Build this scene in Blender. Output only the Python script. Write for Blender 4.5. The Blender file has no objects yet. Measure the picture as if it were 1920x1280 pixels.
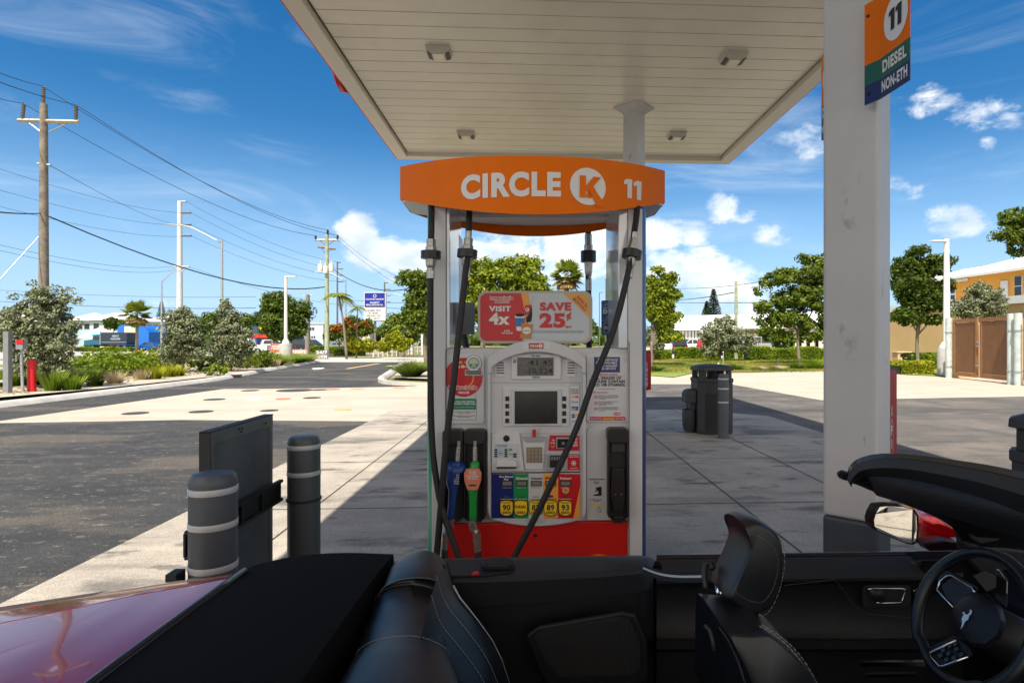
import bpy, math, random
import numpy as np
from mathutils import Vector
R = math.radians
scene = bpy.context.scene
COL = scene.collection
random.seed(7)

# ------------------------------------------------------------------ camera, sky, sun, exposure
W, H, F, PX, PY, EYE = 1920, 1280, 1100.0, 1050.0, 640.0, 1.5
YAW = math.atan(55 / F)
cam_d = bpy.data.cameras.new('camera'); cam = bpy.data.objects.new('camera', cam_d); COL.objects.link(cam)
cam_d.sensor_width = 36.0; cam_d.lens = F / W * 36.0
cam_d.shift_x = -(PX - W / 2) / W; cam_d.clip_start = 0.02; cam_d.clip_end = 3000
cam.location = (0, 0, EYE); cam.rotation_euler = (R(90), 0, -YAW)
scene.camera = cam
FX, FY = math.sin(YAW), math.cos(YAW)
def ray(u, v):
    a, b = (u - PX) / F, (PY - v) / F
    return (FX + FY * a, FY - FX * a, b)
def at(u, v, Y):
    d = ray(u, v); t = Y / d[1]
    return Vector((d[0] * t, Y, EYE + d[2] * t))
def gnd(u, v, z=0.0):
    d = ray(u, v); t = (z - EYE) / d[2]
    return Vector((d[0] * t, d[1] * t, z))
def dp(u, v, D): return Vector((0, 0, EYE)) + Vector(ray(u, v)) * D
def ppm(Y): return F / Y

SUN = Vector((-1.0, -3.0, 5.2)).normalized()
sun_d = bpy.data.lights.new('sun', 'SUN'); sun = bpy.data.objects.new('sun', sun_d); COL.objects.link(sun)
sun_d.energy = 5.0; sun_d.angle = R(0.5); sun_d.color = (1.0, 0.93, 0.82)
sun.rotation_euler = (-SUN).to_track_quat('-Z', 'Y').to_euler()
wd = bpy.data.worlds.new("World"); scene.world = wd; wd.use_nodes = True
wt = wd.node_tree; wt.nodes.clear()
def N(t, typ, **k):
    n = t.nodes.new(typ)
    for a, b in k.items(): setattr(n, a, b)
    return n
def mth(t, op, a, b=None, clamp=False):
    n = N(t, 'ShaderNodeMath', operation=op); n.use_clamp = clamp
    for i, x in enumerate((a, b)):
        if x is None: continue
        if isinstance(x, (int, float)): n.inputs[i].default_value = x
        else: t.links.new(x, n.inputs[i])
    return n.outputs[0]
def mixc(t, f, a, b, mode='MIX'):
    n = N(t, 'ShaderNodeMix', data_type='RGBA', blend_type=mode)
    for i, x in ((0, f), (6, a), (7, b)):
        if isinstance(x, (int, float)): n.inputs[i].default_value = x
        elif isinstance(x, tuple): n.inputs[i].default_value = (*x, 1)[:4]
        else: t.links.new(x, n.inputs[i])
    return n.outputs[2]
def build_world():
    t = wt
    sky = N(t, 'ShaderNodeTexSky', sky_type='NISHITA'); sky.sun_disc = False
    sky.sun_elevation = math.asin(SUN.z); sky.sun_rotation = math.atan2(SUN.x, SUN.y)
    sky.altitude = 0; sky.air_density = 1.0; sky.dust_density = 0.2; sky.ozone_density = 2.2
    hs = N(t, 'ShaderNodeHueSaturation'); hs.inputs['Saturation'].default_value = 1.42; hs.inputs['Value'].default_value = 0.82
    t.links.new(sky.outputs[0], hs.inputs['Color'])
    tc = N(t, 'ShaderNodeTexCoord'); sp = N(t, 'ShaderNodeSeparateXYZ'); t.links.new(tc.outputs['Generated'], sp.inputs[0])
    X, Y, Z = sp.outputs
    ya = mth(t, 'MAXIMUM', mth(t, 'ABSOLUTE', Y), 0.05)
    gx, gz = mth(t, 'DIVIDE', X, ya), mth(t, 'DIVIDE', Z, ya)
    mp = N(t, 'ShaderNodeMapping'); mp.inputs['Scale'].default_value = (1, 1, 1.7); t.links.new(tc.outputs['Generated'], mp.inputs[0])
    def noise(sc, det, rough=.6, dist=0.0, src=mp.outputs[0]):
        n = N(t, 'ShaderNodeTexNoise'); n.inputs['Scale'].default_value = sc; n.inputs['Detail'].default_value = det
        n.inputs['Roughness'].default_value = rough; n.inputs['Distortion'].default_value = dist
        t.links.new(src, n.inputs['Vector']); return n.outputs['Fac']
    n1 = noise(14, 9, .62, .25); n2 = noise(45, 5, .6)
    blobs = [(668, 436, 42, 42, 1.25), (705, 474, 66, 36, 1.3), (780, 490, 80, 40, 1.3), (950, 478, 170, 66, .95), (1090, 455, 130, 66, 1.05),
             (1255, 440, 90, 32, 1.05), (1290, 505, 90, 50, 1.05), (1350, 535, 100, 50, 1.0), (1360, 388, 40, 40, .75), (1440, 442, 50, 32, .7),
             (1395, 405, 50, 25, .6), (1500, 262, 62, 42, .75), (1760, 190, 110, 38, .72), (1840, 212, 110, 46, .78), (1855, 268, 26, 20, .8),
             (1790, 418, 95, 36, .75), (1700, 350, 70, 30, .4), (1380, 580, 120, 30, .7), (700, 600, 160, 25, .3), (380, 570, 130, 20, .3),
             (2300, 250, 200, 80, .8), (-500, 300, 300, 60, .6), (-300, 500, 200, 40, .6)]
    m = None
    for (u, v, ru, rv, w) in blobs:
        d = ray(u, v); cx, cz = d[0] / d[1], d[2] / d[1]
        ex = mth(t, 'DIVIDE', mth(t, 'SUBTRACT', gx, cx), ru / F * 1.25); ez = mth(t, 'DIVIDE', mth(t, 'SUBTRACT', gz, cz), rv / F * 1.25)
        r2 = mth(t, 'ADD', mth(t, 'MULTIPLY', ex, ex), mth(t, 'MULTIPLY', ez, ez))
        b = mth(t, 'MULTIPLY', mth(t, 'SUBTRACT', 1.0, r2, True), w)
        m = b if m is None else mth(t, 'MAXIMUM', m, b)
    dens = mth(t, 'ADD', mth(t, 'MULTIPLY', m, 1.05), mth(t, 'MULTIPLY', mth(t, 'SUBTRACT', n1, 0.5), 2.3))
    dens = mth(t, 'ADD', dens, mth(t, 'MULTIPLY', mth(t, 'SUBTRACT', n2, .5), .5))
    mr = N(t, 'ShaderNodeMapRange', interpolation_type='SMOOTHSTEP'); mr.inputs[1].default_value = .34; mr.inputs[2].default_value = 1.0
    t.links.new(dens, mr.inputs[0]); cum = mth(t, 'MULTIPLY', mr.outputs[0], mth(t, 'MULTIPLY', m, 3.0, True))
    # thin high cirrus
    mp2 = N(t, 'ShaderNodeMapping'); mp2.inputs['Scale'].default_value = (1.2, 1.2, 5.5); mp2.inputs['Rotation'].default_value = (0, R(8), 0)
    t.links.new(tc.outputs['Generated'], mp2.inputs[0])
    c1 = noise(2.2, 7, .6, 1.2, mp2.outputs[0])
    mr2 = N(t, 'ShaderNodeMapRange', interpolation_type='SMOOTHSTEP'); mr2.inputs[1].default_value = .46; mr2.inputs[2].default_value = .85
    t.links.new(c1, mr2.inputs[0]); cir = mth(t, 'MULTIPLY', mr2.outputs[0], .38)
    n3 = noise(9, 4, .5); shade = N(t, 'ShaderNodeMapRange'); shade.inputs[1].default_value = .35; shade.inputs[2].default_value = .65
    t.links.new(n3, shade.inputs[0])
    cc = mixc(t, shade.outputs[0], (4.6, 5.4, 6.4), (8.6, 8.5, 8.2))
    base = mixc(t, cir, hs.outputs[0], (6.0, 6.6, 7.2))
    hz = N(t, 'ShaderNodeMapRange', interpolation_type='SMOOTHSTEP'); hz.inputs[1].default_value = .34; hz.inputs[2].default_value = -.02
    t.links.new(Z, hz.inputs[0]); base = mixc(t, mth(t, 'MULTIPLY', hz.outputs[0], .85), base, (3.1, 4.9, 7.3))
    col = mixc(t, mth(t, 'MULTIPLY', cum, .93), base, cc)
    # cloud bank added in unseen sky behind the camera to neutralise blue shade fill
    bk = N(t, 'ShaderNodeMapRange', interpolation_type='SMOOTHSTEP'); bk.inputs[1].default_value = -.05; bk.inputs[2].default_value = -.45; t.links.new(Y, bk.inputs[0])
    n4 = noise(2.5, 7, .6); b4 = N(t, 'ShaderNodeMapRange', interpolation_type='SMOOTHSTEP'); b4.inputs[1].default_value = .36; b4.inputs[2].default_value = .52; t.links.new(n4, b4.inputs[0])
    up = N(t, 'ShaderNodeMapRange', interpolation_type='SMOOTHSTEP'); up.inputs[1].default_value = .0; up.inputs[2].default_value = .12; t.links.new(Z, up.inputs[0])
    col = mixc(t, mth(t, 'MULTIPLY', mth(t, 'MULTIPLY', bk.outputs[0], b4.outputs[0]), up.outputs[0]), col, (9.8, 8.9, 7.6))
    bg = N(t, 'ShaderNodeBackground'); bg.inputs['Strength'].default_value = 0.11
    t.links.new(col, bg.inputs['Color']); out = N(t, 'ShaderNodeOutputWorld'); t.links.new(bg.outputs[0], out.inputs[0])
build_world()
scene.view_settings.view_transform = 'Standard'; scene.view_settings.look = 'None'
scene.view_settings.gamma = 1.0; scene.view_settings.exposure = 0.58
scene.render.engine = 'CYCLES'; scene.cycles.use_denoising = True
scene.cycles.max_bounces = 8; scene.cycles.diffuse_bounces = 5; scene.cycles.transparent_max_bounces = 12

# ------------------------------------------------------------------ materials
MATS = {}
def mat(name, col, rough=.6, metal=0.0, var=0.0, vscale=8.0, bump=0.0, bscale=60.0, coat=0.0, emit=0.0, spec=.5, col2=None, trans=0.0, alpha=1.0):
    if name in MATS: return MATS[name]
    m = bpy.data.materials.new(name); m.use_nodes = True; t = m.node_tree; p = t.nodes['Principled BSDF']
    p.inputs['Base Color'].default_value = (*col, 1); p.inputs['Roughness'].default_value = rough
    p.inputs['Metallic'].default_value = metal; p.inputs['Coat Weight'].default_value = coat; p.inputs['Coat Roughness'].default_value = .03
    p.inputs['Specular IOR Level'].default_value = spec; p.inputs['Transmission Weight'].default_value = trans; p.inputs['Alpha'].default_value = alpha
    if emit: p.inputs['Emission Color'].default_value = (*col, 1); p.inputs['Emission Strength'].default_value = emit
    tc = N(t, 'ShaderNodeTexCoord')
    if var or col2:
        n = N(t, 'ShaderNodeTexNoise'); n.inputs['Scale'].default_value = vscale; n.inputs['Detail'].default_value = 6; n.inputs['Roughness'].default_value = .65
        t.links.new(tc.outputs['Object'], n.inputs['Vector'])
        c2 = col2 if col2 else tuple(max(0, c * (1 - var)) for c in col)
        c1 = col if col2 else tuple(min(1, c * (1 + var * .6)) for c in col)
        mr = N(t, 'ShaderNodeMapRange'); mr.inputs[1].default_value = .35; mr.inputs[2].default_value = .65
        t.links.new(n.outputs['Fac'], mr.inputs[0])
        t.links.new(mixc(t, mr.outputs[0], c2, c1), p.inputs['Base Color'])
    if bump:
        b = N(t, 'ShaderNodeBump'); b.inputs['Strength'].default_value = bump; b.inputs['Distance'].default_value = .01
        n = N(t, 'ShaderNodeTexNoise'); n.inputs['Scale'].default_value = bscale; n.inputs['Detail'].default_value = 4
        t.links.new(tc.outputs['Object'], n.inputs['Vector']); t.links.new(n.outputs['Fac'], b.inputs['Height']); t.links.new(b.outputs[0], p.inputs['Normal'])
    MATS[name] = m; return m

def ground_mat(name, col, lo, stains=(), speck=0.0, streak=0.0, rough=.9, bump=.25):
    """col main, lo darker mottling; stains list of (scale, threshold, colour, amount)"""
    m = bpy.data.materials.new(name); m.use_nodes = True; t = m.node_tree; p = t.nodes['Principled BSDF']
    tc = N(t, 'ShaderNodeTexCoord'); src = tc.outputs['Object']
    def noise(sc, det=6, rg=.6, mp=None):
        n = N(t, 'ShaderNodeTexNoise'); n.inputs['Scale'].default_value = sc; n.inputs['Detail'].default_value = det; n.inputs['Roughness'].default_value = rg
        if mp:
            k = N(t, 'ShaderNodeMapping'); k.inputs['Scale'].default_value = mp; k.inputs['Location'].default_value = (sc, 3.1, 0); t.links.new(src, k.inputs[0]); t.links.new(k.outputs[0], n.inputs['Vector'])
        else: t.links.new(src, n.inputs['Vector'])
        return n.outputs['Fac']
    def rng(f, a, b):
        r = N(t, 'ShaderNodeMapRange', interpolation_type='SMOOTHSTEP'); r.inputs[1].default_value = a; r.inputs[2].default_value = b; t.links.new(f, r.inputs[0]); return r.outputs[0]
    c = mixc(t, rng(noise(.9, 8, .65), .3, .7), lo, col)
    if streak: c = mixc(t, mth(t, 'MULTIPLY', rng(noise(1.3, 6, .7, (.35, 2.2, 1)), .5, .75), streak), c, tuple(x * .55 for x in lo))
    for (sc, th, cc, am, *mp) in stains:
        c = mixc(t, mth(t, 'MULTIPLY', rng(noise(sc, 5, .6, mp[0] if mp else None), th, th + .1), am), c, cc)
    if speck: c = mixc(t, speck, c, mixc(t, rng(noise(140, 2), .35, .65), (0, 0, 0), (1, 1, 1)), 'OVERLAY')
    t.links.new(c, p.inputs['Base Color']); p.inputs['Roughness'].default_value = rough
    b = N(t, 'ShaderNodeBump'); b.inputs['Strength'].default_value = bump; b.inputs['Distance'].default_value = .01
    t.links.new(noise(90, 5), b.inputs['Height']); t.links.new(b.outputs[0], p.inputs['Normal'])
    MATS[name] = m; return m

# ------------------------------------------------------------------ object helpers
def tag(o, label=None, cat=None, group=None, kind=None):
    for k, v in (('label', label), ('category', cat), ('group', group), ('kind', kind)):
        if v: o[k] = v
    return o
def empty(name, loc=(0, 0, 0), label=None, cat=None, group=None, rz=0.0):
    o = bpy.data.objects.new(name, None); COL.objects.link(o); o.location = loc; o.rotation_euler = (0, 0, rz)
    o.empty_display_size = .1
    return tag(o, label, cat, group)
class MB:
    """collects faces (in the parent's local space) and links them as one mesh object"""
    def __init__(s): s.v = []; s.f = []; s.m = []; s.mats = []
    def mi(s, m):
        if m not in s.mats: s.mats.append(m)
        return s.mats.index(m)
    def add(s, vs, fs, m):
        k = len(s.v); i = s.mi(m)
        s.v += [tuple(p) for p in vs]; s.f += [tuple(k + a for a in f) for f in fs]; s.m += [i] * len(fs)
        return s
    def box(s, x0, x1, y0, y1, z0, z1, m):
        v = [(x, y, z) for z in (z0, z1) for y in (y0, y1) for x in (x0, x1)]
        return s.add(v, [(0, 2, 3, 1), (4, 5, 7, 6), (0, 1, 5, 4), (2, 6, 7, 3), (0, 4, 6, 2), (1, 3, 7, 5)], m)
    def poly(s, pts, ext, m):
        """polygon extruded by the vector ext"""
        n = len(pts); e = Vector(ext); a = [Vector(p) for p in pts]; b = [p + e for p in a]
        return s.add(a + b, [tuple(range(n)), tuple(range(2 * n - 1, n - 1, -1))] + [(i, n + i, n + (i + 1) % n, (i + 1) % n) for i in range(n)], m)
    def flat(s, pts, m): return s.add(pts, [tuple(range(len(pts)))], m)
    def loft(s, rings, m, caps=True, closed=True):
        n = len(rings[0]); vs = [p for r in rings for p in r]; fs = []
        for j in range(len(rings) - 1):
            for i in range(n if closed else n - 1):
                k = (i + 1) % n; fs.append((j * n + i, j * n + k, (j + 1) * n + k, (j + 1) * n + i))
        if caps and closed: fs += [tuple(range(n - 1, -1, -1)), tuple((len(rings) - 1) * n + i for i in range(n))]
        return s.add(vs, fs, m)
    def tube(s, path, r, m, n=8, caps=True):
        path = [Vector(p) for p in path]; rs = r if isinstance(r, (list, tuple)) else [r] * len(path); rings = []; up = None
        for i, p in enumerate(path):
            d = (path[min(i + 1, len(path) - 1)] - path[max(i - 1, 0)]).normalized()
            if up is None: up = Vector((0, 0, 1)) if abs(d.z) < .9 else Vector((0, 1, 0))
            a = d.cross(up)
            if a.length < 1e-4: a = d.cross(Vector((1, 0, 0)))
            a.normalize(); b = d.cross(a).normalized(); up = a.cross(d) if abs(a.cross(d).length) > .1 else up
            rings.append([p + (a * math.cos(q) + b * math.sin(q)) * rs[i] for q in (2 * math.pi * k / n for k in range(n))])
        return s.loft(rings, m, caps)
    def lathe(s, prof, m, c=(0, 0, 0), n=24, axis='z'):
        rings = []
        for (r, h) in prof:
            rg = []
            for k in range(n):
                q = 2 * math.pi * k / n; x, y = r * math.cos(q), r * math.sin(q)
                rg.append((c[0] + x, c[1] + y, c[2] + h) if axis == 'z' else ((c[0] + x, c[1] + h, c[2] + y) if axis == 'y' else (c[0] + h, c[1] + x, c[2] + y)))
            rings.append(rg)
        return s.loft(rings, m)
    def build(s, name, parent=None, smooth=False, bevel=0.0, seg=2, auto=None, label=None, recalc=True):
        me = bpy.data.meshes.new(name); me.from_pydata(s.v, [], s.f)
        for m in s.mats: me.materials.append(m)
        me.polygons.foreach_set('material_index', s.m)
        if recalc:
            import bmesh
            bm = bmesh.new(); bm.from_mesh(me); bmesh.ops.recalc_face_normals(bm, faces=bm.faces); bm.to_mesh(me); bm.free()
        if smooth: me.polygons.foreach_set('use_smooth', [True] * len(me.polygons))
        if auto is not None: me.set_sharp_from_angle(angle=R(auto))
        me.update(); o = bpy.data.objects.new(name, me); COL.objects.link(o)
        if parent is not None: o.parent = parent
        if bevel:
            b = o.modifiers.new('bevel', 'BEVEL'); b.width = bevel; b.segments = seg; b.limit_method = 'ANGLE'; b.angle_limit = R(35)
        if label: o['label'] = label
        return o
def kids(o): return [c for c in bpy.data.objects if c.parent == o]
def copy_tree(o, parent=None):
    c = o.copy(); COL.objects.link(c); c.parent = parent
    for ch in kids(o): copy_tree(ch, c)
    return c
_gl = {}
def glyphs(s, bold=0.0, align='CENTER', line=1.0):
    k = (s, bold, align, line)
    if k in _gl: return _gl[k]
    c = bpy.data.curves.new('t', 'FONT'); c.body = s; c.align_x = align; c.offset = bold; c.space_character = 1 + bold * 2.6; c.space_line = line; c.resolution_u = 4
    o = bpy.data.objects.new('t', c); COL.objects.link(o)
    me = bpy.data.meshes.new_from_object(o.evaluated_get(bpy.context.evaluated_depsgraph_get()))
    v = [(a.co.x, a.co.y) for a in me.vertices]; f = [tuple(p.vertices) for p in me.polygons]
    bpy.data.objects.remove(o); bpy.data.curves.remove(c); bpy.data.meshes.remove(me)
    xs = [a[0] for a in v]; ys = [a[1] for a in v]
    x0, x1, y0, y1 = min(xs), max(xs), min(ys), max(ys)
    v = [((a - x0) / (x1 - x0), (b - y0) / (y1 - y0)) for a, b in v]
    _gl[k] = (v, f); return _gl[k]
def text(mb, s, u0, v0, u1, v1, Y, m, bold=.02, line=1.0, fn=None, align='CENTER'):
    """text filling the box with corners seen at (u0,v0) and (u1,v1) on the plane y=Y"""
    g, f = glyphs(s, bold, align, line); a = at(u0, v1, Y); b = at(u1, v0, Y)
    a2 = at(u1, v1, Y); dz = a2.z - a.z
    vs = []
    for (x, y) in g:
        X = a.x + (b.x - a.x) * x; Z = a.z + dz * x + (b.z - dz - a.z) * y
        vs.append((X, Y, Z) if fn is None else fn(X, Z))
    mb.add(vs, f, m)
def text3(mb, s, origin, ex, ey, m, bold=.02, line=1.0, align='CENTER'):
    """text filling the parallelogram origin, ex (along the line), ey (up)"""
    g, f = glyphs(s, bold, align, line); o, ex, ey = Vector(origin), Vector(ex), Vector(ey)
    mb.add([o + ex * x + ey * y for x, y in g], f, m)
def otext(mb, s, u0, v0, u1, v1, Y, m, mo, bold=.03, w=.7):
    """outlined lettering: the outline is the same word set eight times round its place"""
    for k in range(8):
        a = math.pi * k / 4; dx, dy = w * math.cos(a), w * math.sin(a); text(mb, s, u0 + dx, v0 + dy, u1 + dx, v1 + dy, Y + .0008 - .0001 * k, mo, bold)
    text(mb, s, u0, v0, u1, v1, Y - .0004, m, bold)
def pbox(mb, u0, v0, u1, v1, Y, d, m):
    """box whose front face fills the pixel box on plane y=Y and which runs back by d"""
    a = at(u0, v1, Y); b = at(u1, v0, Y); zc = (at(u0, v0, Y).z + at(u1, v0, Y).z) / 2; z0 = (a.z + at(u1, v1, Y).z) / 2
    return mb.box(a.x, b.x, Y, Y + d, z0, zc, m)
def ppoly(mb, pts, Y, d, m): return mb.poly([at(u, v, Y) for u, v in pts], (0, d, 0), m)
def rrect(u0, v0, u1, v1, r, n=5):
    o = []
    for (cx, cy, a0) in ((u1 - r, v0 + r, -90), (u1 - r, v1 - r, 0), (u0 + r, v1 - r, 90), (u0 + r, v0 + r, 180)):
        for k in range(n + 1):
            a = R(a0 + 90 * k / n); o.append((cx + r * math.cos(a), cy + r * math.sin(a)))
    return o
def smooth_path(pts, k=6):
    """Catmull-Rom through 3D points"""
    P = [Vector(p) for p in pts]; P = [P[0] * 2 - P[1]] + P + [P[-1] * 2 - P[-2]]; o = []
    for i in range(1, len(P) - 2):
        for j in range(k):
            t = j / k; a, b, c, d = P[i - 1:i + 3]
            o.append(.5 * ((2 * b) + (c - a) * t + (2 * a - 5 * b + 4 * c - d) * t * t + (3 * b - a - 3 * c + d) * t ** 3))
    o.append(P[-2]); return o
def circ(u, v, r, n=28, rv=None): return [(u + r * math.cos(2 * math.pi * k / n), v + (rv or r) * math.sin(2 * math.pi * k / n)) for k in range(n)]
# ------------------------------------------------------------------ materials used in several places
mWhite = mat('white_paint', (.72, .71, .69), .45, var=.08, vscale=3)
mPumpW = ground_mat('pump_grey_white', (.57, .58, .61), (.51, .52, .54), [(6, .6, (.40, .39, .37), .45, (1, 1, .5)), (40, .70, (.2, .19, .18), .35, (1, 1, .4))], 0, 0, .42, .06)
mPumpP = ground_mat('pump_panel_white', (.63, .64, .67), (.58, .59, .61), [(9, .62, (.40, .39, .37), .4, (1, 1, .5))], 0, 0, .38, .04)
mPumpD = mat('pump_mid_grey', (.33, .34, .35), .5)  # plain grey of the pump's readers, keys, grooves and embossed words
mBlk = mat('black_plastic', (.012, .012, .013), .42, var=.2, vscale=30)
mRub = mat('black_rubber', (.013, .013, .014), .6, bump=.2, bscale=200)
mInk = mat('black_ink', (.012, .012, .014), .6)
mRed = ground_mat('red_panel', (.62, .010, .005), (.54, .008, .005), [(14, .66, (.35, .02, .015), .5, (1, 1, .3)), (50, .74, (.6, .2, .18), .5, (2, 1, .2))], 0, 0, .38, .05)
mRedS = mat('sticker_red', (.52, .012, .02), .35)
mOr = mat('orange_panel', (.80, .165, .001), .5, var=.05, vscale=2, spec=.15)
mOrS = mat('sticker_orange', (.80, .32, .05), .4)
mGold = mat('sticker_gold', (.66, .36, .08), .4)
mYel = mat('sticker_yellow', (.88, .58, .02), .4)
mGrn = mat('sticker_green', (.01, .26, .07), .35)
mDGrn = mat('sticker_dark_green', (.005, .20, .10), .4)
mNavy = mat('sticker_navy', (.006, .02, .16), .35)
mBlu = mat('sticker_blue', (.012, .07, .28), .35)
mLet = mat('lettering_white', (.72, .72, .72), .45)
mSteel = mat('fitting_steel', (.45, .43, .40), .38, metal=.9, var=.25, vscale=40)
mGreyP = ground_mat('bollard_grey', (.080, .090, .105), (.066, .075, .088), [(8, .62, (.13, .135, .14), .5, (1, 1, .25)), (30, .70, (.20, .20, .20), .5, (1, 1, .15))], 0, 0, .42, .06)
mStrip = mat('reflective_strip', (.50, .51, .52), .35, var=.08, vscale=30)
mLcd = mat('display_lcd', (.10, .095, .085), .25, var=.3, vscale=40)
mScr = mat('screen_dark', (.022, .024, .024), .18, var=.25, vscale=9)
mGalv = mat('galvanised_steel', (.42, .44, .45), .45, metal=.5, var=.2, vscale=12)
mConcD = mat('cast_concrete', (.42, .41, .38), .9, var=.15, vscale=3, bump=.3)

# ------------------------------------------------------------------ ground
def sheet(name, polys, m, z, label=None, kind='structure'):
    b = MB()
    for p in polys: b.flat([(q[0], q[1], z) for q in p], m)
    o = b.build(name); o['kind'] = kind
    if label: o['label'] = label
    return o
gLand = ground_mat('land', (.27, .22, .10), (.17, .16, .06), [(.25, .5, (.14, .17, .035), .8), (2.5, .58, (.34, .29, .16), .5)], .2)
gAsph = ground_mat('asphalt', (.052, .050, .047), (.028, .029, .031), [(.45, .50, (.125, .105, .080), .6, (.5, 1.6, 1)), (1.6, .55, (.10, .088, .072), .5, (.5, 2.0, 1)), (5, .585, (.22, .19, .145), .7, (1, 2.4, 1)), (16, .62, (.34, .30, .24), .6)], .7, .6, .8, .7)
gAsphR = ground_mat('asphalt_worn', (.15, .13, .11), (.085, .078, .072), [(.7, .52, (.20, .17, .14), .55), (.35, .53, (.05, .05, .052), .75, (.35, 2.4, 1)), (1.2, .58, (.045, .045, .047), .6, (.4, 2.6, 1))], .5, .7, .85, .5)
gPad = ground_mat('concrete_bright', (.50, .445, .36), (.43, .38, .30), [(.5, .55, (.34, .30, .25), .45, (.35, 1.8, 1)), (2.5, .62, (.30, .27, .22), .4, (.5, 1.6, 1))], .15, .3, .85)
gConc = ground_mat('concrete_forecourt', (.47, .415, .345), (.31, .275, .23), [(.7, .545, (.10, .094, .085), .75, (.7, 1.8, 1)), (2.2, .57, (.09, .085, .075), .7, (.8, 1.5, 1)), (1.1, .62, (.03, .028, .026), .85, (.6, 1.6, 1)), (.3, .52, (.36, .32, .26), .6), (5, .63, (.12, .11, .10), .6, (.7, 2, 1))], .3, .7, .75)
gRoad = ground_mat('road_far', (.50, .47, .42), (.42, .39, .35), [], .1, .2)
gSand = ground_mat('gravel_bed', (.52, .46, .37), (.36, .31, .24), [(7, .55, (.2, .17, .12), .6)], .5)
gGrass = ground_mat('verge_turf', (.20, .27, .03), (.12, .20, .02), [(.35, .5, (.33, .25, .08), .75, (.3, 1.2, 1)), (3, .6, (.30, .30, .06), .5)], .3)
S = 900
sheet('ground', [[(-S, -S), (S, -S), (S, S), (-S, S)]], gLand, -.006)
def gp(*px): return [gnd(u, v)[:2] for u, v in px]
XL, XR, YB = -3.03, 4.79, 12.8       # edges of the concrete forecourt
sheet('asphalt_lane', [[(-60, -30), (XL, -30), (XL, 11.2), gp((340, 787))[0], gp((0, 793))[0], (-60, 11.3)]], gAsph, .002)
sheet('concrete_tank_pad', [[(-14, 10.8)] + gp((0, 789), (340, 740), (420, 729), (575, 728), (790, 724)) + [(XL + 3, 19.6), (XL + 3, 12.8), (XL, 12.79), (XL, 11.2)] + gp((340, 787), (0, 793))], gPad, .002)
sheet('driveway', [[(-40, 9)] + [(-14, 10.8)] + gp((0, 789), (340, 740), (420, 729), (575, 728), (800, 724), (724, 714), (762, 682), (790, 679), (590, 679), (420, 712), (340, 723), (190, 742), (0, 765)) + [(-40, 9.6)]], gAsph, .006)
sheet('concrete_forecourt', [[(XL, -30), (XR, -30), (XR, 11.6), (3.35, YB), (XL, YB)]], gConc, .002)
sheet('asphalt_yard', [[(XR, -30), (60, -30), (60, 16)] + gp((1920, 743), (1700, 747), (1540, 750), (1369, 720), (1226, 720)) + [(1.2, 20.6), (0, 19.6), (0, YB), (3.35, YB), (XR, 11.6)]], gAsphR, .002)
sheet('concrete_drive', [[(60, 15.9)] + gp((2100, 760)) + gp((1920, 743), (1700, 747), (1540, 750), (1369, 720), (1226, 720)) + [(1.2, 20.5)] + gp((1200, 700), (1262, 706), (1300, 700), (1540, 694), (1700, 700), (1780, 703), (1920, 716)) + [(60, 26)]], gPad, .002)
sheet('verge', [gp((1190, 702), (1262, 708), (1300, 700), (1420, 698), (1560, 694), (1680, 700), (1700, 703), (1780, 706), (1780, 676), (1560, 671), (1190, 671))], gGrass, .03)
sheet('parking_lot', [gp((1190, 671), (1560, 671), (1900, 680), (1900, 652), (1190, 652))], gRoad, .004)
sheet('pavement', [gp((560, 679), (800, 679), (800, 670), (560, 670))], gRoad, .010)
sheet('highway', [gp((-400, 692), (620, 669), (620, 657), (-400, 660))], gRoad, .004)
sheet('side_street', [gp((575, 669), (665, 669), (650, 655), (560, 655))], gAsph, .012)
sheet('planting_bed', [gp((-300, 770), (0, 752), (190, 734), (420, 708), (570, 680), (560, 672), (400, 682), (200, 695), (-300, 720))], gSand, .10)
sheet('planting_bed', [gp((735, 712), (768, 684), (830, 684), (830, 716))], gSand, .10)
# kerbs: real steps with a rolled face
mKerb = mat('kerb_concrete', (.50, .48, .44), .9, var=.18, vscale=2.5, bump=.3)
def kerb(pts, w=.30, h=.13, closed=False):
    P = [Vector((p[0], p[1], 0)) for p in pts]; rings = []
    for i, p in enumerate(P):
        a, c = P[max(0, i - 1)], P[min(len(P) - 1, i + 1)]; d = (c - a).normalized(); nrm = Vector((-d.y, d.x, 0))
        rings.append([p, p + nrm * .07 + Vector((0, 0, h * .75)), p + nrm * .13 + Vector((0, 0, h)), p + nrm * w + Vector((0, 0, h)), p + nrm * w])
    b = MB(); b.loft(rings, mKerb); o = b.build('kerb', smooth=True, auto=50); o['kind'] = 'structure'; return o
kp = [gnd(u, v) for u, v in ((-300, 800), (0, 765), (190, 742), (340, 723), (420, 712), (506, 695), (590, 681), (598, 677), (560, 674))]
kerb(smooth_path(kp, 4))
kerb(list(reversed(smooth_path([gnd(u, v) for u, v in ((850, 726), (790, 723), (740, 720), (724, 714), (740, 700), (762, 682), (790, 679), (830, 679))], 4)))[::-1])
# joints between the slabs of the forecourt
mJoint = mat('joint_seal', (.035, .034, .032), .9)
def joints():
    b = MB(); w = .006
    for x in (-1.95, -.15, 1.92, 3.1): b.flat([(x - w, -4, .006), (x + w, -4, .006), (x + w, YB - .02, .006), (x - w, YB - .02, .006)], mJoint)
    for y in (1.3, 3.2, 5.35, 7.4, 9.25, 11.0):
        b.flat([(XL + .02, y - w, .0065), (XR - .02, y - w, .0065), (XR - .02, y + w, .0065), (XL + .02, y + w, .0065)], mJoint)
    o = b.build('slab_joints'); o['kind'] = 'structure'
joints()
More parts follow.
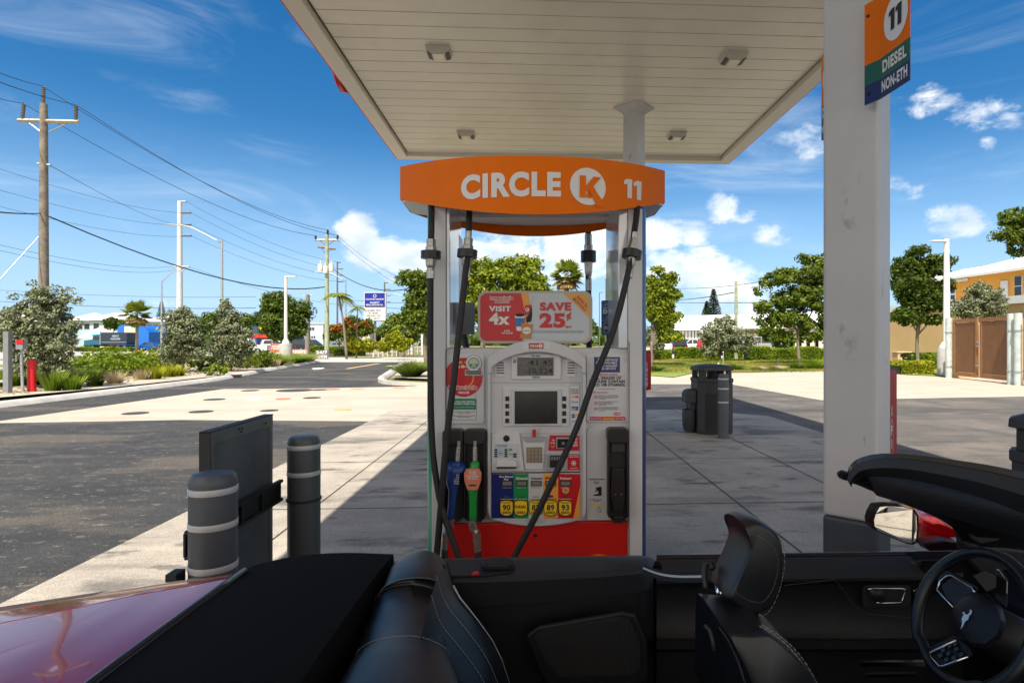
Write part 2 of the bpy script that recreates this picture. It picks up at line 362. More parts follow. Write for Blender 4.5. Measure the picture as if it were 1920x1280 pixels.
# manhole covers on the tank pad
mIron = mat('cast_iron', (.05, .048, .045), .7, var=.2, vscale=20)
mCovR = mat('cover_red', (.5, .16, .10), .8, var=.3, vscale=8); mCovY = mat('cover_yellow', (.60, .40, .06), .8, vscale=7, col2=(.40, .34, .24))
mCovO = mat('cover_orange', (.6, .3, .12), .8, var=.4, vscale=10); mCovW = mat('cover_pale', (.68, .66, .6), .8)
for (u, v, r, m, lab) in ((254, 775, .48, mIron, 'dark round manhole cover nearest the left side of the bright concrete pad'),
        (377, 772, .46, mIron, 'dark round manhole cover behind the framed panel, second from the left in the front row'),
        (505, 770, .36, mIron, 'dark round manhole cover beside the top right corner of the framed panel'),
        (643, 768, .36, mCovY, 'yellow painted manhole cover on the bright concrete pad'),
        (402, 749, .50, mIron, 'dark round manhole cover at the left of the middle row on the bright pad'),
        (478, 749, .36, mCovW, 'pale worn manhole cover in the middle row on the bright pad'),
        (531, 748, .36, mCovR, 'faded red manhole cover in the middle row on the bright pad'),
        (585, 746, .44, mIron, 'dark round manhole cover right of the faded red one in the middle row'),
        (469, 732.4, .5, mIron, 'small looking dark manhole cover at the far left edge of the asphalt driveway'),
        (553, 732, 1.05, mIron, 'widest dark manhole cover, at the far edge of the bright pad'),
        (598, 731, .5, mIron, 'thin dark manhole cover just right of the widest one'),
        (624, 729.8, .42, mCovR, 'dull red manhole cover at the far edge of the pad'),
        (670, 729, .40, mCovO, 'faded orange manhole cover at the far edge of the pad'),
        (748, 727.3, .40, mCovO, 'small faded orange cover nearest the pump on the far pad edge')):
    c = gnd(u, v); b = MB(); b.lathe([(r * .5, 0), (r * .5, .008), (r * .47, .010), (r * .45, .006), (.01, .007)], m, (0, 0, 0), 28)
    o = b.build('manhole_cover'); o.location = (c.x, c.y, .003); tag(o, lab, 'manhole cover', 'manhole covers on the tank pad')
# painted marks on the driveway
mPW = mat('road_paint_white', (.72, .71, .66), .8, var=.12, vscale=4); mPY = mat('road_paint_yellow', (.62, .42, .16), .8, var=.2, vscale=3)
def mark(px, m):
    o = sheet('road_marking', [[gnd(u, v)[:2] for u, v in px]], m, .011)
mark([(584, 691), (590, 690), (606, 689.5), (609, 690.5), (594, 693), (588, 693)], mPW)
mark([(722, 686), (733, 685), (744, 685), (742, 687), (730, 687.3)], mPW)
mark([(646, 691.5), (654, 691.5), (715, 681.6), (707, 681.6)], mPY)

# ------------------------------------------------------------------ canopy
HC = EYE + 3.8                       # soffit height
def canopy():
    root = empty('canopy', (.72, 0, HC), 'large flat white petrol station canopy with ribbed soffit over the pump', 'canopy')
    x0, x1, y0, y1 = at(753, 295, 12.0).x, at(1366, 300, 12.0).x, -9.0, 12.15
    x0, x1 = -2.66 - .06, 4.09 + .06
    mS = ground_mat('soffit_cream', (.72, .675, .585), (.65, .605, .52), [(.5, .55, (.52, .47, .38), .35), (14, .72, (.35, .31, .25), .4, (3, .5, 1))], 0, 0, .30, .05)
    mF = mat('canopy_frame', (.68, .64, .57), .5)
    b = MB(); w = .305; y = y1 - .12; ox = -.72; oz = -HC      # panels with a real groove between them
    L = lambda x0, x1, y0, y1, z0, z1, m: b.box(x0 - .72, x1 - .72, y0, y1, z0 - HC, z1 - HC, m)
    while y > y0:
        L(x0 + .25, x1 - .25, y - w + .012, y, HC, HC + .03, mS); L(x0 + .25, x1 - .25, y - w, y - w + .012, HC + .014, HC + .034, mS)
        y -= w
    b.build('soffit', root, bevel=.004, seg=1)
    b = MB(); t = .22; zb = HC - .08
    L(x0, x0 + t, y0, y1, zb, HC + .6, mF); L(x1 - t, x1, y0, y1, zb, HC + .6, mF)
    L(x0 + t, x1 - t, y1 - t, y1, zb, HC + .6, mF); L(x0 + t, x1 - t, y0, y0 + t, zb, HC + .6, mF)
    b.build('frame', root, bevel=.006)
    b = MB(); e = .03
    for (m, z0, z1) in ((mRed, zb + .02, HC + .16), (mOr, HC + .16, HC + .36), (mWhite, HC + .36, HC + .85)):
        L(x0 - e, x0 - .003, y0 - e, y1 + e, z0, z1, m); L(x1 + .003, x1 + e, y0 - e, y1 + e, z0, z1, m)
        L(x0 - .003, x1 + .003, y1 + .003, y1 + e, z0, z1, m)
    b.build('fascia', root)
    b = MB(); L(x0 + t, x1 - t, y0 + t, y1 - t, HC + .5, HC + .56, mWhite); b.build('roof_deck', root)
    # round logo bulging from the left fascia
    b = MB(); c = at(650, 160, 7.0); y = 8.8
    rr = [(0.0, .37), (.06, .37), (.10, .30), (.14, .02)]
    b.lathe([(r, -d) for d, r in rr], mRedS, (x0 - .03 - .72, y, .26), 28, 'x')
    b.lathe([(r * .82, -d - .012) for d, r in rr], mLet, (x0 - .03 - .72, y, .26), 28, 'x')
    b.build('round_emblem', root, smooth=True, auto=50)
    return root
canopy()
def down_light(u, v, lab):
    p = at(u, v, 1.0); d = ray(u, v); tt = 3.8 / d[2]; x, y = d[0] * tt, d[1] * tt
    root = empty('canopy_light', (x, y, HC), lab, 'ceiling light', 'square lights under the canopy')
    m1 = mat('light_housing', (.52, .50, .45), .5); m2 = mat('light_lens', (.75, .70, .52), .25); m3 = mat('light_vent', (.10, .08, .07), .6)
    b = MB(); b.loft([[(sx * .21, sy * .19, 0) for sx, sy in ((-1, -1), (1, -1), (1, 1), (-1, 1))], [(sx * .19, sy * .17, -.07) for sx, sy in ((-1, -1), (1, -1), (1, 1), (-1, 1))], [(sx * .11, sy * .13, -.11) for sx, sy in ((-1, -1), (1, -1), (1, 1), (-1, 1))]], m1)
    b.build('housing', root, bevel=.008)
    root.scale = (.76, .76, .76)
    b = MB(); b.box(-.09, .09, -.11, .11, -.118, -.112, m2); b.build('lens', root)
    for s in (-1, 1):
        b = MB(); b.poly([(s * .187, -.13, -.078), (s * .187, .13, -.078), (s * .122, .11, -.112), (s * .122, -.11, -.112)], (s * .004, 0, -.005), m3); b.build('vent', root)
down_light(823, 95, 'large canopy light at the left of the ribbed soffit, nearest the camera')
down_light(1375, 106, 'large canopy light at the right of the soffit, towards the near column')
down_light(874, 250, 'small looking canopy light near the far left edge of the soffit')
down_light(1269, 252, 'small looking canopy light just right of the far column head')
def column(ur, Z, s, lab, collar, paint_z):
    """square steel column turned by 45 degrees; ur = pixel of its near corner, Z = depth"""
    c = at(ur, 640, Z); root = empty('canopy_column', (c.x, c.y, 0), lab, 'column', 'white square columns carrying the canopy')
    th = R(44)
    # local frame: near corner at origin, left face runs back-left, right face runs back-right
    l = Vector((-math.cos(th), math.sin(th), 0)); r = Vector((math.sin(th), math.cos(th), 0))
    def sq(o, z): return [(-(l + r) * o).to_tuple()[:2] + (z,), (l * s + (l - r) * o).to_tuple()[:2] + (z,), ((l + r) * s + (l + r) * o).to_tuple()[:2] + (z,), (r * s + (r - l) * o).to_tuple()[:2] + (z,)]
    mC = mat('column_paint', (.50, .50, .51), .5, var=.07, vscale=1.5, bump=.15, bscale=25)
    mCs = ground_mat('column_scuffed', (.58, .58, .59), (.50, .51, .52), [(7, .62, (.22, .22, .22), .5, (1, 1, .6)), (30, .68, (.12, .12, .12), .6, (1, 1, .22))], .0, 0, .5, .1)
    b = MB(); b.loft([sq(0, paint_z), sq(0, HC)], mCs); b.build('shaft', root, bevel=.018, seg=3)
    b = MB(); b.loft([sq(.0015, 0), sq(.0015, paint_z)], mat('column_base_blue_grey', (.05, .065, .085), .5, var=.15)); b.build('painted_base', root, bevel=.018, seg=3)
    if collar:
        b = MB(); b.loft([sq(.002, HC - .11), sq(.004, HC - .1), sq(.11, HC - .012), sq(.11, HC - .002)], mC); b.build('collar', root)
    return root, l, r, s
near_root, nl, nr, ns = column(1647, 2.8, .262, 'wide white canopy column right of the pump, with a blue grey painted foot', False, .60)
column(1193, 9.3, .262, 'slim looking far canopy column rising behind the pump crown', True, .6)
# fuel grade signs fixed to the near column
def grade_sign(A, B, C, h, label):
    """bent plate: flange A-B against the column, blade B-C standing out from it (plan points at the bottom edge)"""
    root = empty('fuel_grade_sign', A, label, 'sign', 'orange number signs on the near column')
    mG, mN = mat('sign_green', (.006, .10, .05), .4), mat('sign_navy', (.006, .012, .09), .4)
    O = Vector(A); B = Vector(B) - O; C = Vector(C) - O; A = Vector((0, 0, 0)); Zv = lambda f: Vector((0, 0, h * f))
    def nn(a, b):
        d = (b - a).normalized(); n = Vector((-d.y, d.x, 0))
        return n if n.dot(-(O + a)) > 0 else -n
    for (p, q, nm) in ((A, B, 'flange'), (B, C, 'blade')):
        b = MB(); n = nn(p, q) * .003
        for (f0, f1, m) in ((.39, 1.0, mOr), (.19, .39, mG), (0, .19, mN)): b.poly([p + Zv(f0), q + Zv(f0), q + Zv(f1), p + Zv(f1)], -n, m)
        pl = b.build(nm, root)
        if nm == 'flange':
            for zz in (.1, .87):
                b = MB(); b.tube([p + (q - p) * .25 + Zv(zz), p + (q - p) * .25 + Zv(zz) + n * 2], .007, mInk); b.build('bolt', pl)
        else:
            e = q - p; w = e.length; e.normalize(); o = p + n * .5
            b = MB(); c = o + e * w * .55 + Zv(.675)
            b.add([c + e * math.cos(a) * w * .40 + Vector((0, 0, math.sin(a) * .102)) for a in (2 * math.pi * k / 40 for k in range(40))], [tuple(range(40))], mLet)
            dsc = b.build('number_disc', pl)
            for q0 in (.33, .56):
                b = MB(); g = o + n * .6 + e * w * q0 + Zv(.575); b.flat([g + e * w * x * .20 + Vector((0, 0, h * .20 * z)) for x, z in ((.32, 0), (.92, 0), (.98, 1), (.42, 1), (0, .9), (0, .68), (.34, .74))], mInk); b.build('digit', dsc)
            b = MB(); text3(b, 'DIESEL', o + e * w * .10 + Zv(.235), e * w * .80, (0, 0, h * .115), mLet, .04); b.build('word', pl)
            b = MB(); text3(b, 'NON-ETH', o + e * w * .07 + Zv(.05), e * w * .86, (0, 0, h * .11), mLet, .04); b.build('word', pl)
zb = EYE + 1.153
def dz(u, D, z=zb): p = dp(u, 640, D); return (p.x, p.y, z)
grade_sign(dz(1621, 2.87), dz(1650, 2.795), dz(1706, 2.59), .49, 'orange number 11 sign board for diesel and non-eth on the right of the near column')
grade_sign(dz(1548, 3.36), dz(1540, 3.37), dz(1563, 3.12), .48, 'thin edge-on orange number board showing behind the left side of the near column')
# ------------------------------------------------------------------ fuel pump (front face on the plane y = YP)
YP = 3.2
PC = at(1001, 640, 3.48).x
def front(*a, **k): return text(*a, **k)
pump = empty('fuel_pump', (0, 0, 0), 'tall white and red petrol pump with an orange oval crown under the canopy', 'fuel pump')
mGloss = mat('inner_post_gloss', (.62, .63, .65), .12, metal=.25)
mPost = mat('post_white', (.62, .63, .66), .4, var=.08, vscale=2)
XLp, XRp = at(806, 640, YP).x, at(1204, 640, YP).x
def P(name, fn, parent=None, bevel=0, smooth=False, auto=None, seg=2, label=None):
    b = MB(); fn(b); return b.build(name, parent or pump, smooth=smooth, bevel=bevel, auto=auto, seg=seg, label=label)
YB2 = YP + .56
# lower body, red below
aL, aR = at(833, 640, YP).x, at(1180, 640, YP).x
zr = at(1000, 981, YP).z; zt = at(1000, 653, YP).z
P('lower_cabinet', lambda b: b.box(aL, aR, YP + .012, YB2, .14, zr, mRed), bevel=.004)
P('lock', lambda b: b.lathe([(.010, -.004), (.011, 0), (.004, .002)], mInk, tuple(at(1004, 1003, YP + .010)), 14, 'y'))
b = MB(); c = at(1122, 1070, YP + .011); b.flat([c + Vector((math.cos(a) * .095, 0, math.sin(a) * .095)) for a in (2 * math.pi * k / 32 for k in range(32))], mOr); b.build('round_decal', pump)
P('island_plinth', lambda b: b.box(aL - .12, aR + .12, YP - .02, YB2 + .02, .0, .14, mConcD), bevel=.01)
P('cabinet', lambda b: b.box(aL + .002, aR - .002, YP + .03, YB2 - .01, zr, zt, mPumpW), bevel=.006)
# posts: white fronts, glossy inner faces, coloured curved skins outside
zTop = 2.30
for (u0, u1, ui, sk, tag_) in ((809, 836, 843, (mat('skin_green', (.01, .30, .18), .3), mat('skin_teal', (.02, .36, .33), .3)), 'L'), (1178, 1205, 1160, (mat('skin_blue', (.02, .10, .30), .3), mat('skin_navy_side', (.015, .03, .16), .3)), 'R')):
    x0, x1 = at(u0, 640, YP).x, at(u1, 640, YP).x; xi = at(ui, 640, YP).x
    P('post', lambda b: b.box(x0, x1, YP + .004, YB2, .14, 2.232, mPost), bevel=.006)
    xa, xb = (x1, xi) if tag_ == 'L' else (xi, x0)
    P('upper_post', lambda b: b.box(xa + .001, xb - .001, YP + .012, YB2 - .01, zt, zTop, mGloss), bevel=.004)
    sgn = -1 if tag_ == 'L' else 1; xo = x0 if tag_ == 'L' else x1
    def skin(b):
        for (z0, z1, m) in ((.14, 1.25, sk[0] if tag_ == 'L' else sk[1]), (1.25, 2.26, sk[1] if tag_ == 'L' else sk[0])):
            pr = [(xo + sgn * .001, YP + .03), (xo + sgn * .024, YP + .05), (xo + sgn * .042, YP + .12), (xo + sgn * .05, YP + .28), (xo + sgn * .042, YP + .44), (xo + sgn * .024, YP + .51), (xo + sgn * .001, YP + .53)]
            b.loft([[(x, y, z0) for x, y in pr], [(x, y, z1) for x, y in pr]], m)
    sko = P('side_skin', skin, auto=40, smooth=True)
    if tag_ == 'L':
        b = MB(); text3(b, 'DIESEL', (xo - .0435, YP + .12, 2.0), (-.0, 0, -1.15), (-.008, .15, 0), mat('skin_letter_pale', (.55, .62, .58), .4), .03); b.build('side_lettering', sko)
    else:
        b = MB(); text3(b, 'DIESEL', (xo + .0435, YP + .12, 2.0), (0, 0, -1.15), (.008, .15, 0), mat('skin_letter_pale', (.55, .62, .58), .4), .03); b.build('side_lettering', sko)
P('door_seam', lambda b: pbox(b, 835.5, 655, 836.6, 980, YP + .001, .01, mInk))
P('door_seam', lambda b: pbox(b, 1179, 640, 1180.2, 1050, YP + .001, .01, mInk))
# left panel, right panel (raised rounded plates)
P('left_panel', lambda b: ppoly(b, rrect(829, 664, 908, 794, 6), YP + .020, .012, mPumpP), bevel=.003)
P('right_panel', lambda b: ppoly(b, rrect(1100, 663, 1177, 791, 6), YP + .020, .012, mPumpP), bevel=.003)
P('lower_right_panel', lambda b: ppoly(b, rrect(1100, 803, 1178, 975, 6), YP + .018, .014, mPumpP), bevel=.003)
# crown
CX, HW, BOW, YC0 = PC, .757, .36, 3.36
def crown_y(x, s=-1): t_ = min(1, abs((x - CX) / HW)); return (YC0 - BOW * (1 - t_ ** 2.2)) if s < 0 else (YC0 + .28 + BOW * (1 - t_ ** 2.2))
def crown():
    root = pump; th = .012
    def ring(f_top):
        o = []
        xs = [CX + HW * math.sin(math.pi / 2 * k / 20) for k in range(-20, 21)]
        for x in xs: o.append((x, crown_y(x)))
        for x in reversed(xs): o.append((x, crown_y(x, 1)))
        return o
    base = ring(0)
    def zt_(x): return 2.447 + .040 * ((x - CX) / HW) ** 2
    def zb_(x, y=3.0): return (2.148 + .155 * abs((x - CX) / HW) ** 2) if y < cy else (2.215 + .075 * abs((x - CX) / HW) ** 2)
    cy = YC0 + .14; n = len(base); out_b = []; out_t = []; in_b = []; in_t = []
    cy = YC0 + .14
    for (x, y) in base:
        k = Vector((x - CX, y - cy, 0)); d = k.normalized() * th
        out_b.append((x, y, zb_(x, y))); out_t.append((x, y, zt_(x))); in_b.append((x - d.x, y - d.y, zb_(x, y))); in_t.append((x - d.x, y - d.y, zt_(x)))
    b = MB(); b.loft([in_b, out_b, out_t, in_t], mOr, caps=False); o = b.build('crown_band', root, smooth=True, auto=35)
    b = MB(); b.loft([[(x, y, 2.43) for x, y, _ in in_b], [(x, y, 2.44) for x, y, _ in in_b]], mOr); b.build('crown_top', root)
    b = MB(); b.loft([[(x, y, z) for x, y, _ in in_b] for z in (2.285, 2.295)], mWhite); b.build('crown_underside', root)
    for k in range(5):
        b = MB(); x = CX - .36 + .18 * k; b.lathe([(.008, 0), (.008, -.006)], mInk, (x, 3.7, 2.285), 8); b.build('screw', root)
    b = MB(); b.box(CX - .46, CX + .46, 3.62, 3.64, 2.262, 2.284, mWhite); b.box(CX - .46, CX + .46, 3.2, 3.22, 2.265, 2.284, mWhite); b.build('crossbeam', root)
    fn = lambda X, Z: (X, crown_y(X) - .003, Z)
    b = MB(); text(b, 'CIRCLE', 861, 322, 1052, 369, 3.0, mLet, .05, fn=fn); b.build('crown_word', o)
    for u in (1171, 1191.5):
        b = MB(); b.flat([(lambda p: (p.x, crown_y(p.x) - .003, p.z))(at(q, v, 3.12)) for q, v in ((u + 6.5, 369), (u + 16, 369), (u + 17, 333), (u + 7, 333), (u, 337), (u, 345), (u + 6.8, 342.5))], mLet); b.build('crown_digit', o)
    # white disc with the letter knocked out
    c = at(1103, 349, 3.03); r = .0965; b = MB()
    b.flat([(c.x + math.cos(a) * r, crown_y(c.x + math.cos(a) * r) - .003, c.z + math.sin(a) * r) for a in (2 * math.pi * k / 48 for k in range(48))], mLet); d = b.build('crown_disc', o)
    b = MB()
    def kp(pts):
        b.flat([(c.x + x * r, crown_y(c.x + x * r) - .0062, c.z + z * r) for x, z in pts], mOr)
    kp([(-.46, -.62), (-.12, -.62), (-.12, .56), (-.46, .56)])
    kp([(-.12, .02), (.32, .56), (.74, .56), (.26, -.02), (-.12, -.30)])
    kp([(.02, -.14), (.26, -.02), (.34, -.10), (.86, -.74), (.86, -1.05), (.50, -1.05)])
    b.build('disc_letter', d)
crown()
# small logo badge helper
def badge(parent, u0, v0, u1, v1, Y, m=None, white=None):
    b = MB(); b.flat([at(u0, v1, Y), at(u1, v1, Y), at(u1, v0, Y), at(u0, v0, Y)], m or mRedS); h = v1 - v0; w = u1 - u0
    w_ = white or mLet
    text(b, 'CIRCLE', u0 + w * .07, v0 + h * .3, u0 + w * .66, v0 + h * .70, Y - .0012, w_, .06)
    b.flat([at(u, v, Y - .0012) for u, v in circ(u0 + w * .80, v0 + h * .5, h * .34, 24)], w_)
    text(b, 'K', u0 + w * .76, v0 + h * .33, u0 + w * .86, v0 + h * .66, Y - .0022, m or mRedS, .04)
    return b.build('logo_badge', parent)
# centre bezel with arched top
def arch(u0, u1, vs, vp, n=18): return [(u0 + (u1 - u0) * k / n, vs + (vp - vs) * (1 - (2 * k / n - 1) ** 2) ** .9) for k in range(n + 1)]
def bezel_outline(): 
    top = arch(914, 1099, 672, 637); bot = [(1099, 958), (1096, 968), (1088, 975)] + [(1088 - 164 * k / 12, 975 + 12 * (1 - (2 * k / 12 - 1) ** 2)) for k in range(1, 12)] + [(924, 975), (916, 968), (914, 958)]
    return top + bot
YZ = YP - .035
def bez(b):
    out = bezel_outline(); n = len(out); top_i = arch(919, 1093, 692, 661)
    ppoly(b, out, YZ + .022, .06, mPumpW)
P('bezel', bez, bevel=.010, seg=3)
def brim(b):
    top = arch(914, 1099, 672, 637); low = arch(922, 1091, 689, 660); ppoly(b, top + [(1099, 700), (1091, 700)] + low[::-1] + [(922, 700), (914, 700)], YZ - .02, .05, mPumpW)
P('bezel_brow', brim, bevel=.007, seg=3)
P('bezel_side', lambda b: ppoly(b, [(914, 698), (920, 698), (920, 968), (916, 965), (914, 955)], YZ + .006, .02, mPumpW), bevel=.004)
P('bezel_side', lambda b: ppoly(b, [(1093, 698), (1099, 698), (1099, 955), (1097, 965), (1093, 968)], YZ + .006, .02, mPumpW), bevel=.004)
bp = P('badge_plate', lambda b: ppoly(b, rrect(981, 643, 1030, 654.5, 2), YZ - .0225, .003, mPumpP))
badge(bp, 991.5, 643, 1019, 653.5, YZ - .0245)
# sale display
dpn = P('display_frame', lambda b: ppoly(b, rrect(959, 664, 1052, 711, 2), YZ + .012, .012, mPumpP), bevel=.003)
P('display_window', lambda b: pbox(b, 970, 670, 1038, 704, YZ + .008, .004, mLcd), dpn)
mSeg = mat('lcd_digits', (.008, .008, .008), .4)
P('display_digits', lambda b: text(b, '41.45', 992, 674, 1036, 685.5, YZ + .0072, mSeg, .01), dpn)
P('display_digits', lambda b: text(b, '10.524', 992, 690, 1036, 700.5, YZ + .0072, mSeg, .01), dpn)
P('display_caption', lambda b: text(b, 'This Sale', 996, 665.3, 1012, 668.6, YZ + .0105, mInk, .03), dpn)
P('display_caption', lambda b: text(b, 'Gallons', 998, 705, 1012, 708.5, YZ + .0105, mInk, .03), dpn)
P('display_caption', lambda b: text(b, '$', 962.5, 674, 967.5, 683, YZ + .0105, mInk, .04), dpn)
for u0 in (929, 1062):
    g = P('speaker_grille', lambda b: ppoly(b, rrect(u0 - 1, 672, u0 + 18, 706, 2), YZ + .018, .006, mPumpP), bevel=.002)
    P('slots', lambda b: [pbox(b, u0 + 2, 679 + 4.8 * k, u0 + 16, 680.8 + 4.8 * k, YZ + .016, .003, mInk) for k in range(5)], g)
P('panel_groove', lambda b: (pbox(b, 919.5, 716.5, 1092, 717.6, YZ + .020, .004, mPumpD), pbox(b, 919.5, 717, 920.6, 886, YZ + .020, .004, mPumpD), pbox(b, 1086.5, 717, 1087.5, 884, YZ + .020, .004, mPumpD), pbox(b, 920, 812, 1087, 813, YZ + .020, .004, mPumpD), pbox(b, 920, 884.5, 1088, 886.5, YZ + .019, .004, mInk)))
# colour screen and soft keys
sf = P('screen_frame', lambda b: ppoly(b, rrect(943, 726, 1067, 799, 2), YZ + .014, .010, mPumpP), bevel=.003)
P('screen_bezel', lambda b: pbox(b, 958, 729, 1053, 798, YZ + .009, .006, mPumpW), sf, bevel=.003)
P('screen', lambda b: pbox(b, 965, 733, 1045, 794, YZ + .0065, .004, mScr), sf)
for u0 in (947.5, 1054.5):
    for k in range(4): P('soft_key', lambda b: pbox(b, u0, 743 + 13.8 * k, u0 + 7, 751.5 + 13.8 * k, YZ + .008, .007, mInk), sf, bevel=.001)
# payment logos column
st = P('payment_sticker', lambda b: b.flat([at(1070, 795, YZ + .0205), at(1086, 795, YZ + .0205), at(1086, 724, YZ + .0205), at(1070, 724, YZ + .0205)], mPumpP))
def paylogos(b):
    Y = YZ + .0195; text(b, 'We accept\nthese cards\nand wallets', 1071, 728, 1085, 738, Y, mInk, .02)
    for i, (v, a, c) in enumerate(((742, mOrS, mRedS), (752, mPumpD, mPumpD), (762, mNavy, mNavy), (766, mPumpD, mNavy), (776, mBlu, mOrS), (780, mBlu, mPumpW), (788, mPumpD, mRedS))):
        for j, m in enumerate((a, c)): b.flat([at(1072 + 6.5 * j, v + 3, Y), at(1077.5 + 6.5 * j, v + 3, Y), at(1077.5 + 6.5 * j, v, Y), at(1072 + 6.5 * j, v, Y)], m)
P('card_logos', paylogos, st)
# receipt unit (left), keypad, card readers
ru = P('receipt_unit', lambda b: ppoly(b, [(922, 812), (974, 812), (983, 882), (922, 882)], YZ + .004, .02, mPumpP), bevel=.003)
P('key_lock', lambda b: (b.lathe([(.017, .0), (.017, -.004), (.012, -.005), (.011, -.001), (.006, -.002), (.002, -.006)], mInk, tuple(at(949.5, 821.5, YZ + .004)), 20, 'y')), ru, smooth=True, auto=40)
kpn = P('prompt_keypad', lambda b: ppoly(b, rrect(926, 831, 973, 859, 2), YZ + .0015, .003, mPumpW), ru)
mBlL = mat('sticker_pale_blue', (.42, .50, .56), .4)
P('prompt_card', lambda b: (b.flat([at(*p, YZ + .0008) for p in ((927, 858), (951.5, 858), (951.5, 832), (927, 832))], mBlL), text(b, 'Press to begin', 932, 833.5, 950.5, 837, YZ + .0002, mInk, .02), text(b, 'Or\nInsert\nCard', 935.5, 845, 942, 852, YZ + .0002, mInk, .02)), kpn)
P('prompt_key', lambda b: [pbox(b, u, 841.5 + 4.1 * k, u + 5.5, 844.3 + 4.1 * k, YZ - .001, .003, mInk) for u in (927, 946) for k in range(4)], kpn)
P('green_key', lambda b: pbox(b, 954, 841, 960, 844.3, YZ - .001, .004, mGrn), kpn)
P('grey_key', lambda b: [pbox(b, u, v, u + 6.5, v + 3.2, YZ - .001, .004, m) for u, v, m in ((954, 849.5, mPumpD), (962, 849.5, mNavy), (962, 854, mNavy))], kpn)
P('receipt_slot', lambda b: (ppoly(b, [(932, 863), (968, 863), (970, 875), (930, 875)], YZ - .016, .02, mPumpP)), ru, bevel=.003)
P('slot_teeth', lambda b: [pbox(b, 931 + 2.7 * k, 875, 932.6 + 2.7 * k, 878.5, YZ - .010, .012, mInk) for k in range(14)], ru)
kf = P('keypad_frame', lambda b: ppoly(b, [(978, 818), (1024, 818), (1018, 880), (984, 880)], YZ + .014, .010, mPumpP), bevel=.004)
P('keypad_hood', lambda b: ppoly(b, [(980, 818), (1022, 818), (1019, 828), (985, 828)], YZ + .004, .012, mPumpD), kf, bevel=.003)
mBrass = mat('keypad_metal', (.30, .25, .17), .4, metal=.7)
P('keypad_plate', lambda b: pbox(b, 987, 838, 1016.5, 867, YZ + .010, .006, mBrass), kf, bevel=.002)
P('keypad_key', lambda b: [pbox(b, 988.8 + 7 * i, 840 + 6.9 * j, 994 + 7 * i, 845.2 + 6.9 * j, YZ + .006, .005, mat('keypad_keys', (.42, .37, .28), .35, metal=.6)) for i in range(4) for j in range(4)], kf)
P('red_seal', lambda b: pbox(b, 998, 805, 1005, 819, YZ - .002, .004, mRedS))
cr = P('contactless_panel', lambda b: ppoly(b, [(1031, 816), (1085, 816), (1086, 844), (1028, 844)], YZ + .010, .012, mRedS))
P('contactless_reader', lambda b: pbox(b, 1043, 820, 1071, 841, YZ - .002, .014, mPumpD), cr, bevel=.003)
P('contactless_screen', lambda b: (pbox(b, 1045, 822.5, 1069, 839, YZ - .004, .003, mScr), text(b, ')))', 1053, 828, 1058.5, 833.5, YZ - .0048, mBlL, .02)), cr)
P('contactless_words', lambda b: (text(b, 'Pay', 1035, 822.5, 1041, 827, YZ + .009, mLet, .02), text(b, 'G Pay', 1032.5, 828, 1041, 833, YZ + .009, mLet, .02), text(b, 'Contactless\nPay', 1032, 835, 1041, 839.5, YZ + .009, mLet, .02), text(b, 'TAP\nFUEL\nSAVE', 1073.5, 821, 1083, 836.5, YZ + .009, mLet, .03)), cr)
cs = P('card_reader', lambda b: pbox(b, 1024, 851, 1064, 882, YZ + .008, .012, mPumpD), bevel=.003)
P('card_slot', lambda b: (pbox(b, 1031, 854, 1056, 876, YZ - .003, .012, mBlk), pbox(b, 1036, 864, 1051, 867, YZ - .006, .004, mInk)), cs, bevel=.002)
P('card_reader_ribs', lambda b: [pbox(b, 1033 + 3 * k, 856, 1034.2 + 3 * k, 862, YZ - .006, .004, mPumpD) for k in range(7)], cs)
ts = P('safety_sticker', lambda b: b.flat([at(*p, YZ + .012) for p in ((1064.5, 880.5), (1087, 880.5), (1086.5, 850.5), (1064.5, 850.5))], mRedS))
P('safety_words', lambda b: (text(b, 'Your security\nmatters to us', 1066, 852, 1085, 857, YZ + .011, mLet, .02), b.flat([at(u, v, YZ + .011) for u, v in circ(1075.5, 868, 4.6, 20)], mLet), b.flat([at(u, v, YZ + .010) for u, v in circ(1075.5, 868, 3.7, 20)], mRedS), b.flat([at(u, v, YZ + .009) for u, v in circ(1075.5, 868, 2.2, 20)], mLet), text(b, 'Chip card here', 1069, 876, 1083, 878.5, YZ + .011, mLet, .02)), ts)
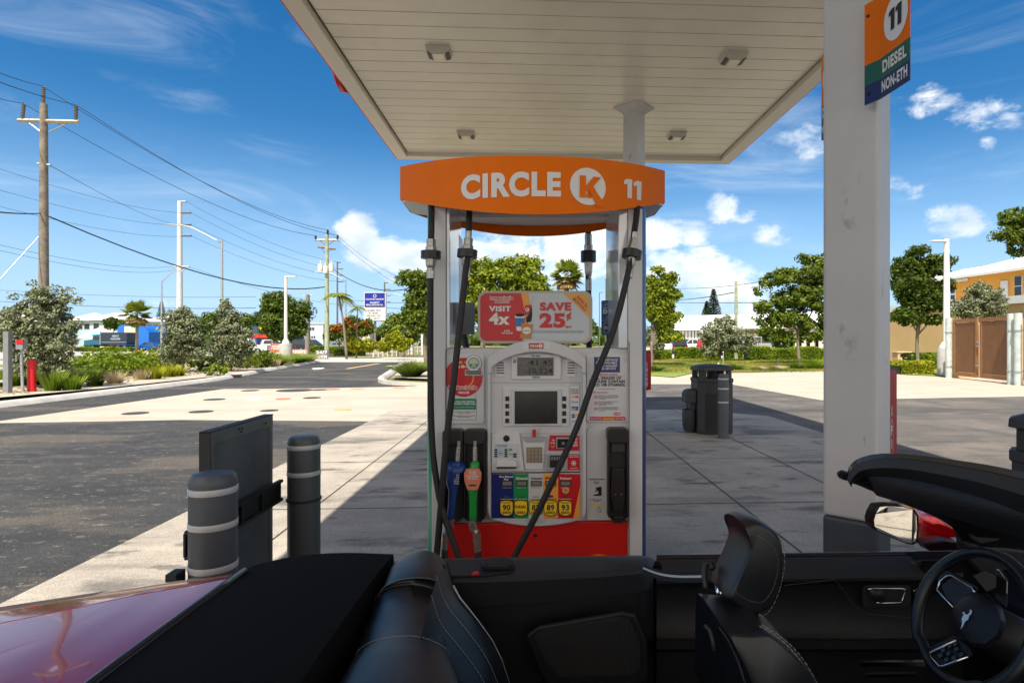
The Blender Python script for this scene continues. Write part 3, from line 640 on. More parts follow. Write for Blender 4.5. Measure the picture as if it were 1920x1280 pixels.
# grade panel
YG = YZ + .018
def gq(b, u0, v0, u1, v1, Y, m): b.flat([at(u0, v1, Y), at(u1, v1, Y), at(u1, v0, Y), at(u0, v0, Y)], m)
GR = ((921.5, 963, mNavy, 'Non Ethanol\nPlus', '90', 937, 941, mLet), (963, 991, mGrn, 'Diesel', 'DIESEL', 963.7, 968, mLet), (991, 1018.5, mPumpW, 'Unleaded', '87', 991.5, 995.5, mInk), (1018.5, 1046.5, mOrS, 'Plus', '89', 1019.5, 1022.5, mInk), (1046.5, 1088, mRedS, 'Premium+', '93', 1047, 1050.5, mLet))
for (u0, u1, m, nm, oc, bx, lx, tm) in GR:
    s_ = P('grade_strip', lambda b: gq(b, u0, 888, u1, 971, YG, m), label=nm.replace('\n', ' ').lower() + ' grade strip')
    cw = 25; P('grade_word', lambda b: text(b, nm, lx - 5 if oc == '90' else lx, 891 if oc == '90' else 894, lx + 21, 900 if oc == '90' else 898.6, YG - .001, tm, .035), s_)
    P('price_window', lambda b: pbox(b, lx, 901, lx + 20, 911, YG - .006, .005, mInk), s_, bevel=.001)
    P('price_lcd', lambda b: pbox(b, lx + 1.5, 902.3, lx + 18.5, 909.6, YG - .0075, .002, mat('lcd_grey', (.20, .18, .18), .3)), s_)
    P('fine_print', lambda b: (text(b, 'Per gallon incl. tax', lx + 1, 913, lx + 18, 914.8, YG - .001, tm, .01), text(b, 'Minimum octane', lx + 4, 929.5, lx + 15, 931.8, YG - .001, mInk if oc != '90' else mat('dim_olive', (.15, .13, .05), .5), .04), text(b, 'Ultra low sulfur' if oc == 'DIESEL' else 'Contains ethanol', bx + 1, 934, bx + 24, 935.8, YG - .001, tm, .03)), s_)
    c_ = bx + 12.8; bt = P('octane_button', lambda b: (ppoly(b, [(c_ - 12.6, 940), (c_ - 8, 937.6), (c_, 936.8), (c_ + 8, 937.6), (c_ + 12.6, 940), (c_ + 12.9, 955), (c_ + 11.6, 963), (c_ + 6, 966.5), (c_, 967.4), (c_ - 6, 966.5), (c_ - 11.6, 963), (c_ - 12.9, 955)], YG - .005, .004, mInk)), s_)
    P('button_face', lambda b: (ppoly(b, [(c_ - 11.3, 941), (c_ - 7.4, 939), (c_, 938.2), (c_ + 7.4, 939), (c_ + 11.3, 941), (c_ + 11.6, 955), (c_ + 10.4, 962), (c_ + 5.5, 965), (c_, 966), (c_ - 5.5, 965), (c_ - 10.4, 962), (c_ - 11.6, 955)], YG - .007, .002, mYel)), bt)
    def bw(b):
        Y = YG - .008
        if oc == 'DIESEL': text(b, 'DIESEL', c_ - 10.6, 947, c_ + 10.6, 952.3, Y, mInk, .04)
        else: text(b, oc, c_ - 7.2, 945.5, c_ + 7.2, 956.5, Y, mInk, .03); text(b, 'MINIMUM OCTANE RATING\n(R+M)/2 METHOD', c_ - 9.5, 940.6, c_ + 9.5, 943.8, Y, mInk, .03)
        gq(b, c_ - 8, 958.2, c_ + 8, 962.3, Y, mInk); text(b, 'PUSH HERE', c_ - 7, 959, c_ + 7, 961.6, Y - .001, mYel, .03)
    P('button_words', bw, bt)
    if oc == '93':
        P('wedge_gold', lambda b: b.flat([at(*p, YG - .0006) for p in ((1075, 971), (1088, 971), (1088, 910))], mOrS), s_)
        P('round_seal', lambda b: (b.flat([at(u, v, YG - .001) for u, v in circ(1060.5, 918.5, 6, 24)], mat('seal_cream', (.62, .56, .30), .5)), b.flat([at(u, v, YG - .0018) for u, v in circ(1060.5, 918.5, 4, 20)], mat('seal_olive', (.12, .12, .02), .5)), text(b, 'TOP\nTIER', 1057.6, 915.6, 1063.4, 921.3, YG - .0026, mYel, .03)), s_)
    if oc == '89':
        P('blue_seal', lambda b: b.flat([at(u, v, YG - .001) for u, v in circ(1032, 930, 5.5, 20, 2.4)], mBlu), s_)
P('embossed_word', lambda b: (text(b, 'GILBARCO', 986, 972.5, 1022, 976.5, YZ + .021, mPumpD, .0), text(b, 'VEEDER-ROOT', 986, 977.5, 1022, 980.8, YZ + .021, mPumpD, .0)))
# left panel stickers
YS = YP + .019
def seal(b):
    for r, m, d in ((36.4, mLet, 0), (35.6, mRedS, .0008)): b.flat([at(u, v, YS - d) for u, v in circ(869.5, 707, r, 48, r * 1.03)], m)
rs = P('round_red_sticker', seal)
P('sticker_ring', lambda b: (b.loft([[at(u, v, YS - .0014) for u, v in circ(868, 707, 21, 40)], [at(u, v, YS - .0014) for u, v in circ(868, 707, 18.5, 40)]], mOrS, caps=False)), rs)
P('sticker_words', lambda b: (text(b, 'Sign up', 850, 675.5, 881, 682.5, YS - .002, mat('word_yellow', (.75, .55, .2), .5), .05), text(b, 'for free', 848, 683.5, 883, 690, YS - .002, mLet, .05), otext(b, 'innercircle', 841, 722.5, 894, 729.5, YS - .003, mRedS, mLet, .03, 1.0), text(b, 'CIRCLE', 859, 733.5, 873.5, 738, YS - .002, mLet, .06), b.flat([at(u, v, YS - .002) for u, v in circ(877, 735.8, 2.7, 20)], mLet), text(b, 'K', 875.8, 734.2, 878.4, 737.4, YS - .003, mRedS, .03)), rs)
def ag(b):
    for r, m, d in ((15.0, mNavy, .0022), (14.2, mLet, .0028), (10.8, mNavy, .0034), (9.8, mBlL, .004)): b.flat([at(u, v, YS - d) for u, v in circ(888, 680.5, r, 36)], m)
    b.flat([at(u, v, YS - .0046) for u, v in [(888 + 7.6 * math.cos(a), 682 + 7.6 * math.sin(a)) for a in (math.pi * k / 12 for k in range(13))]], mDGrn)
    b.flat([at(u, v, YS - .0046) for u, v in [(888 + 7.6 * math.cos(a), 681.5 - 5.6 * math.sin(a)) for a in (math.pi * k / 12 for k in range(13))]], mat('seal_sun', (.62, .58, .25), .5))
    for k in range(-3, 4): b.flat([at(888 + k * .5, 682.5, YS - .0052), at(888 + k * .5 + .5, 682.5, YS - .0052), at(888 + k * 2.1 + .7, 688.6, YS - .0052), at(888 + k * 2.1, 688.6, YS - .0052)], mLet)
P('agriculture_seal', ag)
P('green_inspection_tag', lambda b: (gq(b, 872, 693.6, 903.5, 703.6, YS - .0024, mLet), gq(b, 873, 694.6, 902.5, 702.6, YS - .003, mNavy), gq(b, 874, 697, 901.5, 702, YS - .0036, mat('tag_green', (.30, .45, .04), .5)), text(b, 'CONSUMER SERVICES', 875, 698, 900.5, 701, YS - .0044, mNavy, .04)))
def uls(b):
    gq(b, 846.5, 747, 893.5, 787.3, YS, mDGrn); gq(b, 847.3, 767.5, 892.7, 786.6, YS - .0008, mPumpP)
    text(b, 'ULTRA-LOW SULFUR', 850, 751, 890, 754.2, YS - .0016, mLet, .04); text(b, 'HIGHWAY DIESEL FUEL', 848.5, 755.2, 891.5, 758.4, YS - .0016, mLet, .04)
    text(b, '(15 ppm Sulfur Maximum)', 850, 762, 889, 764.2, YS - .0016, mLet, .0); text(b, 'Required for use in all highway diesel\nvehicles and engines.', 850, 770.5, 890.5, 775, YS - .0016, mInk, .03)
    text(b, 'Recommended for use in all diesel\nvehicles and engines.', 850, 778, 889.5, 782.8, YS - .0016, mInk, .03)
P('diesel_notice', uls)
# right panel notices
def assist(b):
    gq(b, 1114, 669, 1162.5, 698, YS, mNavy); gq(b, 1115.5, 670.5, 1161.3, 696.8, YS - .0006, mat('sticker_navy_line', (.10, .18, .42), .4)); gq(b, 1116.1, 671.1, 1160.7, 696.2, YS - .001, mNavy)
    text(b, 'ASSISTANCE\nAVAILABLE', 1130, 672.5, 1158.5, 682, YS - .0018, mLet, .03); text(b, 'UPON REQUEST\n(305) 289-2151', 1119, 684, 1158, 694, YS - .0018, mLet, .03)
    b.loft([[at(u, v, YS - .0018) for u, v in circ(1122.6, 680, 4.6, 24)], [at(u, v, YS - .0018) for u, v in circ(1122.6, 680, 3.5, 24)]], mLet, caps=False)
    b.flat([at(u, v, YS - .0022) for u, v in circ(1122, 672.4, 1.1, 12)], mLet); b.flat([at(*p, YS - .0022) for p in ((1121.3, 680), (1127, 680), (1129, 683.6), (1128, 683.9), (1126.2, 681.2), (1121.3, 681.2), (1121.3, 674), (1122.6, 674), (1122.6, 680))], mLet)
P('assistance_sticker', assist)
def notice(b):
    Y = YS - .001
    text(b, 'IMPORTANT NOTICE', 1117, 700.5, 1158, 703.5, Y, mRedS, .03); gq(b, 1108, 704.2, 1168, 704.6, Y, mRedS)
    text(b, 'ALL GRADES OF', 1112, 705.5, 1164.5, 711, Y, mInk, .035); text(b, 'GASOLINE CONTAIN', 1105, 712, 1171.5, 717.5, Y, mInk, .035); text(b, 'UP TO 10% ETHANOL', 1104, 718.3, 1172.5, 724, Y, mInk, .035)
    text(b, 'Void customers please pay first', 1122, 728, 1154, 730, Y, mInk, .02); text(b, 'DEBIT CARD PAYMENTS', 1112, 734.5, 1140, 736.8, Y, mRedS, .02)
    for (v, s_) in ((744, 'Your account is updated with the\namount of purchase within 2 hours\nand may hold a deposit between\nand dispense.'), (755.5, 'You may be prompted to select your\ndebit method by PIN, or a\ncredit method or signature\nappears blank.'), (766, 'When using a debit card, your balance\nwill show the maximum hold until your\naccount that has moved the purchase\nby your bank.')):
        b.loft([[at(p, q, Y) for p, q in circ(1117.5, v, 3.6, 20)], [at(p, q, Y) for p, q in circ(1117.5, v, 3.0, 20)]], mRedS, caps=False)
        b.flat([at(p, q, Y) for p, q in circ(1117.5, v, 1.4, 12)], mRedS); text(b, s_, 1122.5, v - 3.8, 1160, v + 4.6, Y, mInk, .02, align='LEFT')
P('ethanol_notice', notice)
badge(None or pump, 1151, 773, 1163.5, 778, YS - .001)
P('red_banner', lambda b: (b.flat([at(u, v, YS) for u, v in rrect(1105.5, 781, 1173, 788, 2)], mRedS), text(b, 'Sign up for free', 1107.5, 782.7, 1127.5, 786.6, YS - .001, mLet, .02), text(b, 'innercircle', 1130, 782.5, 1152, 786.6, YS - .001, mYel, .06), text(b, 'Start Saving!', 1154, 782.7, 1171, 786.6, YS - .001, mLet, .02)))
def instr(b):
    Y = YP + .016
    text(b, 'INSTRUCTIONS', 1105.5, 896.5, 1132.5, 899.5, Y, mInk, .03); text(b, 'Remove\nNozzle', 1113, 901.5, 1124, 906.5, Y, mInk, .03)
    b.flat([at(*p, Y) for p in ((1113, 929), (1128, 929), (1128, 912), (1122, 912), (1114, 923), (1121, 919), (1122, 925), (1113, 927))], mInk); b.flat([at(*p, Y) for p in ((1116, 915), (1120, 912), (1120, 914), (1125, 914), (1125, 916), (1120, 916), (1120, 918))], mInk)
    text(b, 'Select Grade\nTo Lift', 1109, 935, 1128, 940, Y, mInk, .03)
    for k in range(3): gq(b, 1108.5 + 7.3 * k, 944.5, 1113.5 + 7.3 * k, 949.5, Y, mYel)
    b.flat([at(*p, Y) for p in ((1122, 950), (1123.4, 950), (1124, 953), (1127, 954), (1127, 960), (1122, 960), (1120, 956))], mInk); b.flat([at(*p, Y - .0006) for p in ((1122.4, 951), (1123, 951), (1123.5, 953.6), (1126.2, 954.6), (1126.2, 959.3), (1122.5, 959.3), (1120.8, 956))], mPumpP)
P('instruction_sticker', instr)
# nozzle boots
mBoot = mat('boot_black', (.014, .014, .015), .38, var=.2, vscale=20)
def boot(u0, u1, v0, v1, deep=.1):
    r = P('nozzle_boot', lambda b: ppoly(b, rrect(u0, v0, u1, v0 + 28, 7), YZ - .02, .08, mBoot), bevel=.006, seg=3)
    P('boot_back', lambda b: ppoly(b, [(u0 + 3, v0 + 15), (u1 - 3, v0 + 15), (u1 - 3, v1 - 6), (u1 - 8, v1), (u0 + 8, v1), (u0 + 3, v1 - 6)], YZ + .020, .02, mInk), r)
    P('boot_rim', lambda b: (ppoly(b, [(u0, v0 + 12), (u0 + 4, v0 + 16), (u0 + 4, v1 - 3), (u0, v1 - 8)], YZ - .012, .05, mBoot), ppoly(b, [(u1, v0 + 12), (u1 - 4, v0 + 16), (u1 - 4, v1 - 3), (u1, v1 - 8)], YZ - .012, .05, mBoot)), r, bevel=.003)
    return r
boot(829, 868, 806, 978); boot(869, 910, 806, 978)
rb = boot(1139.5, 1179, 803, 975)
P('boot_ramp', lambda b: (ppoly(b, [(1147, 878), (1170, 878), (1172, 930), (1168, 958), (1150, 958), (1145, 930)], YZ - .006, .03, mBoot), pbox(b, 1146, 817, 1173, 848, YZ + .002, .02, mat('boot_grey', (.03, .03, .032), .5)), pbox(b, 1151, 968, 1168, 981, YZ - .004, .04, mBoot)), rb, bevel=.004)
P('boot_studs', lambda b: [b.lathe([(.004, -.003), (.004, .002)], mSteel, tuple(at(u, 926, YZ - .008)), 10, 'y') for u in (1154, 1165)], rb)
# round stickers and papers up on the posts
P('price_notice_strip', lambda b: b.flat([(at(862, 700, 3.6).x + .03, 3.30, z) for z in (1.6, 2.1)] + [(at(862, 700, 3.6).x + .03, 3.5, z) for z in (2.1, 1.6)], mPumpP))

# ------------------------------------------------------------------ things fixed to or hanging from the pump
def toppersign():
    Y = YP + .10; root = empty('pump_topper_sign', tuple(at(1003, 643, Y)), 'red and white advertising board reading SAVE 25 cents, standing on top of the pump', 'advertising sign'); o = root.location.copy()
    def K(name, fn, par=root, **k):
        b = MB(); fn(b); b.v = [tuple(Vector(p) - o) for p in b.v]; return b.build(name, par, **k)
    K('frame', lambda b: ppoly(b, rrect(895.5, 545, 1111, 644, 17, 8), Y, .05, mat('topper_frame', (.46, .43, .37), .5)), bevel=.004)
    Y1 = Y - .002; face = K('poster', lambda b: b.flat([at(u, v, Y1) for u, v in rrect(900.5, 549.5, 1105, 639, 13, 8)], mat('poster_pale', (.50, .55, .60), .4)))
    K('red_field', lambda b: b.flat([at(u, v, Y1 - .001) for u, v in ([(979, 639), (900.5 + 13, 639)] + [(900.5 + 13 - 13 * math.sin(a), 626 + 13 * math.cos(a)) for a in (math.pi / 2 * k / 6 for k in range(1, 6))] + [(900.5, 626), (900.5, 562.5)] + [(913.5 - 13 * math.cos(a), 562.5 - 13 * math.sin(a)) for a in (math.pi / 2 * k / 6 for k in range(1, 6))] + [(913.5, 549.5), (978, 549.5), (984, 570), (987, 600), (984, 625)])], mRedS), face)
    K('orange_band', lambda b: (b.flat([at(*p, Y1 - .0014) for p in ((977, 549.5), (985.5, 549.5), (991.5, 585), (989, 620), (982, 625), (985, 590))], mOrS), b.flat([at(*p, Y1 - .0014) for p in ((985.5, 549.5), (991, 549.5), (993.5, 572), (993, 590), (991.5, 585))], mGold)), face)
    K('gold_corner', lambda b: b.flat([at(*p, Y1 - .001) for p in ((1056, 549.5), (1092, 549.5), (1101, 553), (1105, 562), (1105, 596))], mGold), face)
    T = lambda s, a, c_, d, e, m, bo=.04: (lambda b: text(b, s, a, c_, d, e, Y1 - .003, m, bo))
    K('word', lambda b: otext(b, 'innercircle', 919, 555, 962, 562, Y1 - .003, mRedS, mLet, .03, .8), face)
    K('word', lambda b: otext(b, 'rewards', 928, 563.3, 954.5, 568, Y1 - .003, mRedS, mLet, .03, .8), face)
    K('word', T('VISIT', 917, 573.5, 958, 584, mLet, .045), face); K('word', T('4x', 917, 586.5, 956, 608.5, mLet, .045), face); K('word', T('JOIN\nTO SAVE!', 940, 618.5, 961.5, 626, mLet, .03), face)
    K('word', T('SAVE', 1012, 566.5, 1071, 582.5, mRedS, .055), face); K('word', T('25', 1011.5, 586.5, 1060, 614.5, mRedS, .055), face); K('word', T('\u00a2', 1062, 585, 1071.5, 601, mRedS, .05), face); K('word', T('/gal', 1059, 610, 1071, 614.8, mRedS, .05), face)
    K('fine_print', T('Visit 4x per month and save 25 cents per gallon on your next fill up of 20 gallons. Terms apply at participating stores.\nOffer subject to change. See app for full details and conditions of the reward offer for members of the fuel program.', 999, 619, 1095, 624.5, mInk, .0), face)
    K('word', lambda b: (lambda c, ex, ey: text3(b, 'EARN 5x\nMONTHLY', c, ex, ey, mRedS, .03))(at(1073.5, 561, Y1 - .003), at(1097, 585, Y1 - .003) - at(1073.5, 561, Y1 - .003), at(1082.5, 551.5, Y1 - .003) - at(1073.5, 561, Y1 - .003)), face)
    K('drink_cup', lambda b: (b.flat([at(*p, Y1 - .002) for p in ((965, 590), (984, 590), (980, 620), (969, 620))], mLet), b.flat([at(*p, Y1 - .003) for p in ((966, 596), (983.5, 596), (981, 612), (968, 612))], mat('cup_blue', (.02, .16, .42), .4)), b.flat([at(u, v, Y1 - .0036) for u, v in circ(974.5, 590.5, 9, 18, 3)], mInk)), face)
    K('poster_nozzle', lambda b: (b.flat([at(*p, Y1 - .0024) for p in ((994, 573), (997, 573), (998, 590), (996, 603), (987, 605), (986, 596), (992, 588))], mInk), b.flat([at(*p, Y1 - .003) for p in ((1001.5, 556), (1003, 557), (995.5, 573), (993.5, 572))], mBlL), b.flat([at(*p, Y1 - .0036) for p in ((985, 572), (996, 571), (993, 587), (987, 591), (982, 588))], mRedS), b.flat([at(u, v, Y1 - .0042) for u, v in circ(988.5, 580.5, 3.6, 18)], mLet), text(b, 'K', 986.8, 578.4, 990.2, 582.6, Y1 - .005, mInk, .03)), face)
    K('snack_bag', lambda b: (b.flat([at(*p, Y1 - .0044) for p in ((977, 605.5), (999.5, 608), (996, 634), (974, 634.5), (978, 620))], mat('bag_orange', (.50, .22, .05), .5)), b.flat([at(u, v, Y1 - .005) for u, v in circ(987.5, 619.5, 8, 24, 6.5)], mLet), text(b, 'snacks', 982, 618.5, 993, 621, Y1 - .0056, mInk, .02)), face)
toppersign()
b = MB(); Yd = 3.66; o = at(1140, 640, Yd); b.poly([at(u, v, Yd) for u, v in rrect(1127.5, 563, 1156, 628, 3)], (0, .004, 0), mBlu)
text(b, 'FOR YOUR\nCONVENIENCE', 1130.5, 567.5, 1152, 573.5, Yd - .001, mBlL, .02); text(b, 'WE CARRY', 1130.5, 576, 1152.5, 579.5, Yd - .001, mLet, .03); text(b, 'DEF', 1130.5, 580.5, 1153, 588.5, Yd - .001, mLet, .07)
text(b, 'DIESEL\nEXHAUST\nFLUID INSIDE', 1131, 592, 1152.5, 602.5, Yd - .001, mBlL, .02); b.loft([[at(u, v, Yd - .001) for u, v in rrect(1132, 605, 1156, 624, 2.5)], [at(u, v, Yd - .001) for u, v in rrect(1132.8, 605.8, 1155.2, 623.2, 2)]], mLet, caps=False)
text(b, 'DEF', 1133.5, 611.5, 1141.5, 617, Yd - .001, mLet, .04); b.flat([at(*p, Yd - .001) for p in ((1143, 619), (1150, 619), (1150, 610), (1143, 610))], mLet)
b.tube([at(1139, 628, Yd + .002), at(1139, 655, Yd + .002)], .006, mInk); b.v = [tuple(Vector(p) - o) for p in b.v]
ds = b.build('fluid_notice_sign'); ds.location = o; tag(ds, 'small blue sign reading DEF beside the right post of the pump', 'sign')
b = MB(); Yg = 3.74; o = at(870, 600, Yg); b.poly([at(u, v, Yg) for u, v in ((864, 567), (890, 567), (890, 627), (864, 627))], (0, .003, 0), mat('sign_back_grey', (.22, .24, .27), .45)); b.v = [tuple(Vector(p) - o) for p in b.v]
gs = b.build('notice_board'); gs.location = o; tag(gs, 'blank grey back of a small board beside the left post of the pump', 'sign')

def fitting(b, p0, p1, ring_m=mBlk, rr=.052):
    """breakaway between two points: hex nuts, sleeve and a black collar"""
    p0, p1 = Vector(p0), Vector(p1); d = (p1 - p0); L = d.length
    prof = [(0, .017), (.14, .017), (.15, .024), (.30, .024), (.31, .029), (.40, .029), (.405, rr), (.57, rr), (.575, .029), (.72, .026), (.78, .02), (.82, .02), (.83, .022), (1, .022)]
    for (i, (a, r)) in enumerate(prof[:-1]):
        a2, r2 = prof[i + 1]
        if a2 - a < .03: continue
        q = p0 + d * a; w = p0 + d * a2; ring = r == rr
        b.tube([q, w], [r, r2 if abs(r2 - r) < .01 and not ring else r], mBlk if ring else mSteel, 20 if ring else 6 if r > .023 else 12)
def hose(label, path, r, fit=None, smooth=5, r2=None):
    root = empty('fuel_hose', tuple(path[0]), label, 'hose', 'black hoses hanging on the pump'); o = root.location.copy()
    b = MB(); sp = smooth_path(path, smooth); b.tube([Vector(p) - o for p in sp], r, mRub, 12); b.build('tube', root, smooth=True)
    if fit: b = MB(); fitting(b, Vector(fit[0]) - o, Vector(fit[1]) - o); b.build('breakaway', root, auto=30, smooth=True)
    return root
h = YP - .10
hose('black hose hanging straight down the far left post of the pump', [at(809, 368, 3.38), at(809, 392, 3.20), at(809, 420, h), at(808, 470, h), at(807, 560, h), at(807, 700, h), at(809, 800, h), at(814, 870, h - .02), at(828, 950, h - .05), at(848, 1010, h - .08), at(866, 1060, h - .1), at(885, 1110, h - .1)] , .0165, (at(808.5, 436, h), at(807.5, 522, h)))
hose('black hose slanting down over the red round sticker at the left of the pump', [at(880, 376, 3.34), at(880, 398, 3.17), at(877, 470, 3.06), at(872, 520, 3.05), at(862, 610, 3.03), at(850, 720, 3.02), at(840, 800, 3.02), at(833, 870, 3.03), at(830, 910, 3.04), at(824, 980, 3.05), at(819, 1040, 3.06), at(815, 1110, 3.08)], .0168, (at(879, 434, 3.07), at(873, 520, 3.06)))
hose('long black hose crossing the pump face from the top right to the bottom', [at(1196, 366, 3.38), at(1195, 391, 3.20), at(1190, 430, 3.10), at(1184, 475, 3.06), at(1176, 520, 3.04), at(1150, 620, 3.02), at(1112, 715, 3.0), at(1082, 800, 2.99), at(1046, 880, 2.99), at(1008, 960, 2.99), at(966, 1040, 3.0), at(930, 1110, 3.02)], .0168, (at(1191, 436, 3.08), at(1178, 520, 3.05)))
hose('black hose hanging behind the advertising board, seen through the pump frame', [at(1103, 415, 3.95), at(1103, 480, 3.95), at(1103.5, 560, 3.95), at(1105, 700, 3.95)], .020, (at(1103, 420, 3.95), at(1103.5, 545, 3.95)))
hose('short black hose end showing under the grey board at the left', [at(868, 622, 3.96), at(874, 650, 3.96), at(880, 690, 3.96)], .022)

def nozzle(label, body_m, uc, coil, bpts, cover=None, guard=None, sw=(), hose_to=None):
    Y = YZ - .05; root = empty('fuel_nozzle', tuple(at(uc, 900, Y)), label, 'fuel nozzle', 'fuel nozzles hung on the pump'); o = root.location.copy()
    def K(name, fn, par=root, **k):
        b = MB(); fn(b); b.v = [tuple(Vector(p) - o) for p in b.v]; return b.build(name, par, **k)
    (c0, v0, c1, v1) = coil
    def co(b):
        n = 26; rings = []
        for k in range(n + 1):
            f = k / n; p = at(c0 + (c1 - c0) * f, v0 + (v1 - v0) * f, Y + .03 - .02 * f); r = .0125 + .0035 * (1 if k % 4 < 2 else -.4)
            rings.append([(p.x + math.cos(a) * r, p.y + math.sin(a) * r, p.z) for a in (2 * math.pi * j / 12 for j in range(12))])
        b.loft(rings, mSteel)
        b.tube([at(c0 + (c0 - c1) * .5, v0 - 12, Y + .03), at(c0, v0, Y + .03)], .011, mSteel)
    K('spout', co, smooth=True, auto=50)
    rings = []
    for (u, v, w, d) in bpts:
        p = at(u, v, Y); rings.append([(p.x + math.copysign(abs(math.cos(a)) ** .8, math.cos(a)) * w * Y / F, p.y + math.sin(a) * d, p.z) for a in (2 * math.pi * j / 20 for j in range(20))])
    K('handle', lambda b: b.loft(rings, body_m), smooth=True, auto=60)
    if guard:
        def gd(b):
            p = at(guard[0], guard[1], Y); R_ = guard[2] * Y / F
            b.add([], [], body_m); rg = []
            for (r, z) in ((.3, .012), (.75, .010), (1.0, -.004), (1.0, -.022), (.7, -.012), (.3, -.008)):
                rg.append([(p.x + math.cos(a) * R_ * r, p.y + math.sin(a) * R_ * .8 * r, p.z + z + math.cos(a) * -.003 - math.sin(a) * -.012 * r) for a in (2 * math.pi * j / 32 for j in range(32))])
            b.loft(rg, body_m)
        K('splash_guard', gd, smooth=True, auto=45)
        K('handle_print', lambda b: text(b, 'NON ETHANOL\nMotor fuel only\nDo not top off\nHold lever firmly\nwhile filling tank', guard[0] - 4, 888, guard[0] + 6, 908, Y - .032, mLet, .02))
    if cover:
        u, v, w, hh = cover; pts = [(u - w * .75, v - hh), (u + w * .75, v - hh), (u + w, v - hh * .55), (u + w * .95, v + .1 * hh), (u + w * .62, v + hh * .9), (u, v + hh), (u - w * .62, v + hh * .9), (u - w * .95, v + .1 * hh), (u - w, v - hh * .55)]
        c_ = K('talker_cover', lambda b: ppoly(b, pts, Y - .048, .03, mat('cover_salmon', (.58, .20, .13), .35)), bevel=.005)
        K('cover_print', lambda b: (text(b, 'THE HOLD\nTO KEEP\nYOUR BUSINESS\nON TRACK', u - w * .72, v - hh * .82, u + w * .72, v - hh * .05, Y - .0495, mLet, .03), gq(b, u - w * .4, v + hh * .42, u + w * .4, v + hh * .56, Y - .0495, mInk)), c_)
    def swv(b):
        pp = [at(u, v, Y + .0) for u, v in sw]
        b.tube([pp[0], pp[1]], .021, mSteel, 6); b.tube([pp[1], pp[2]], [.017, .019], mSteel, 8); b.tube([pp[2], pp[3]], .021, mSteel, 6); b.tube([pp[3], pp[4]], .018, mSteel, 12)
    K('swivel', swv, smooth=True, auto=30)
    if hose_to: K('hose_end', lambda b: b.tube([at(u, v, Y) for u, v in hose_to], .018, mRub, 12), smooth=True)
mNb = mat('nozzle_blue', (.012, .05, .22), .35); mNg = mat('nozzle_green', (.01, .28, .05), .35)
nozzle('blue fuel nozzle with a round splash guard, hung at the left of the pump', mNb, 855, (860, 838, 858, 866), [(857, 864, 5, .018), (856, 868, 8, .025), (852, 878, 15, .034), (851, 892, 14, .034), (849, 905, 12.5, .03), (850, 918, 9, .026), (848, 940, 7.5, .022), (846, 960, 7.5, .02), (844, 972, 6.5, .018), (844, 976, 4, .012)], None, (855, 872, 19),
       [(845, 972), (843, 990), (835, 1000), (834, 1016), (834, 1030)], [(834, 1028), (833, 1060), (832, 1110)])
nozzle('green fuel nozzle with a salmon coloured cover, hung beside the blue one', mNg, 888, (890.5, 838, 890.5, 866), [(891, 864, 5, .018), (890, 869, 9, .028), (889, 878, 9.5, .03), (887, 895, 10, .03), (886, 915, 10, .028), (887, 928, 8, .024), (887, 945, 7.2, .022), (887, 965, 7.5, .02), (887, 974, 6.5, .018), (887, 978, 4, .012)], (886, 899.5, 16.5, 20.5), None,
       [(884, 974), (888, 992), (894, 998), (895, 1016), (896, 1034)], [(896, 1032), (897, 1060), (899, 1110)])
# ------------------------------------------------------------------ the convertible the picture is taken from (it faces right, +x)
def g3(*px): return [gnd(u, v, z) for u, v, z in px]
mPaint = mat('car_paint_red', (.62, .003, .006), .16, metal=.45, coat=.7)
mLea = mat('leather_black', (.0075, .009, .0125), .34, spec=.5, var=.2, vscale=40, bump=.12, bscale=700)
mLea2 = mat('leather_insert', (.007, .0075, .009), .5, bump=.15, bscale=300)
mTrim = mat('interior_trim', (.0075, .0085, .0115), .5, spec=.35, var=.15, vscale=20, bump=.1, bscale=350)
mTrimG = mat('interior_trim_grey', (.016, .0175, .022), .5, spec=.4, bump=.1, bscale=350)
mFab = mat('roof_fabric', (.0055, .0055, .006), .95, spec=.12, bump=.3, bscale=400)
mGlossB = mat('gloss_black', (.006, .006, .007), .22, spec=.4)
mHead = mat('header_dark', (.020, .021, .023), .6, bump=.1, bscale=350)
mChr = mat('chrome', (.6, .62, .66), .15, metal=1.0)
mThr = mat('seat_thread', (.24, .24, .24), .7)
mMir = mat('mirror_glass', (.85, .84, .80), .02, metal=1.0)
car = empty('convertible_car', (0, .82, 0), 'red open convertible with black leather seats, in the foreground', 'car'); CO = Vector((0, .82, 0))
def K(name, fn, par=None, label=None, sub=0, **k):
    b = MB(); fn(b); b.v = [tuple(Vector(p) - CO) for p in b.v]; o = b.build(name, par or car, label=label, **k)
    if sub:
        m = o.modifiers.new('subsurf', 'SUBSURF'); m.levels = sub; m.render_levels = sub
    return o
US = [445, 400, 355, 300, 250, 205, 160, 80, 0, -150, -400]
V1 = [1077, 1081, 1085, 1093, 1100, 1106, 1113, 1125, 1137, 1160, 1200]
Z1 = [.875, .873, .87, .866, .862, .858, .855, .85, .845, .835, .82]
V2 = [1079.5, 1088, 1097, 1106, 1115, 1125, 1135, 1151, 1167, 1200, 1255]
Z2 = [.905, .905, .902, .90, .898, .895, .892, .886, .88, .868, .85]
C1 = g3(*zip(US, V1, Z1)); C2 = g3(*zip(US, V2, Z2))
def side(b):
    c0 = [p + Vector((0, .10, -.22)) for p in C1]; c00 = [p + Vector((0, .10, -.50)) for p in C1]; mid = [p + Vector((0, .035, -.05)) for p in C1]
    top = [(a + c) / 2 + Vector((0, 0, .006)) for a, c in zip(C1, C2)]
    b.loft([c00, c0, mid, C1, top, C2, [p - Vector((0, .004, .02)) for p in C2]], mPaint, closed=False)
K('rear_quarter_panel', side, smooth=True, auto=60)
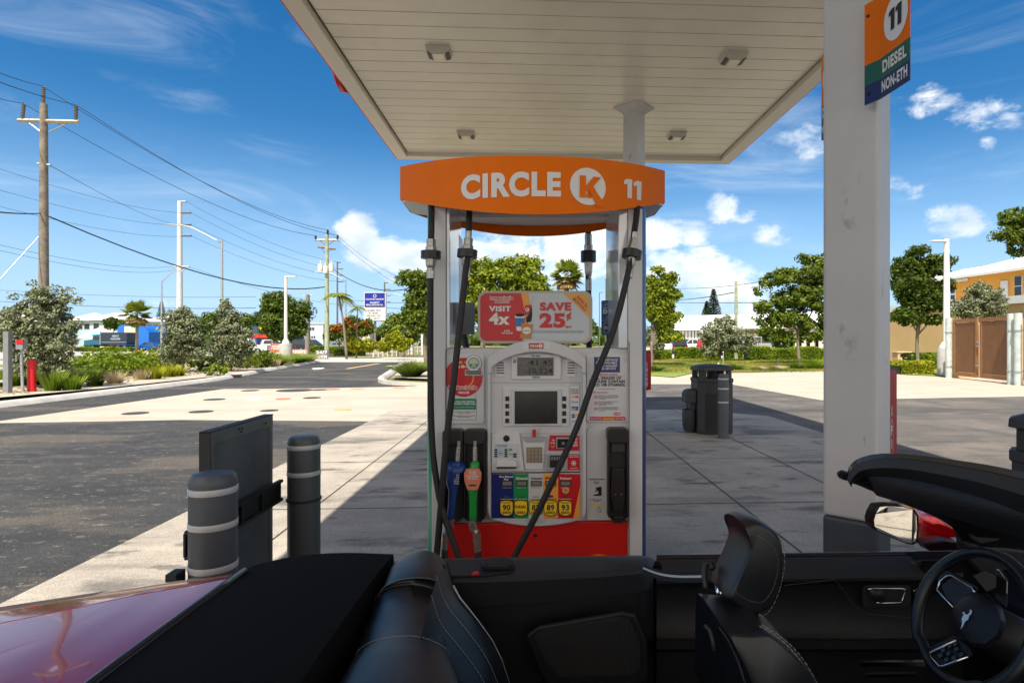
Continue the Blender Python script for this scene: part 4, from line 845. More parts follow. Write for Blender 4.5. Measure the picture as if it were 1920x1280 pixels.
def deck(b):
    rows = []
    for i in range(13):
        f = i / 12; rows.append([Vector((p.x, p.y - .006 + (.22 - p.y) * f, p.z + .018 * math.sin(math.pi * f))) for p in C2])
    b.loft(rows, mPaint, closed=False)
K('boot_lid', deck, smooth=True, auto=60)
xf = C2[0].x
K('deck_seal', lambda b: b.tube([Vector((xf + .012, C2[0].y + .01 + (.1 - C2[0].y) * f, C2[0].z + .018 * math.sin(math.pi * f) + .006)) for f in (k / 12 for k in range(13))], .012, mGlossB), smooth=True)
def tonneau(b):
    far = smooth_path(g3((447, 1078, .885), (470, 1068, .89), (500, 1061, .892), (560, 1053, .892), (650, 1047, .892), (738, 1043, .89)), 3); rows = []
    xr = gnd(738, 1043, .89).x
    for i in range(12):
        f = i / 11; r = []
        for p in far:
            q = (p.x - far[0].x) / (xr - far[0].x)
            r.append(Vector((p.x + .03 * f * (1 - q), p.y + (.02 - p.y) * f, p.z + .035 * math.sin(math.pi * min(1, f * 1.2 + .02)) ** .6 + .012 * math.sin(math.pi * q))))
        rows.append(r)
    b.loft([[p - Vector((0, -.012, .05)) for p in rows[0]]] + rows, mFab, closed=False)
    b.loft([[r[-1] for r in rows], [r[-1] - Vector((0, 0, .25)) for r in rows]], mFab, closed=False)
K('folded_roof_cover', tonneau, smooth=True, auto=60)
# hull: far side below the sills, floor, near side, nose and tail so that the car is whole
def hull(b):
    b.loft([[Vector((x, y, z)) for x, y in ((-1.62, 1.52), (-1.2, 1.58), (-.7, 1.64), (.2, 1.74), (1.3, 1.74), (2.0, 1.70), (2.55, 1.5))] for z in (.22, .80)] + [[Vector((x, y - .03, .86)) for x, y in ((-1.62, 1.44), (-1.2, 1.48), (-.7, 1.58), (.2, 1.73), (1.3, 1.73), (2.0, 1.66), (2.55, 1.45))]], mPaint, closed=False)
    b.loft([[Vector((x, y, z)) for x, y in ((-1.62, .1), (-1.2, .0), (.2, -.10), (1.3, -.10), (2.0, -.06), (2.55, .15))] for z in (.22, .80, .84)], mPaint, closed=False)
    b.poly([(-1.64, .1, .22), (-1.64, 1.52, .22), (-1.60, 1.44, .82), (-1.60, .18, .82)], (.02, 0, 0), mPaint)
    b.loft([[Vector((x, .1 + (1.42) * f, .84 + .07 * math.sin(math.pi * f) - max(0, x - 1.5) * .12)) for x in (1.5, 1.9, 2.3, 2.6)] for f in (k / 8 for k in range(9))], mPaint, closed=False)
    b.poly([(2.6, .1, .25), (2.6, 1.5, .25), (2.6, 1.5, .72), (2.6, .1, .72)], (.02, 0, 0), mPaint)
K('body', hull, smooth=True, auto=40)
K('cabin_liner', lambda b: (b.box(-.60, 2.1, 1.655, 1.665, .22, .80, mFab), b.box(1.12, 2.1, 1.62, 1.70, .78, .872, mFab), b.box(-.60, 2.1, -.06, -.05, .22, .80, mFab), b.box(1.75, 1.76, -.04, 1.65, .22, .84, mFab), b.poly([at(1222, 1052, 1.66), at(1236, 1052, 1.66), at(1236, 1300, 1.66), at(1222, 1300, 1.66)], (0, -.03, 0), mFab)))
K('floor_tub', lambda b: b.box(-.45, 1.5, -.05, 1.5, .20, .24, mFab))
for (x, y) in ((-1.05, 1.58), (2.0, 1.60), (-1.05, .02), (2.0, .04)):
    w = K('wheel', lambda b: b.lathe([(.05, -.09), (.29, -.09), (.31, -.06), (.31, .06), (.29, .09), (.05, .09)], mRub, (x, y, .31), 28, 'y'), smooth=True, auto=40)
    K('rim', lambda b: b.lathe([(.02, -.10), (.19, -.098), (.2, -.08), (.2, .08), (.19, .098), (.02, .10)], mChr, (x, y, .31), 20, 'y'), w)
# rear quarter trim with its shelf, pocket, belt and speaker
sh_f = g3((830, 1047, .892), (900, 1045, .892), (1000, 1043.5, .892), (1120, 1041.5, .892), (1200, 1040.5, .892), (1222, 1044, .888), (1229, 1052, .875))
sh_n = g3((838, 1079, .892), (900, 1079, .892), (1000, 1076, .892), (1120, 1070, .892), (1190, 1064.5, .892), (1212, 1062, .888), (1224, 1062, .875))
K('quarter_trim', lambda b: (b.loft([[p + Vector((0, .05, -.02)) for p in sh_f], sh_f, [(a * 2 + c) / 3 + Vector((0, 0, .004)) for a, c in zip(sh_f, sh_n)], sh_n, [p + Vector((0, -.012, -.012)) for p in sh_n], [p + Vector((0, .004, -.10)) for p in sh_n], [p + Vector((0, .02, -.62)) for p in sh_n]], mTrimG, closed=False)), smooth=True, auto=40)
K('trim_panel', lambda b: b.loft([[p + Vector((0, -.006, -.055 - .030 * (1 - k / 6))) for k, p in enumerate(sh_n)], [p + Vector((0, -.0065, -.60)) for p in sh_n]], mTrim, closed=False))
def pocket(b):
    pts = [(838, 1049), (930, 1047), (962, 1052), (966, 1061), (950, 1072), (910, 1077), (845, 1078)]
    b.poly([gnd(u, v, .898) for u, v in pts], (0, 0, -.003), mInk)
pk = K('trim_pocket', pocket)
K('buckle', lambda b: b.poly([gnd(u, v, .899) for u, v in ((900, 1060), (918, 1054), (950, 1053), (962, 1060), (955, 1069), (905, 1069))], (0, 0, .016), mTrim), pk, bevel=.004)
K('red_tab', lambda b: b.poly([gnd(u, v, .899) for u, v in ((884, 1078), (898, 1077), (897, 1073), (890, 1073))], (0, 0, .004), mRedS), pk)
Yq = 1.36
K('speaker_surround', lambda b: b.poly([at(u, v, 1.475) for u, v in ((985, 1188), (1010, 1170), (1165, 1143), (1190, 1148), (1212, 1200), (1214, 1262), (1190, 1290), (1040, 1300), (1008, 1250))], (0, -.012, 0), mTrim), bevel=.008)
def grille(b):
    pts = [(1002, 1190), (1020, 1178), (1160, 1154), (1180, 1160), (1199, 1205), (1200, 1250), (1180, 1264), (1052, 1267), (1024, 1238)]
    b.poly([at(u, v, 1.459) for u, v in pts], (0, -.003, 0), mInk)
    for k in range(26):
        u = 1012 + 7.2 * k; v0 = 1180 - (u - 1020) * .165; v1 = min(1265, 1200 + (u - 1003) * 1.4)
        if u > 1182: v0 = 1160 + (u - 1182) * 2.4
        b.poly([at(u, v0 + 3, 1.4555), at(u + 1.4, v0 + 3, 1.4555), at(u + 1.4, v1 - 3, 1.4555), at(u, v1 - 3, 1.4555)], (0, -.0015, 0), mTrimG)
K('speaker_grille', grille)
bl = smooth_path([at(1205, 1066, 1.46), at(1235, 1077, 1.36), at(1270, 1082, 1.28), at(1325, 1082, 1.17)], 5)
K('seat_belt', lambda b: (b.loft([[p + Vector((0, 0, .012)) for p in bl], [p + Vector((0, 0, -.010)) for p in bl]], mRub, closed=False)))
K('belt_stripe', lambda b: (b.loft([[p + Vector((0, -.003, .006)) for p in bl], [p + Vector((0, -.003, .001)) for p in bl]], mat('belt_white', (.5, .5, .5), .6), closed=False)))
K('belt_guide', lambda b: b.tube(smooth_path([at(1324, 1104, 1.10), at(1321, 1080, 1.11), at(1322, 1058, 1.12), at(1331, 1054, 1.12), at(1337, 1066, 1.11)], 4), .006, mTrimG), smooth=True)
# rear seat: a ridge of padded leather running across the car
def seat_ring(y, xc, zt, w, drop=.42, lean=.16, n=20):
    o = []
    for k in range(n + 1):
        a = math.pi * k / n; o.append(Vector((xc - math.cos(a) * w, y, zt - .055 + .055 * math.sin(a) ** .8 + 0)))
    return [Vector((o[0].x - .02, y, zt - drop))] + o + [Vector((o[-1].x + lean * .35, y, zt - drop * .4)), Vector((o[-1].x + lean, y, zt - drop))]
def rs_x(u, v, z): return gnd(u, v, z)
sta = []
for (uL, uR, v, zt, ins) in ((752, 826, 1051, .905, .02), (742, 834, 1052, .918, 0), (735, 840, 1056, .925, 0), (727, 843, 1067, .928, 0), (722, 846, 1080, .929, 0), (716, 848, 1095, .928, 0), (709, 849, 1108, .924, 0), (704, 838, 1112, .912, 0), (700, 832, 1120, .903, 0), (690, 832, 1150, .902, 0), (675, 836, 1190, .905, 0), (664, 842, 1225, .905, 0), (659, 846, 1229, .913, 0), (640, 858, 1260, .918, 0), (600, 880, 1330, .918, 0), (500, 940, 1500, .918, 0)):
    a, c = gnd(uL, v, zt - .03), gnd(uR, v, zt - .03); sta.append((a.y, (a.x + c.x) / 2, zt, (c.x - a.x) / 2))
seat_far = sta[0][0]
K('rear_seat_back', lambda b: b.loft([seat_ring(y + .012, x, z - .03, w * .8) for (y, x, z, w) in sta[:1]] + [seat_ring(*s_) for s_ in sta], mLea, closed=False, caps=False), smooth=True, auto=70)
# outer bolster of the rear seat, sloping down and forward
def bol(dy, zoff=0, m=None):
    P_ = [(838, 1062, .90), (850, 1100, .87), (862, 1122, .85), (885, 1150, .80), (908, 1180, .75), (925, 1205, .70), (942, 1240, .63), (958, 1290, .55)]
    return [at(u, v, 1.37 + dy) for u, v, z in P_]
K('seat_bolster', lambda b: b.loft([[p + Vector((-.02, .05, -.01)) for p in bol(0)], bol(0), [p + Vector((-.012, -.05, .004)) for p in bol(0)], [p + Vector((-.02, -.12, -.03)) for p in bol(0)], [p + Vector((-.03, -.20, -.09)) for p in bol(0)], [p + Vector((-.04, -.24, -.18)) for p in bol(0)]], mLea, closed=False), smooth=True)
mThW = mat('bolster_piping', (.42, .43, .45), .35)
K('piping', lambda b: b.tube([p + Vector((.0, -.002, .004)) for p in bol(0)[1:]], [.0028, .0022, .0015, .0012, .0010, .0008, .0006], mThW, 6), smooth=True)
def stitch(b, path, m=mThr, step=.0058, r=.0007):
    sp = smooth_path(path, 10); acc = 0; seg = []
    for p, q in zip(sp, sp[1:]):
        d = (q - p).length; n_ = max(1, int(d / .002))
        for k in range(n_): seg.append(p + (q - p) * (k / n_))
    L = int(step * .62 / .002) + 1; G = int(step / .002) + 1; i = 0
    while i + L < len(seg): b.tube([seg[i], seg[i + L]], r, m, 4); i += G
def on_ridge(i, f, up=.0015):
    y, x, z, w = sta[i]; a = math.pi * f; return Vector((x - math.cos(a) * w * 1.005, y, z - .055 + .055 * max(0, math.sin(a)) ** .8 + up))
K('seat_stitching', lambda b: (stitch(b, [on_ridge(6, f) for f in (.02, .15, .35, .6, .85, .98)]), stitch(b, [on_ridge(8, f) for f in (.02, .15, .35, .6, .85, .98)]), stitch(b, [on_ridge(11, f, .004) for f in (.02, .15, .35, .6, .85, .98)])))
K('seat_stitching', lambda b: stitch(b, [p + Vector((-.014, -.062, .004)) for p in bol(0)]))
K('seat_stitching', lambda b: stitch(b, [p + Vector((-.018, -.105, -.020)) for p in bol(0)]))
# driver's seat with head restraint (far seat)
def ext_profile(b, prof, rings, m, c0=None):
    """prof: pixel outline at y=rings[0] plane; rings: (y, scale, dz)"""
    y0 = rings[0][0]; base = [at(u, v, y0) for u, v in prof]; c = sum(base, Vector()) / len(base)
    b.loft([[Vector((c.x + (p.x - c.x) * s, y, c.z + (p.z - c.z) * s + dz)) for p in base] for (y, s, dz) in rings], m)
HR = smooth_path([(x, y, 0) for x, y in ((1396, 983), (1412, 977), (1428, 979), (1448, 990), (1464, 1006), (1471, 1028), (1472, 1062), (1468, 1095), (1457, 1130), (1440, 1150), (1420, 1157), (1396, 1149), (1372, 1132), (1366, 1122), (1385, 1080), (1399, 1050), (1407, 1020), (1402, 995))], 3)
HR = [(p.x, p.y) for p in HR[:-1]]
hd = K('head_restraint', lambda b: ext_profile(b, HR, [(1.018, .86, 0), (1.020, .92, 0), (1.025, .965, 0), (1.034, .99, 0), (1.05, 1.0, 0), (1.075, .998, -.001), (1.10, .985, -.004), (1.122, .955, -.008), (1.136, .90, -.011), (1.142, .80, -.014)], mLea), smooth=True, auto=50)
c_h = (1425, 1070)
def inset(f, pts=HR, c=c_h): return [(c[0] + (u - c[0]) * f, c[1] + (v - c[1]) * f) for u, v in pts]
def st_line(b, px, Y, **k): stitch(b, [at(u, v, Y) for u, v in px], **k)
K('stitching', lambda b: (st_line(b, [(1404, 1000), (1425, 1006), (1448, 1022), (1458, 1045), (1457, 1075), (1448, 1105), (1432, 1126), (1415, 1128), (1395, 1120), (1377, 1108)], 1.0185), st_line(b, [(1404, 996), (1427, 1001), (1453, 1018), (1463, 1045), (1462, 1078), (1452, 1110), (1436, 1131), (1415, 1133), (1392, 1125), (1375, 1112)], 1.0195), st_line(b, [(1402, 982), (1418, 979), (1440, 986), (1461, 1006), (1470, 1030), (1470, 1068), (1460, 1110), (1444, 1143), (1425, 1156), (1410, 1156)], 1.03)), hd)
K('slot_rim', lambda b: ppoly(b, [(1363, 1072), (1371, 1060), (1384, 1040), (1386, 1048), (1378, 1070), (1371, 1083), (1362, 1080)], 1.10, .01, mTrimG), hd)
for dx in (0, .0):
    pass
K('head_restraint_post', lambda b: b.tube([at(1392, 1145, 1.08), at(1394, 1175, 1.08)], .007, mChr, 12), smooth=True)
K('head_restraint_post', lambda b: b.tube([at(1347, 1098, 1.18), at(1349, 1128, 1.18)], .007, mChr, 12), smooth=True)
K('post_guide', lambda b: b.poly([at(u, v, 1.03) for u, v in ((1380, 1163), (1392, 1158), (1403, 1158), (1423, 1172), (1405, 1172), (1388, 1172))], (0, .06, .0), mTrimG), bevel=.003)
SB = smooth_path([(x, y, 0) for x, y in ((1352, 1170), (1368, 1172), (1395, 1174), (1425, 1172), (1450, 1186), (1480, 1210), (1505, 1238), (1530, 1280), (1560, 1340), (1580, 1420), (1540, 1470), (1450, 1440), (1420, 1340), (1400, 1275), (1380, 1225), (1358, 1182))], 3)
SB = [(p.x, p.y) for p in SB[:-1]]
def seatback(b):
    base = [at(u, v, .95) for u, v in SB]; rings = []
    cx = sum(p.x for p in base) / len(base); cz = sum(p.z for p in base) / len(base)
    for (y, s, dz, dx) in ((.922, .93, -.0, .0), (.925, .965, 0, 0), (.933, .99, 0, 0), (.95, 1.0, 0, 0), (1.0, 1.0, 0, 0), (1.05, 1.0, -.001, 0), (1.085, .995, -.006, 0), (1.11, .98, -.02, .002), (1.14, .96, -.05, .008), (1.18, .93, -.10, .016), (1.24, .9, -.18, .03), (1.30, .85, -.26, .04)):
        rings.append([Vector((cx + (p.x - cx) * s + dx, y, cz + (p.z - cz) * s + dz)) for p in base])
    b.loft(rings, mLea)
sb = K('driver_seat_back', seatback, smooth=True, auto=50)
K('stitching', lambda b: (st_line(b, [(1424, 1173), (1452, 1189), (1480, 1213), (1504, 1243), (1524, 1280), (1540, 1320)], .924), st_line(b, [(1428, 1171), (1456, 1187), (1485, 1211), (1509, 1240), (1530, 1276), (1546, 1316)], .932)), sb)
K('seam', lambda b: b.tube(smooth_path([at(1349, 1176, .955), at(1366, 1200, .94), at(1384, 1240, .93), at(1398, 1285, .925), at(1412, 1330, .925)], 5), .0018, mInk), sb)
K('seat_lever', lambda b: b.tube(smooth_path([at(1322, 1172, 1.05), at(1332, 1182, 1.04), at(1338, 1205, 1.03), at(1340, 1218, 1.03)], 4), .005, mTrimG), sb, smooth=True)
K('driver_seat_cushion', lambda b: b.box(.45, .95, .88, 1.40, .30, .46, mLea), bevel=.05, seg=4)
K('passenger_seat_cushion', lambda b: b.box(.45, .95, .12, .62, .30, .46, mLea), bevel=.05, seg=4)
# driver's door
DY = 1.70
def dl(v, Y, u0=1231, u1=1806, n=8, bow=0): return [at(u0 + (u1 - u0) * k / n, v(u0 + (u1 - u0) * k / n) if callable(v) else v, Y) for k in range(n + 1)]
topv = lambda u: 1041 - (u - 1231) * 8 / 575
K('door_skin', lambda b: b.loft([dl(lambda u: topv(u) + 1, 1.735), dl(lambda u: topv(u) + 26, 1.77), dl(lambda u: 1300, 1.77)], mPaint, closed=False), smooth=True)
K('window_seal', lambda b: b.loft([dl(topv, 1.72), dl(lambda u: topv(u) - 2, 1.705), dl(lambda u: topv(u) + 2, 1.69), dl(lambda u: topv(u) + 5, 1.69)], mGlossB, closed=False), smooth=True)
dr = K('door_panel', lambda b: b.loft([dl(lambda u: topv(u) + 5.5, 1.689), dl(lambda u: topv(u) + 9, 1.67), dl(lambda u: topv(u) + 30, 1.635), dl(lambda u: topv(u) + 52, 1.615), dl(lambda u: topv(u) + 57, 1.625), dl(lambda u: topv(u) + 62, 1.63), dl(lambda u: topv(u) + 130, 1.62), dl(lambda u: 1196, 1.60), dl(lambda u: 1202, 1.53), dl(lambda u: 1216, 1.53), dl(lambda u: 1222, 1.60), dl(lambda u: 1330, 1.60)], mTrim, closed=False), smooth=True, auto=35)
K('door_cap', lambda b: b.loft([dl(lambda u: topv(u) + 8, 1.668), dl(lambda u: topv(u) + 28, 1.632), dl(lambda u: topv(u) + 48, 1.611)], mTrimG, closed=False), dr, smooth=True)
def outline(b, pts, Y, r, m, closed=True):
    P_ = [at(u, v, Y) for u, v in pts]; P_ = P_ + [P_[0], P_[1]] if closed else P_; b.tube(P_, r, m, 6)
vr = K('door_vent', lambda b: b.loft([[at(u, v, 1.625 + .0) for u, v in ((1705, 1046), (1782, 1045), (1792, 1051), (1786, 1056), (1714, 1058), (1706, 1052))], [at(u, v, 1.628) for u, v in ((1712, 1048), (1780, 1047), (1786, 1051), (1782, 1054), (1716, 1055), (1711, 1052))]], mTrimG, caps=False), dr)
K('vent_slats', lambda b: b.flat([at(u, v, 1.627) for u, v in ((1713, 1049), (1780, 1048), (1785, 1051), (1782, 1053), (1717, 1054), (1712, 1052))], mInk), vr)
hp = K('handle_recess', lambda b: b.poly([at(u, v, 1.612) for u, v in rrect(1618, 1097, 1708, 1137, 8)], (0, .006, 0), mInk), dr)
K('door_handle', lambda b: (outline(b, [(1627, 1104), (1640, 1102.5), (1690, 1102.5), (1698, 1104), (1694, 1118), (1690, 1129), (1655, 1130), (1643, 1129)], 1.603, .0022, mChr, closed=False), b.poly([at(u, v, 1.60) for u, v in ((1630, 1106), (1655, 1106), (1660, 1128), (1644, 1127))], (0, .01, 0), mTrimG)), dr, smooth=True)
K('lock_switch', lambda b: (outline(b, [(1713, 1115), (1714, 1106), (1720, 1104.5), (1733, 1104.5), (1737, 1107)], 1.603, .0018, mChr, closed=False), b.poly([at(u, v, 1.61) for u, v in rrect(1713, 1106, 1738, 1134, 3)], (0, .006, 0), mGlossB)), dr)
K('panel_crease', lambda b: (b.tube([at(1470, 1097, 1.603), at(1565, 1086, 1.603), at(1580, 1105, 1.603), at(1600, 1135, 1.603), at(1625, 1150, 1.603), at(1730, 1160, 1.603)], .0016, mTrimG)), dr)
K('sill_trim', lambda b: [b.poly([at(u, v, 1.45) for u, v in q], (0, .01, 0), mChr) for q in (((1616, 1241), (1735, 1240), (1735, 1248), (1616, 1249)), ((1624, 1264), (1720, 1262), (1714, 1268), (1626, 1269)))])
# mirror on the door
mirY = lambda u: 1.95 - (u - 1634) * .00160
def rim_pts(f=1.0, c=(1682, 983)):
    pts = [(1645, 948), (1637, 962), (1633.5, 974), (1635, 986), (1640, 993), (1670, 1007), (1700, 1019), (1712, 1021), (1721, 1016), (1723, 990), (1722, 966), (1714, 953), (1698, 948), (1665, 946)]
    return [(c[0] + (u - c[0]) * f, c[1] + (v - c[1]) * f) for u, v in pts]
def M3(pts, dy=0, dx=0): return [at(u, v, mirY(u)) + Vector((dx, dy, 0)) for u, v in pts]
mr = K('door_mirror', lambda b: b.loft([M3(rim_pts(.93), .006), M3(rim_pts(.955), -.004), M3(rim_pts(1.0), 0), M3(rim_pts(1.01), .02), M3(rim_pts(1.0), .04)], mGlossB, caps=False), smooth=True, auto=40)
K('mirror_glass', lambda b: b.flat(M3(rim_pts(.925), .002), mMir), mr)
def shell(b):
    base = M3(rim_pts(.995), .03); c = sum(base, Vector()) / len(base); tip = at(1786, 1000, 1.86); rings = []
    for f, s in ((0, 1), (.25, .93), (.5, .78), (.72, .56), (.9, .34), (1, .2)):
        cc = c.lerp(tip, f); rings.append([Vector((cc.x + (p.x - c.x) * s, cc.y + (p.y - c.y) * s + .05 * math.sin(f * 3), cc.z + (p.z - c.z) * s)) for p in base])
    b.loft(rings, mPaint)
K('mirror_shell', shell, mr, smooth=True, auto=60)
K('mirror_foot', lambda b: b.poly([at(u, v, 1.78) for u, v in ((1730, 1018), (1775, 1012), (1802, 1016), (1802, 1034), (1745, 1034))], (0, .05, 0), mGlossB), mr, bevel=.004)
K('turn_repeater', lambda b: b.poly([at(u, v, 1.80) for u, v in ((1695, 949), (1716, 952), (1712, 955), (1698, 952))], (0, .03, 0), mat('amber_lens', (.8, .25, .02), .2)), mr)
# windscreen frame: header, visor, pillar, glass
YH = [1.42, 1.41, 1.40, 1.37, 1.31, 1.22, 1.12, 1.00, .90, .78, .66]
def HC_(pts, dy=0): return smooth_path([at(u, v, y + dy) for (u, v), y in zip(pts, YH)], 4)
h0 = HC_([(1587, 897), (1589, 884), (1594, 872), (1608, 860), (1640, 851), (1690, 850), (1755, 857), (1840, 869), (1925, 886), (2060, 920), (2300, 985)])
h1 = HC_([(1589, 899), (1592, 888), (1598, 878), (1612, 868), (1642, 860), (1692, 859), (1757, 867), (1840, 881), (1925, 899), (2060, 935), (2300, 1003)], -.02)
h2 = HC_([(1593, 905), (1598, 897), (1606, 888), (1618, 881), (1644, 877), (1694, 878), (1758, 888), (1840, 905), (1925, 930), (2060, 975), (2300, 1060)], -.05)
h3 = HC_([(1598, 906), (1606, 900), (1614, 894), (1628, 889), (1650, 887), (1696, 890), (1760, 903), (1840, 922), (1925, 950), (2060, 1000), (2300, 1090)], -.03)
h4 = HC_([(1600, 907), (1610, 903), (1620, 899), (1634, 897), (1654, 897), (1700, 903), (1762, 918), (1840, 942), (1925, 975), (2060, 1030), (2300, 1130)], .02)
fr = K('windscreen_header', lambda b: b.loft([[p + Vector((.03, .03, -.03)) for p in h0], h0, h1], mGlossB, closed=False), smooth=True, auto=60)
K('header_trim', lambda b: b.loft([[p + Vector((0, .002, -.001)) for p in h1], h2, h3, h4], mHead, closed=False), fr, smooth=True, auto=60)
vs = [at(u, v, y) for u, v, y in ((1628, 893, 1.34), (1700, 895, 1.22), (1760, 905, 1.12), (1840, 925, 1.0), (1925, 952, .90), (2060, 1000, .78))]
K('sun_visor', lambda b: b.loft([[p + Vector((0, .004, .0)) for p in vs], [p + Vector((0, -.012, -.012)) for p in vs], [p + Vector((.02, .0, -.045)) for p in vs], [p + Vector((.02, .012, -.04)) for p in vs]], mLea2, closed=True, caps=True), fr, smooth=True, auto=50)
K('header_latch', lambda b: b.poly([at(u, v, 1.25) for u, v in ((1667, 862), (1695, 860), (1728, 866), (1722, 871), (1695, 872), (1672, 867))], (0, -.03, -.002), mInk), fr)
K('roof_latch', lambda b: (b.tube([at(1576, 888, 1.43), at(1588, 893, 1.43)], .011, mInk), b.tube([at(1572, 886, 1.43), at(1578, 890, 1.43)], .006, mInk)), fr)
pl = [(1588, 901, 1.42), (1620, 914, 1.44), (1660, 931, 1.47), (1710, 951, 1.51), (1760, 972, 1.56), (1797, 1000, 1.60), (1806, 1036, 1.63)]
pu = [(1602, 903, 1.38), (1660, 905, 1.38), (1730, 920, 1.38), (1800, 940, 1.42), (1850, 964, 1.48), (1890, 988, 1.54), (1960, 1030, 1.62)]
PL, PU = [at(*p) for p in pl], [at(*p) for p in pu]
K('windscreen_pillar', lambda b: b.loft([smooth_path(c, 3) for c in ([p + Vector((.02, .05, 0)) for p in PL], PL, [p * .7 + q * .3 + Vector((-.012, -.016, .004)) for p, q in zip(PL, PU)], [p * .35 + q * .65 + Vector((-.008, -.012, .006)) for p, q in zip(PL, PU)], PU, [p + Vector((.03, .03, .01)) for p in PU])], mTrim, closed=False), fr, smooth=True, auto=60)
mTint = mat('windscreen_glass', (.10, .17, .17), .03, alpha=.45)
K('windscreen_glass', lambda b: b.loft([smooth_path([p + Vector((.02, .03, 0)) for p in PU], 3), smooth_path([h + Vector((.03, .02, -.01)) for h in (h4[8], h4[16], h4[20], h4[24], h4[28], h4[32], h4[39])], 3)], mTint, closed=False), fr)
K('tweeter_cover', lambda b: b.poly([at(u, v, 1.585) for u, v in ((1812, 997), (1845, 988), (1874, 1003), (1868, 1012), (1835, 1018), (1818, 1008))], (0, -.008, 0), mInk), bevel=.003)
# dashboard, cluster hood and steering wheel
K('dashboard', lambda b: (b.loft([[Vector((x, y, z)) for x, z in ((1.30, .60), (1.28, .80), (1.33, .85), (1.45, .87), (1.7, .87), (1.7, .5))] for y in (1.62, .05)], mTrim)), bevel=.02)
K('far_dash_end', lambda b: b.poly([at(u, v, 1.60) for u, v in ((1808, 1012), (1830, 1018), (1960, 1035), (2010, 1060), (2010, 1290), (1930, 1290), (1880, 1120), (1812, 1050))], (0, .04, 0), mTrim), bevel=.01)
K('instrument_hood', lambda b: b.loft([[at(u, v, y) for u, v in ((1824, 1078), (1848, 1070), (1868, 1078), (1868, 1100), (1850, 1108))] for y in (1.40, 1.10)], mTrimG), smooth=True, auto=40)
WC = at(1821, 1158, 1.22); tn = R(27); Wn = Vector((-math.cos(tn), -.0, math.sin(tn))); Wa = Vector((0, 1, 0)); Wb = Wn.cross(Wa).normalized()
if Wb.z < 0: Wb = -Wb
def wp(u, v, off=0.0):
    d = Vector(ray(u, v)); o = Vector((0, 0, EYE)); c = WC + Wn * off; t_ = (c - o).dot(Wn) / d.dot(Wn); return o + d * t_
def wl(a, r, off=0): return WC + Wa * math.cos(a) * r + Wb * math.sin(a) * r + Wn * off
RW = .147
whl = K('steering_wheel', lambda b: b.tube([wl(2 * math.pi * k / 48, RW * (1 - (.06 if math.sin(2 * math.pi * k / 48) < -.75 else 0))) for k in range(50)], [.0118 + .003 * (abs(math.cos(2 * math.pi * k / 48)) ** 4) for k in range(50)], mLea, 14, caps=False), smooth=True)
K('wheel_seam', lambda b: b.tube([wl(2 * math.pi * k / 48, RW - .0135, .006) for k in range(50)], .0012, mTrimG, 5, caps=False), whl)
hub = K('airbag_cover', lambda b: b.loft([[wp(1812 + (u - 1812) * f, 1152 + (v - 1152) * f, o_) for u, v in ((1786, 1135), (1800, 1118), (1822, 1110), (1850, 1112), (1878, 1135), (1888, 1165), (1878, 1195), (1852, 1215), (1822, 1212), (1798, 1196), (1786, 1172), (1784, 1150))] for f, o_ in ((.98, -.02), (1, .0), (.97, .018), (.86, .030), (.5, .036), (.1, .037))], mTrim), whl, smooth=True, auto=40)
# running horse-like emblem
def emblem(b):
    pts = [(1801, 1183), (1804, 1172), (1803, 1163), (1807, 1154), (1803, 1152), (1808, 1150), (1810, 1155), (1815, 1155), (1819, 1150), (1818, 1146), (1822, 1147), (1822, 1153), (1817, 1158), (1815, 1165), (1810, 1168), (1806, 1176)]
    b.flat([wp(u, v - 4, .040) for u, v in pts], mat('emblem_silver', (.55, .62, .75), .3, metal=.3))
K('wheel_emblem', emblem, hub)
sp1 = K('spoke', lambda b: b.loft([[wp(u, v, o_) for u, v in ((1752, 1080), (1775, 1066), (1835, 1098), (1830, 1118), (1795, 1132), (1788, 1148))] for o_ in (-.008, .004)], mGlossB), whl, bevel=.003)
K('spoke_trim', lambda b: b.tube([wp(u, v, .008) for u, v in ((1791, 1142), (1757, 1106), (1762, 1090), (1776, 1079), (1786, 1079), (1824, 1102), (1827, 1110))], .0028, mChr, 6), sp1, smooth=True)
sp2 = K('spoke', lambda b: b.loft([[wp(u, v, o_) for u, v in ((1740, 1214), (1790, 1190), (1818, 1212), (1825, 1228), (1770, 1252), (1748, 1240))] for o_ in (-.008, .004)], mTrim), whl, bevel=.003)
K('spoke_trim', lambda b: b.tube([wp(u, v, .008) for u, v in ((1793, 1199), (1744, 1223), (1746, 1232), (1762, 1249), (1770, 1248), (1815, 1230))], .0028, mChr, 6), sp2, smooth=True)
for (u, v) in ((1768, 1218), (1780, 1210), (1790, 1206), (1763, 1228), (1778, 1224), (1793, 1216), (1774, 1236), (1788, 1232), (1802, 1226)):
    K('wheel_button', lambda b: b.loft([[wp(u + x, v + y, o_) for x, y in ((-5, -2), (2, -5), (5, 1), (-2, 5))] for o_ in (.005, .010)], mGlossB), sp2)
sp3 = K('spoke', lambda b: b.loft([[wp(u, v, o_) for u, v in ((1866, 1066), (1872, 1062), (1890, 1085), (1888, 1140), (1870, 1128), (1862, 1105))] for o_ in (-.008, .004)], mTrimG), whl, bevel=.003)
K('spoke_trim', lambda b: b.tube([wp(u, v, .006) for u, v in ((1869, 1068), (1874, 1068), (1888, 1090), (1887, 1112))], .0014, mChr, 6), sp3)
K('steering_column', lambda b: b.tube([WC - Wn * .01, WC - Wn * .25], .05, mTrim, 16), smooth=True)
K('gear_console', lambda b: b.box(.35, 1.3, .70, .92, .3, .52, mTrim), bevel=.03)
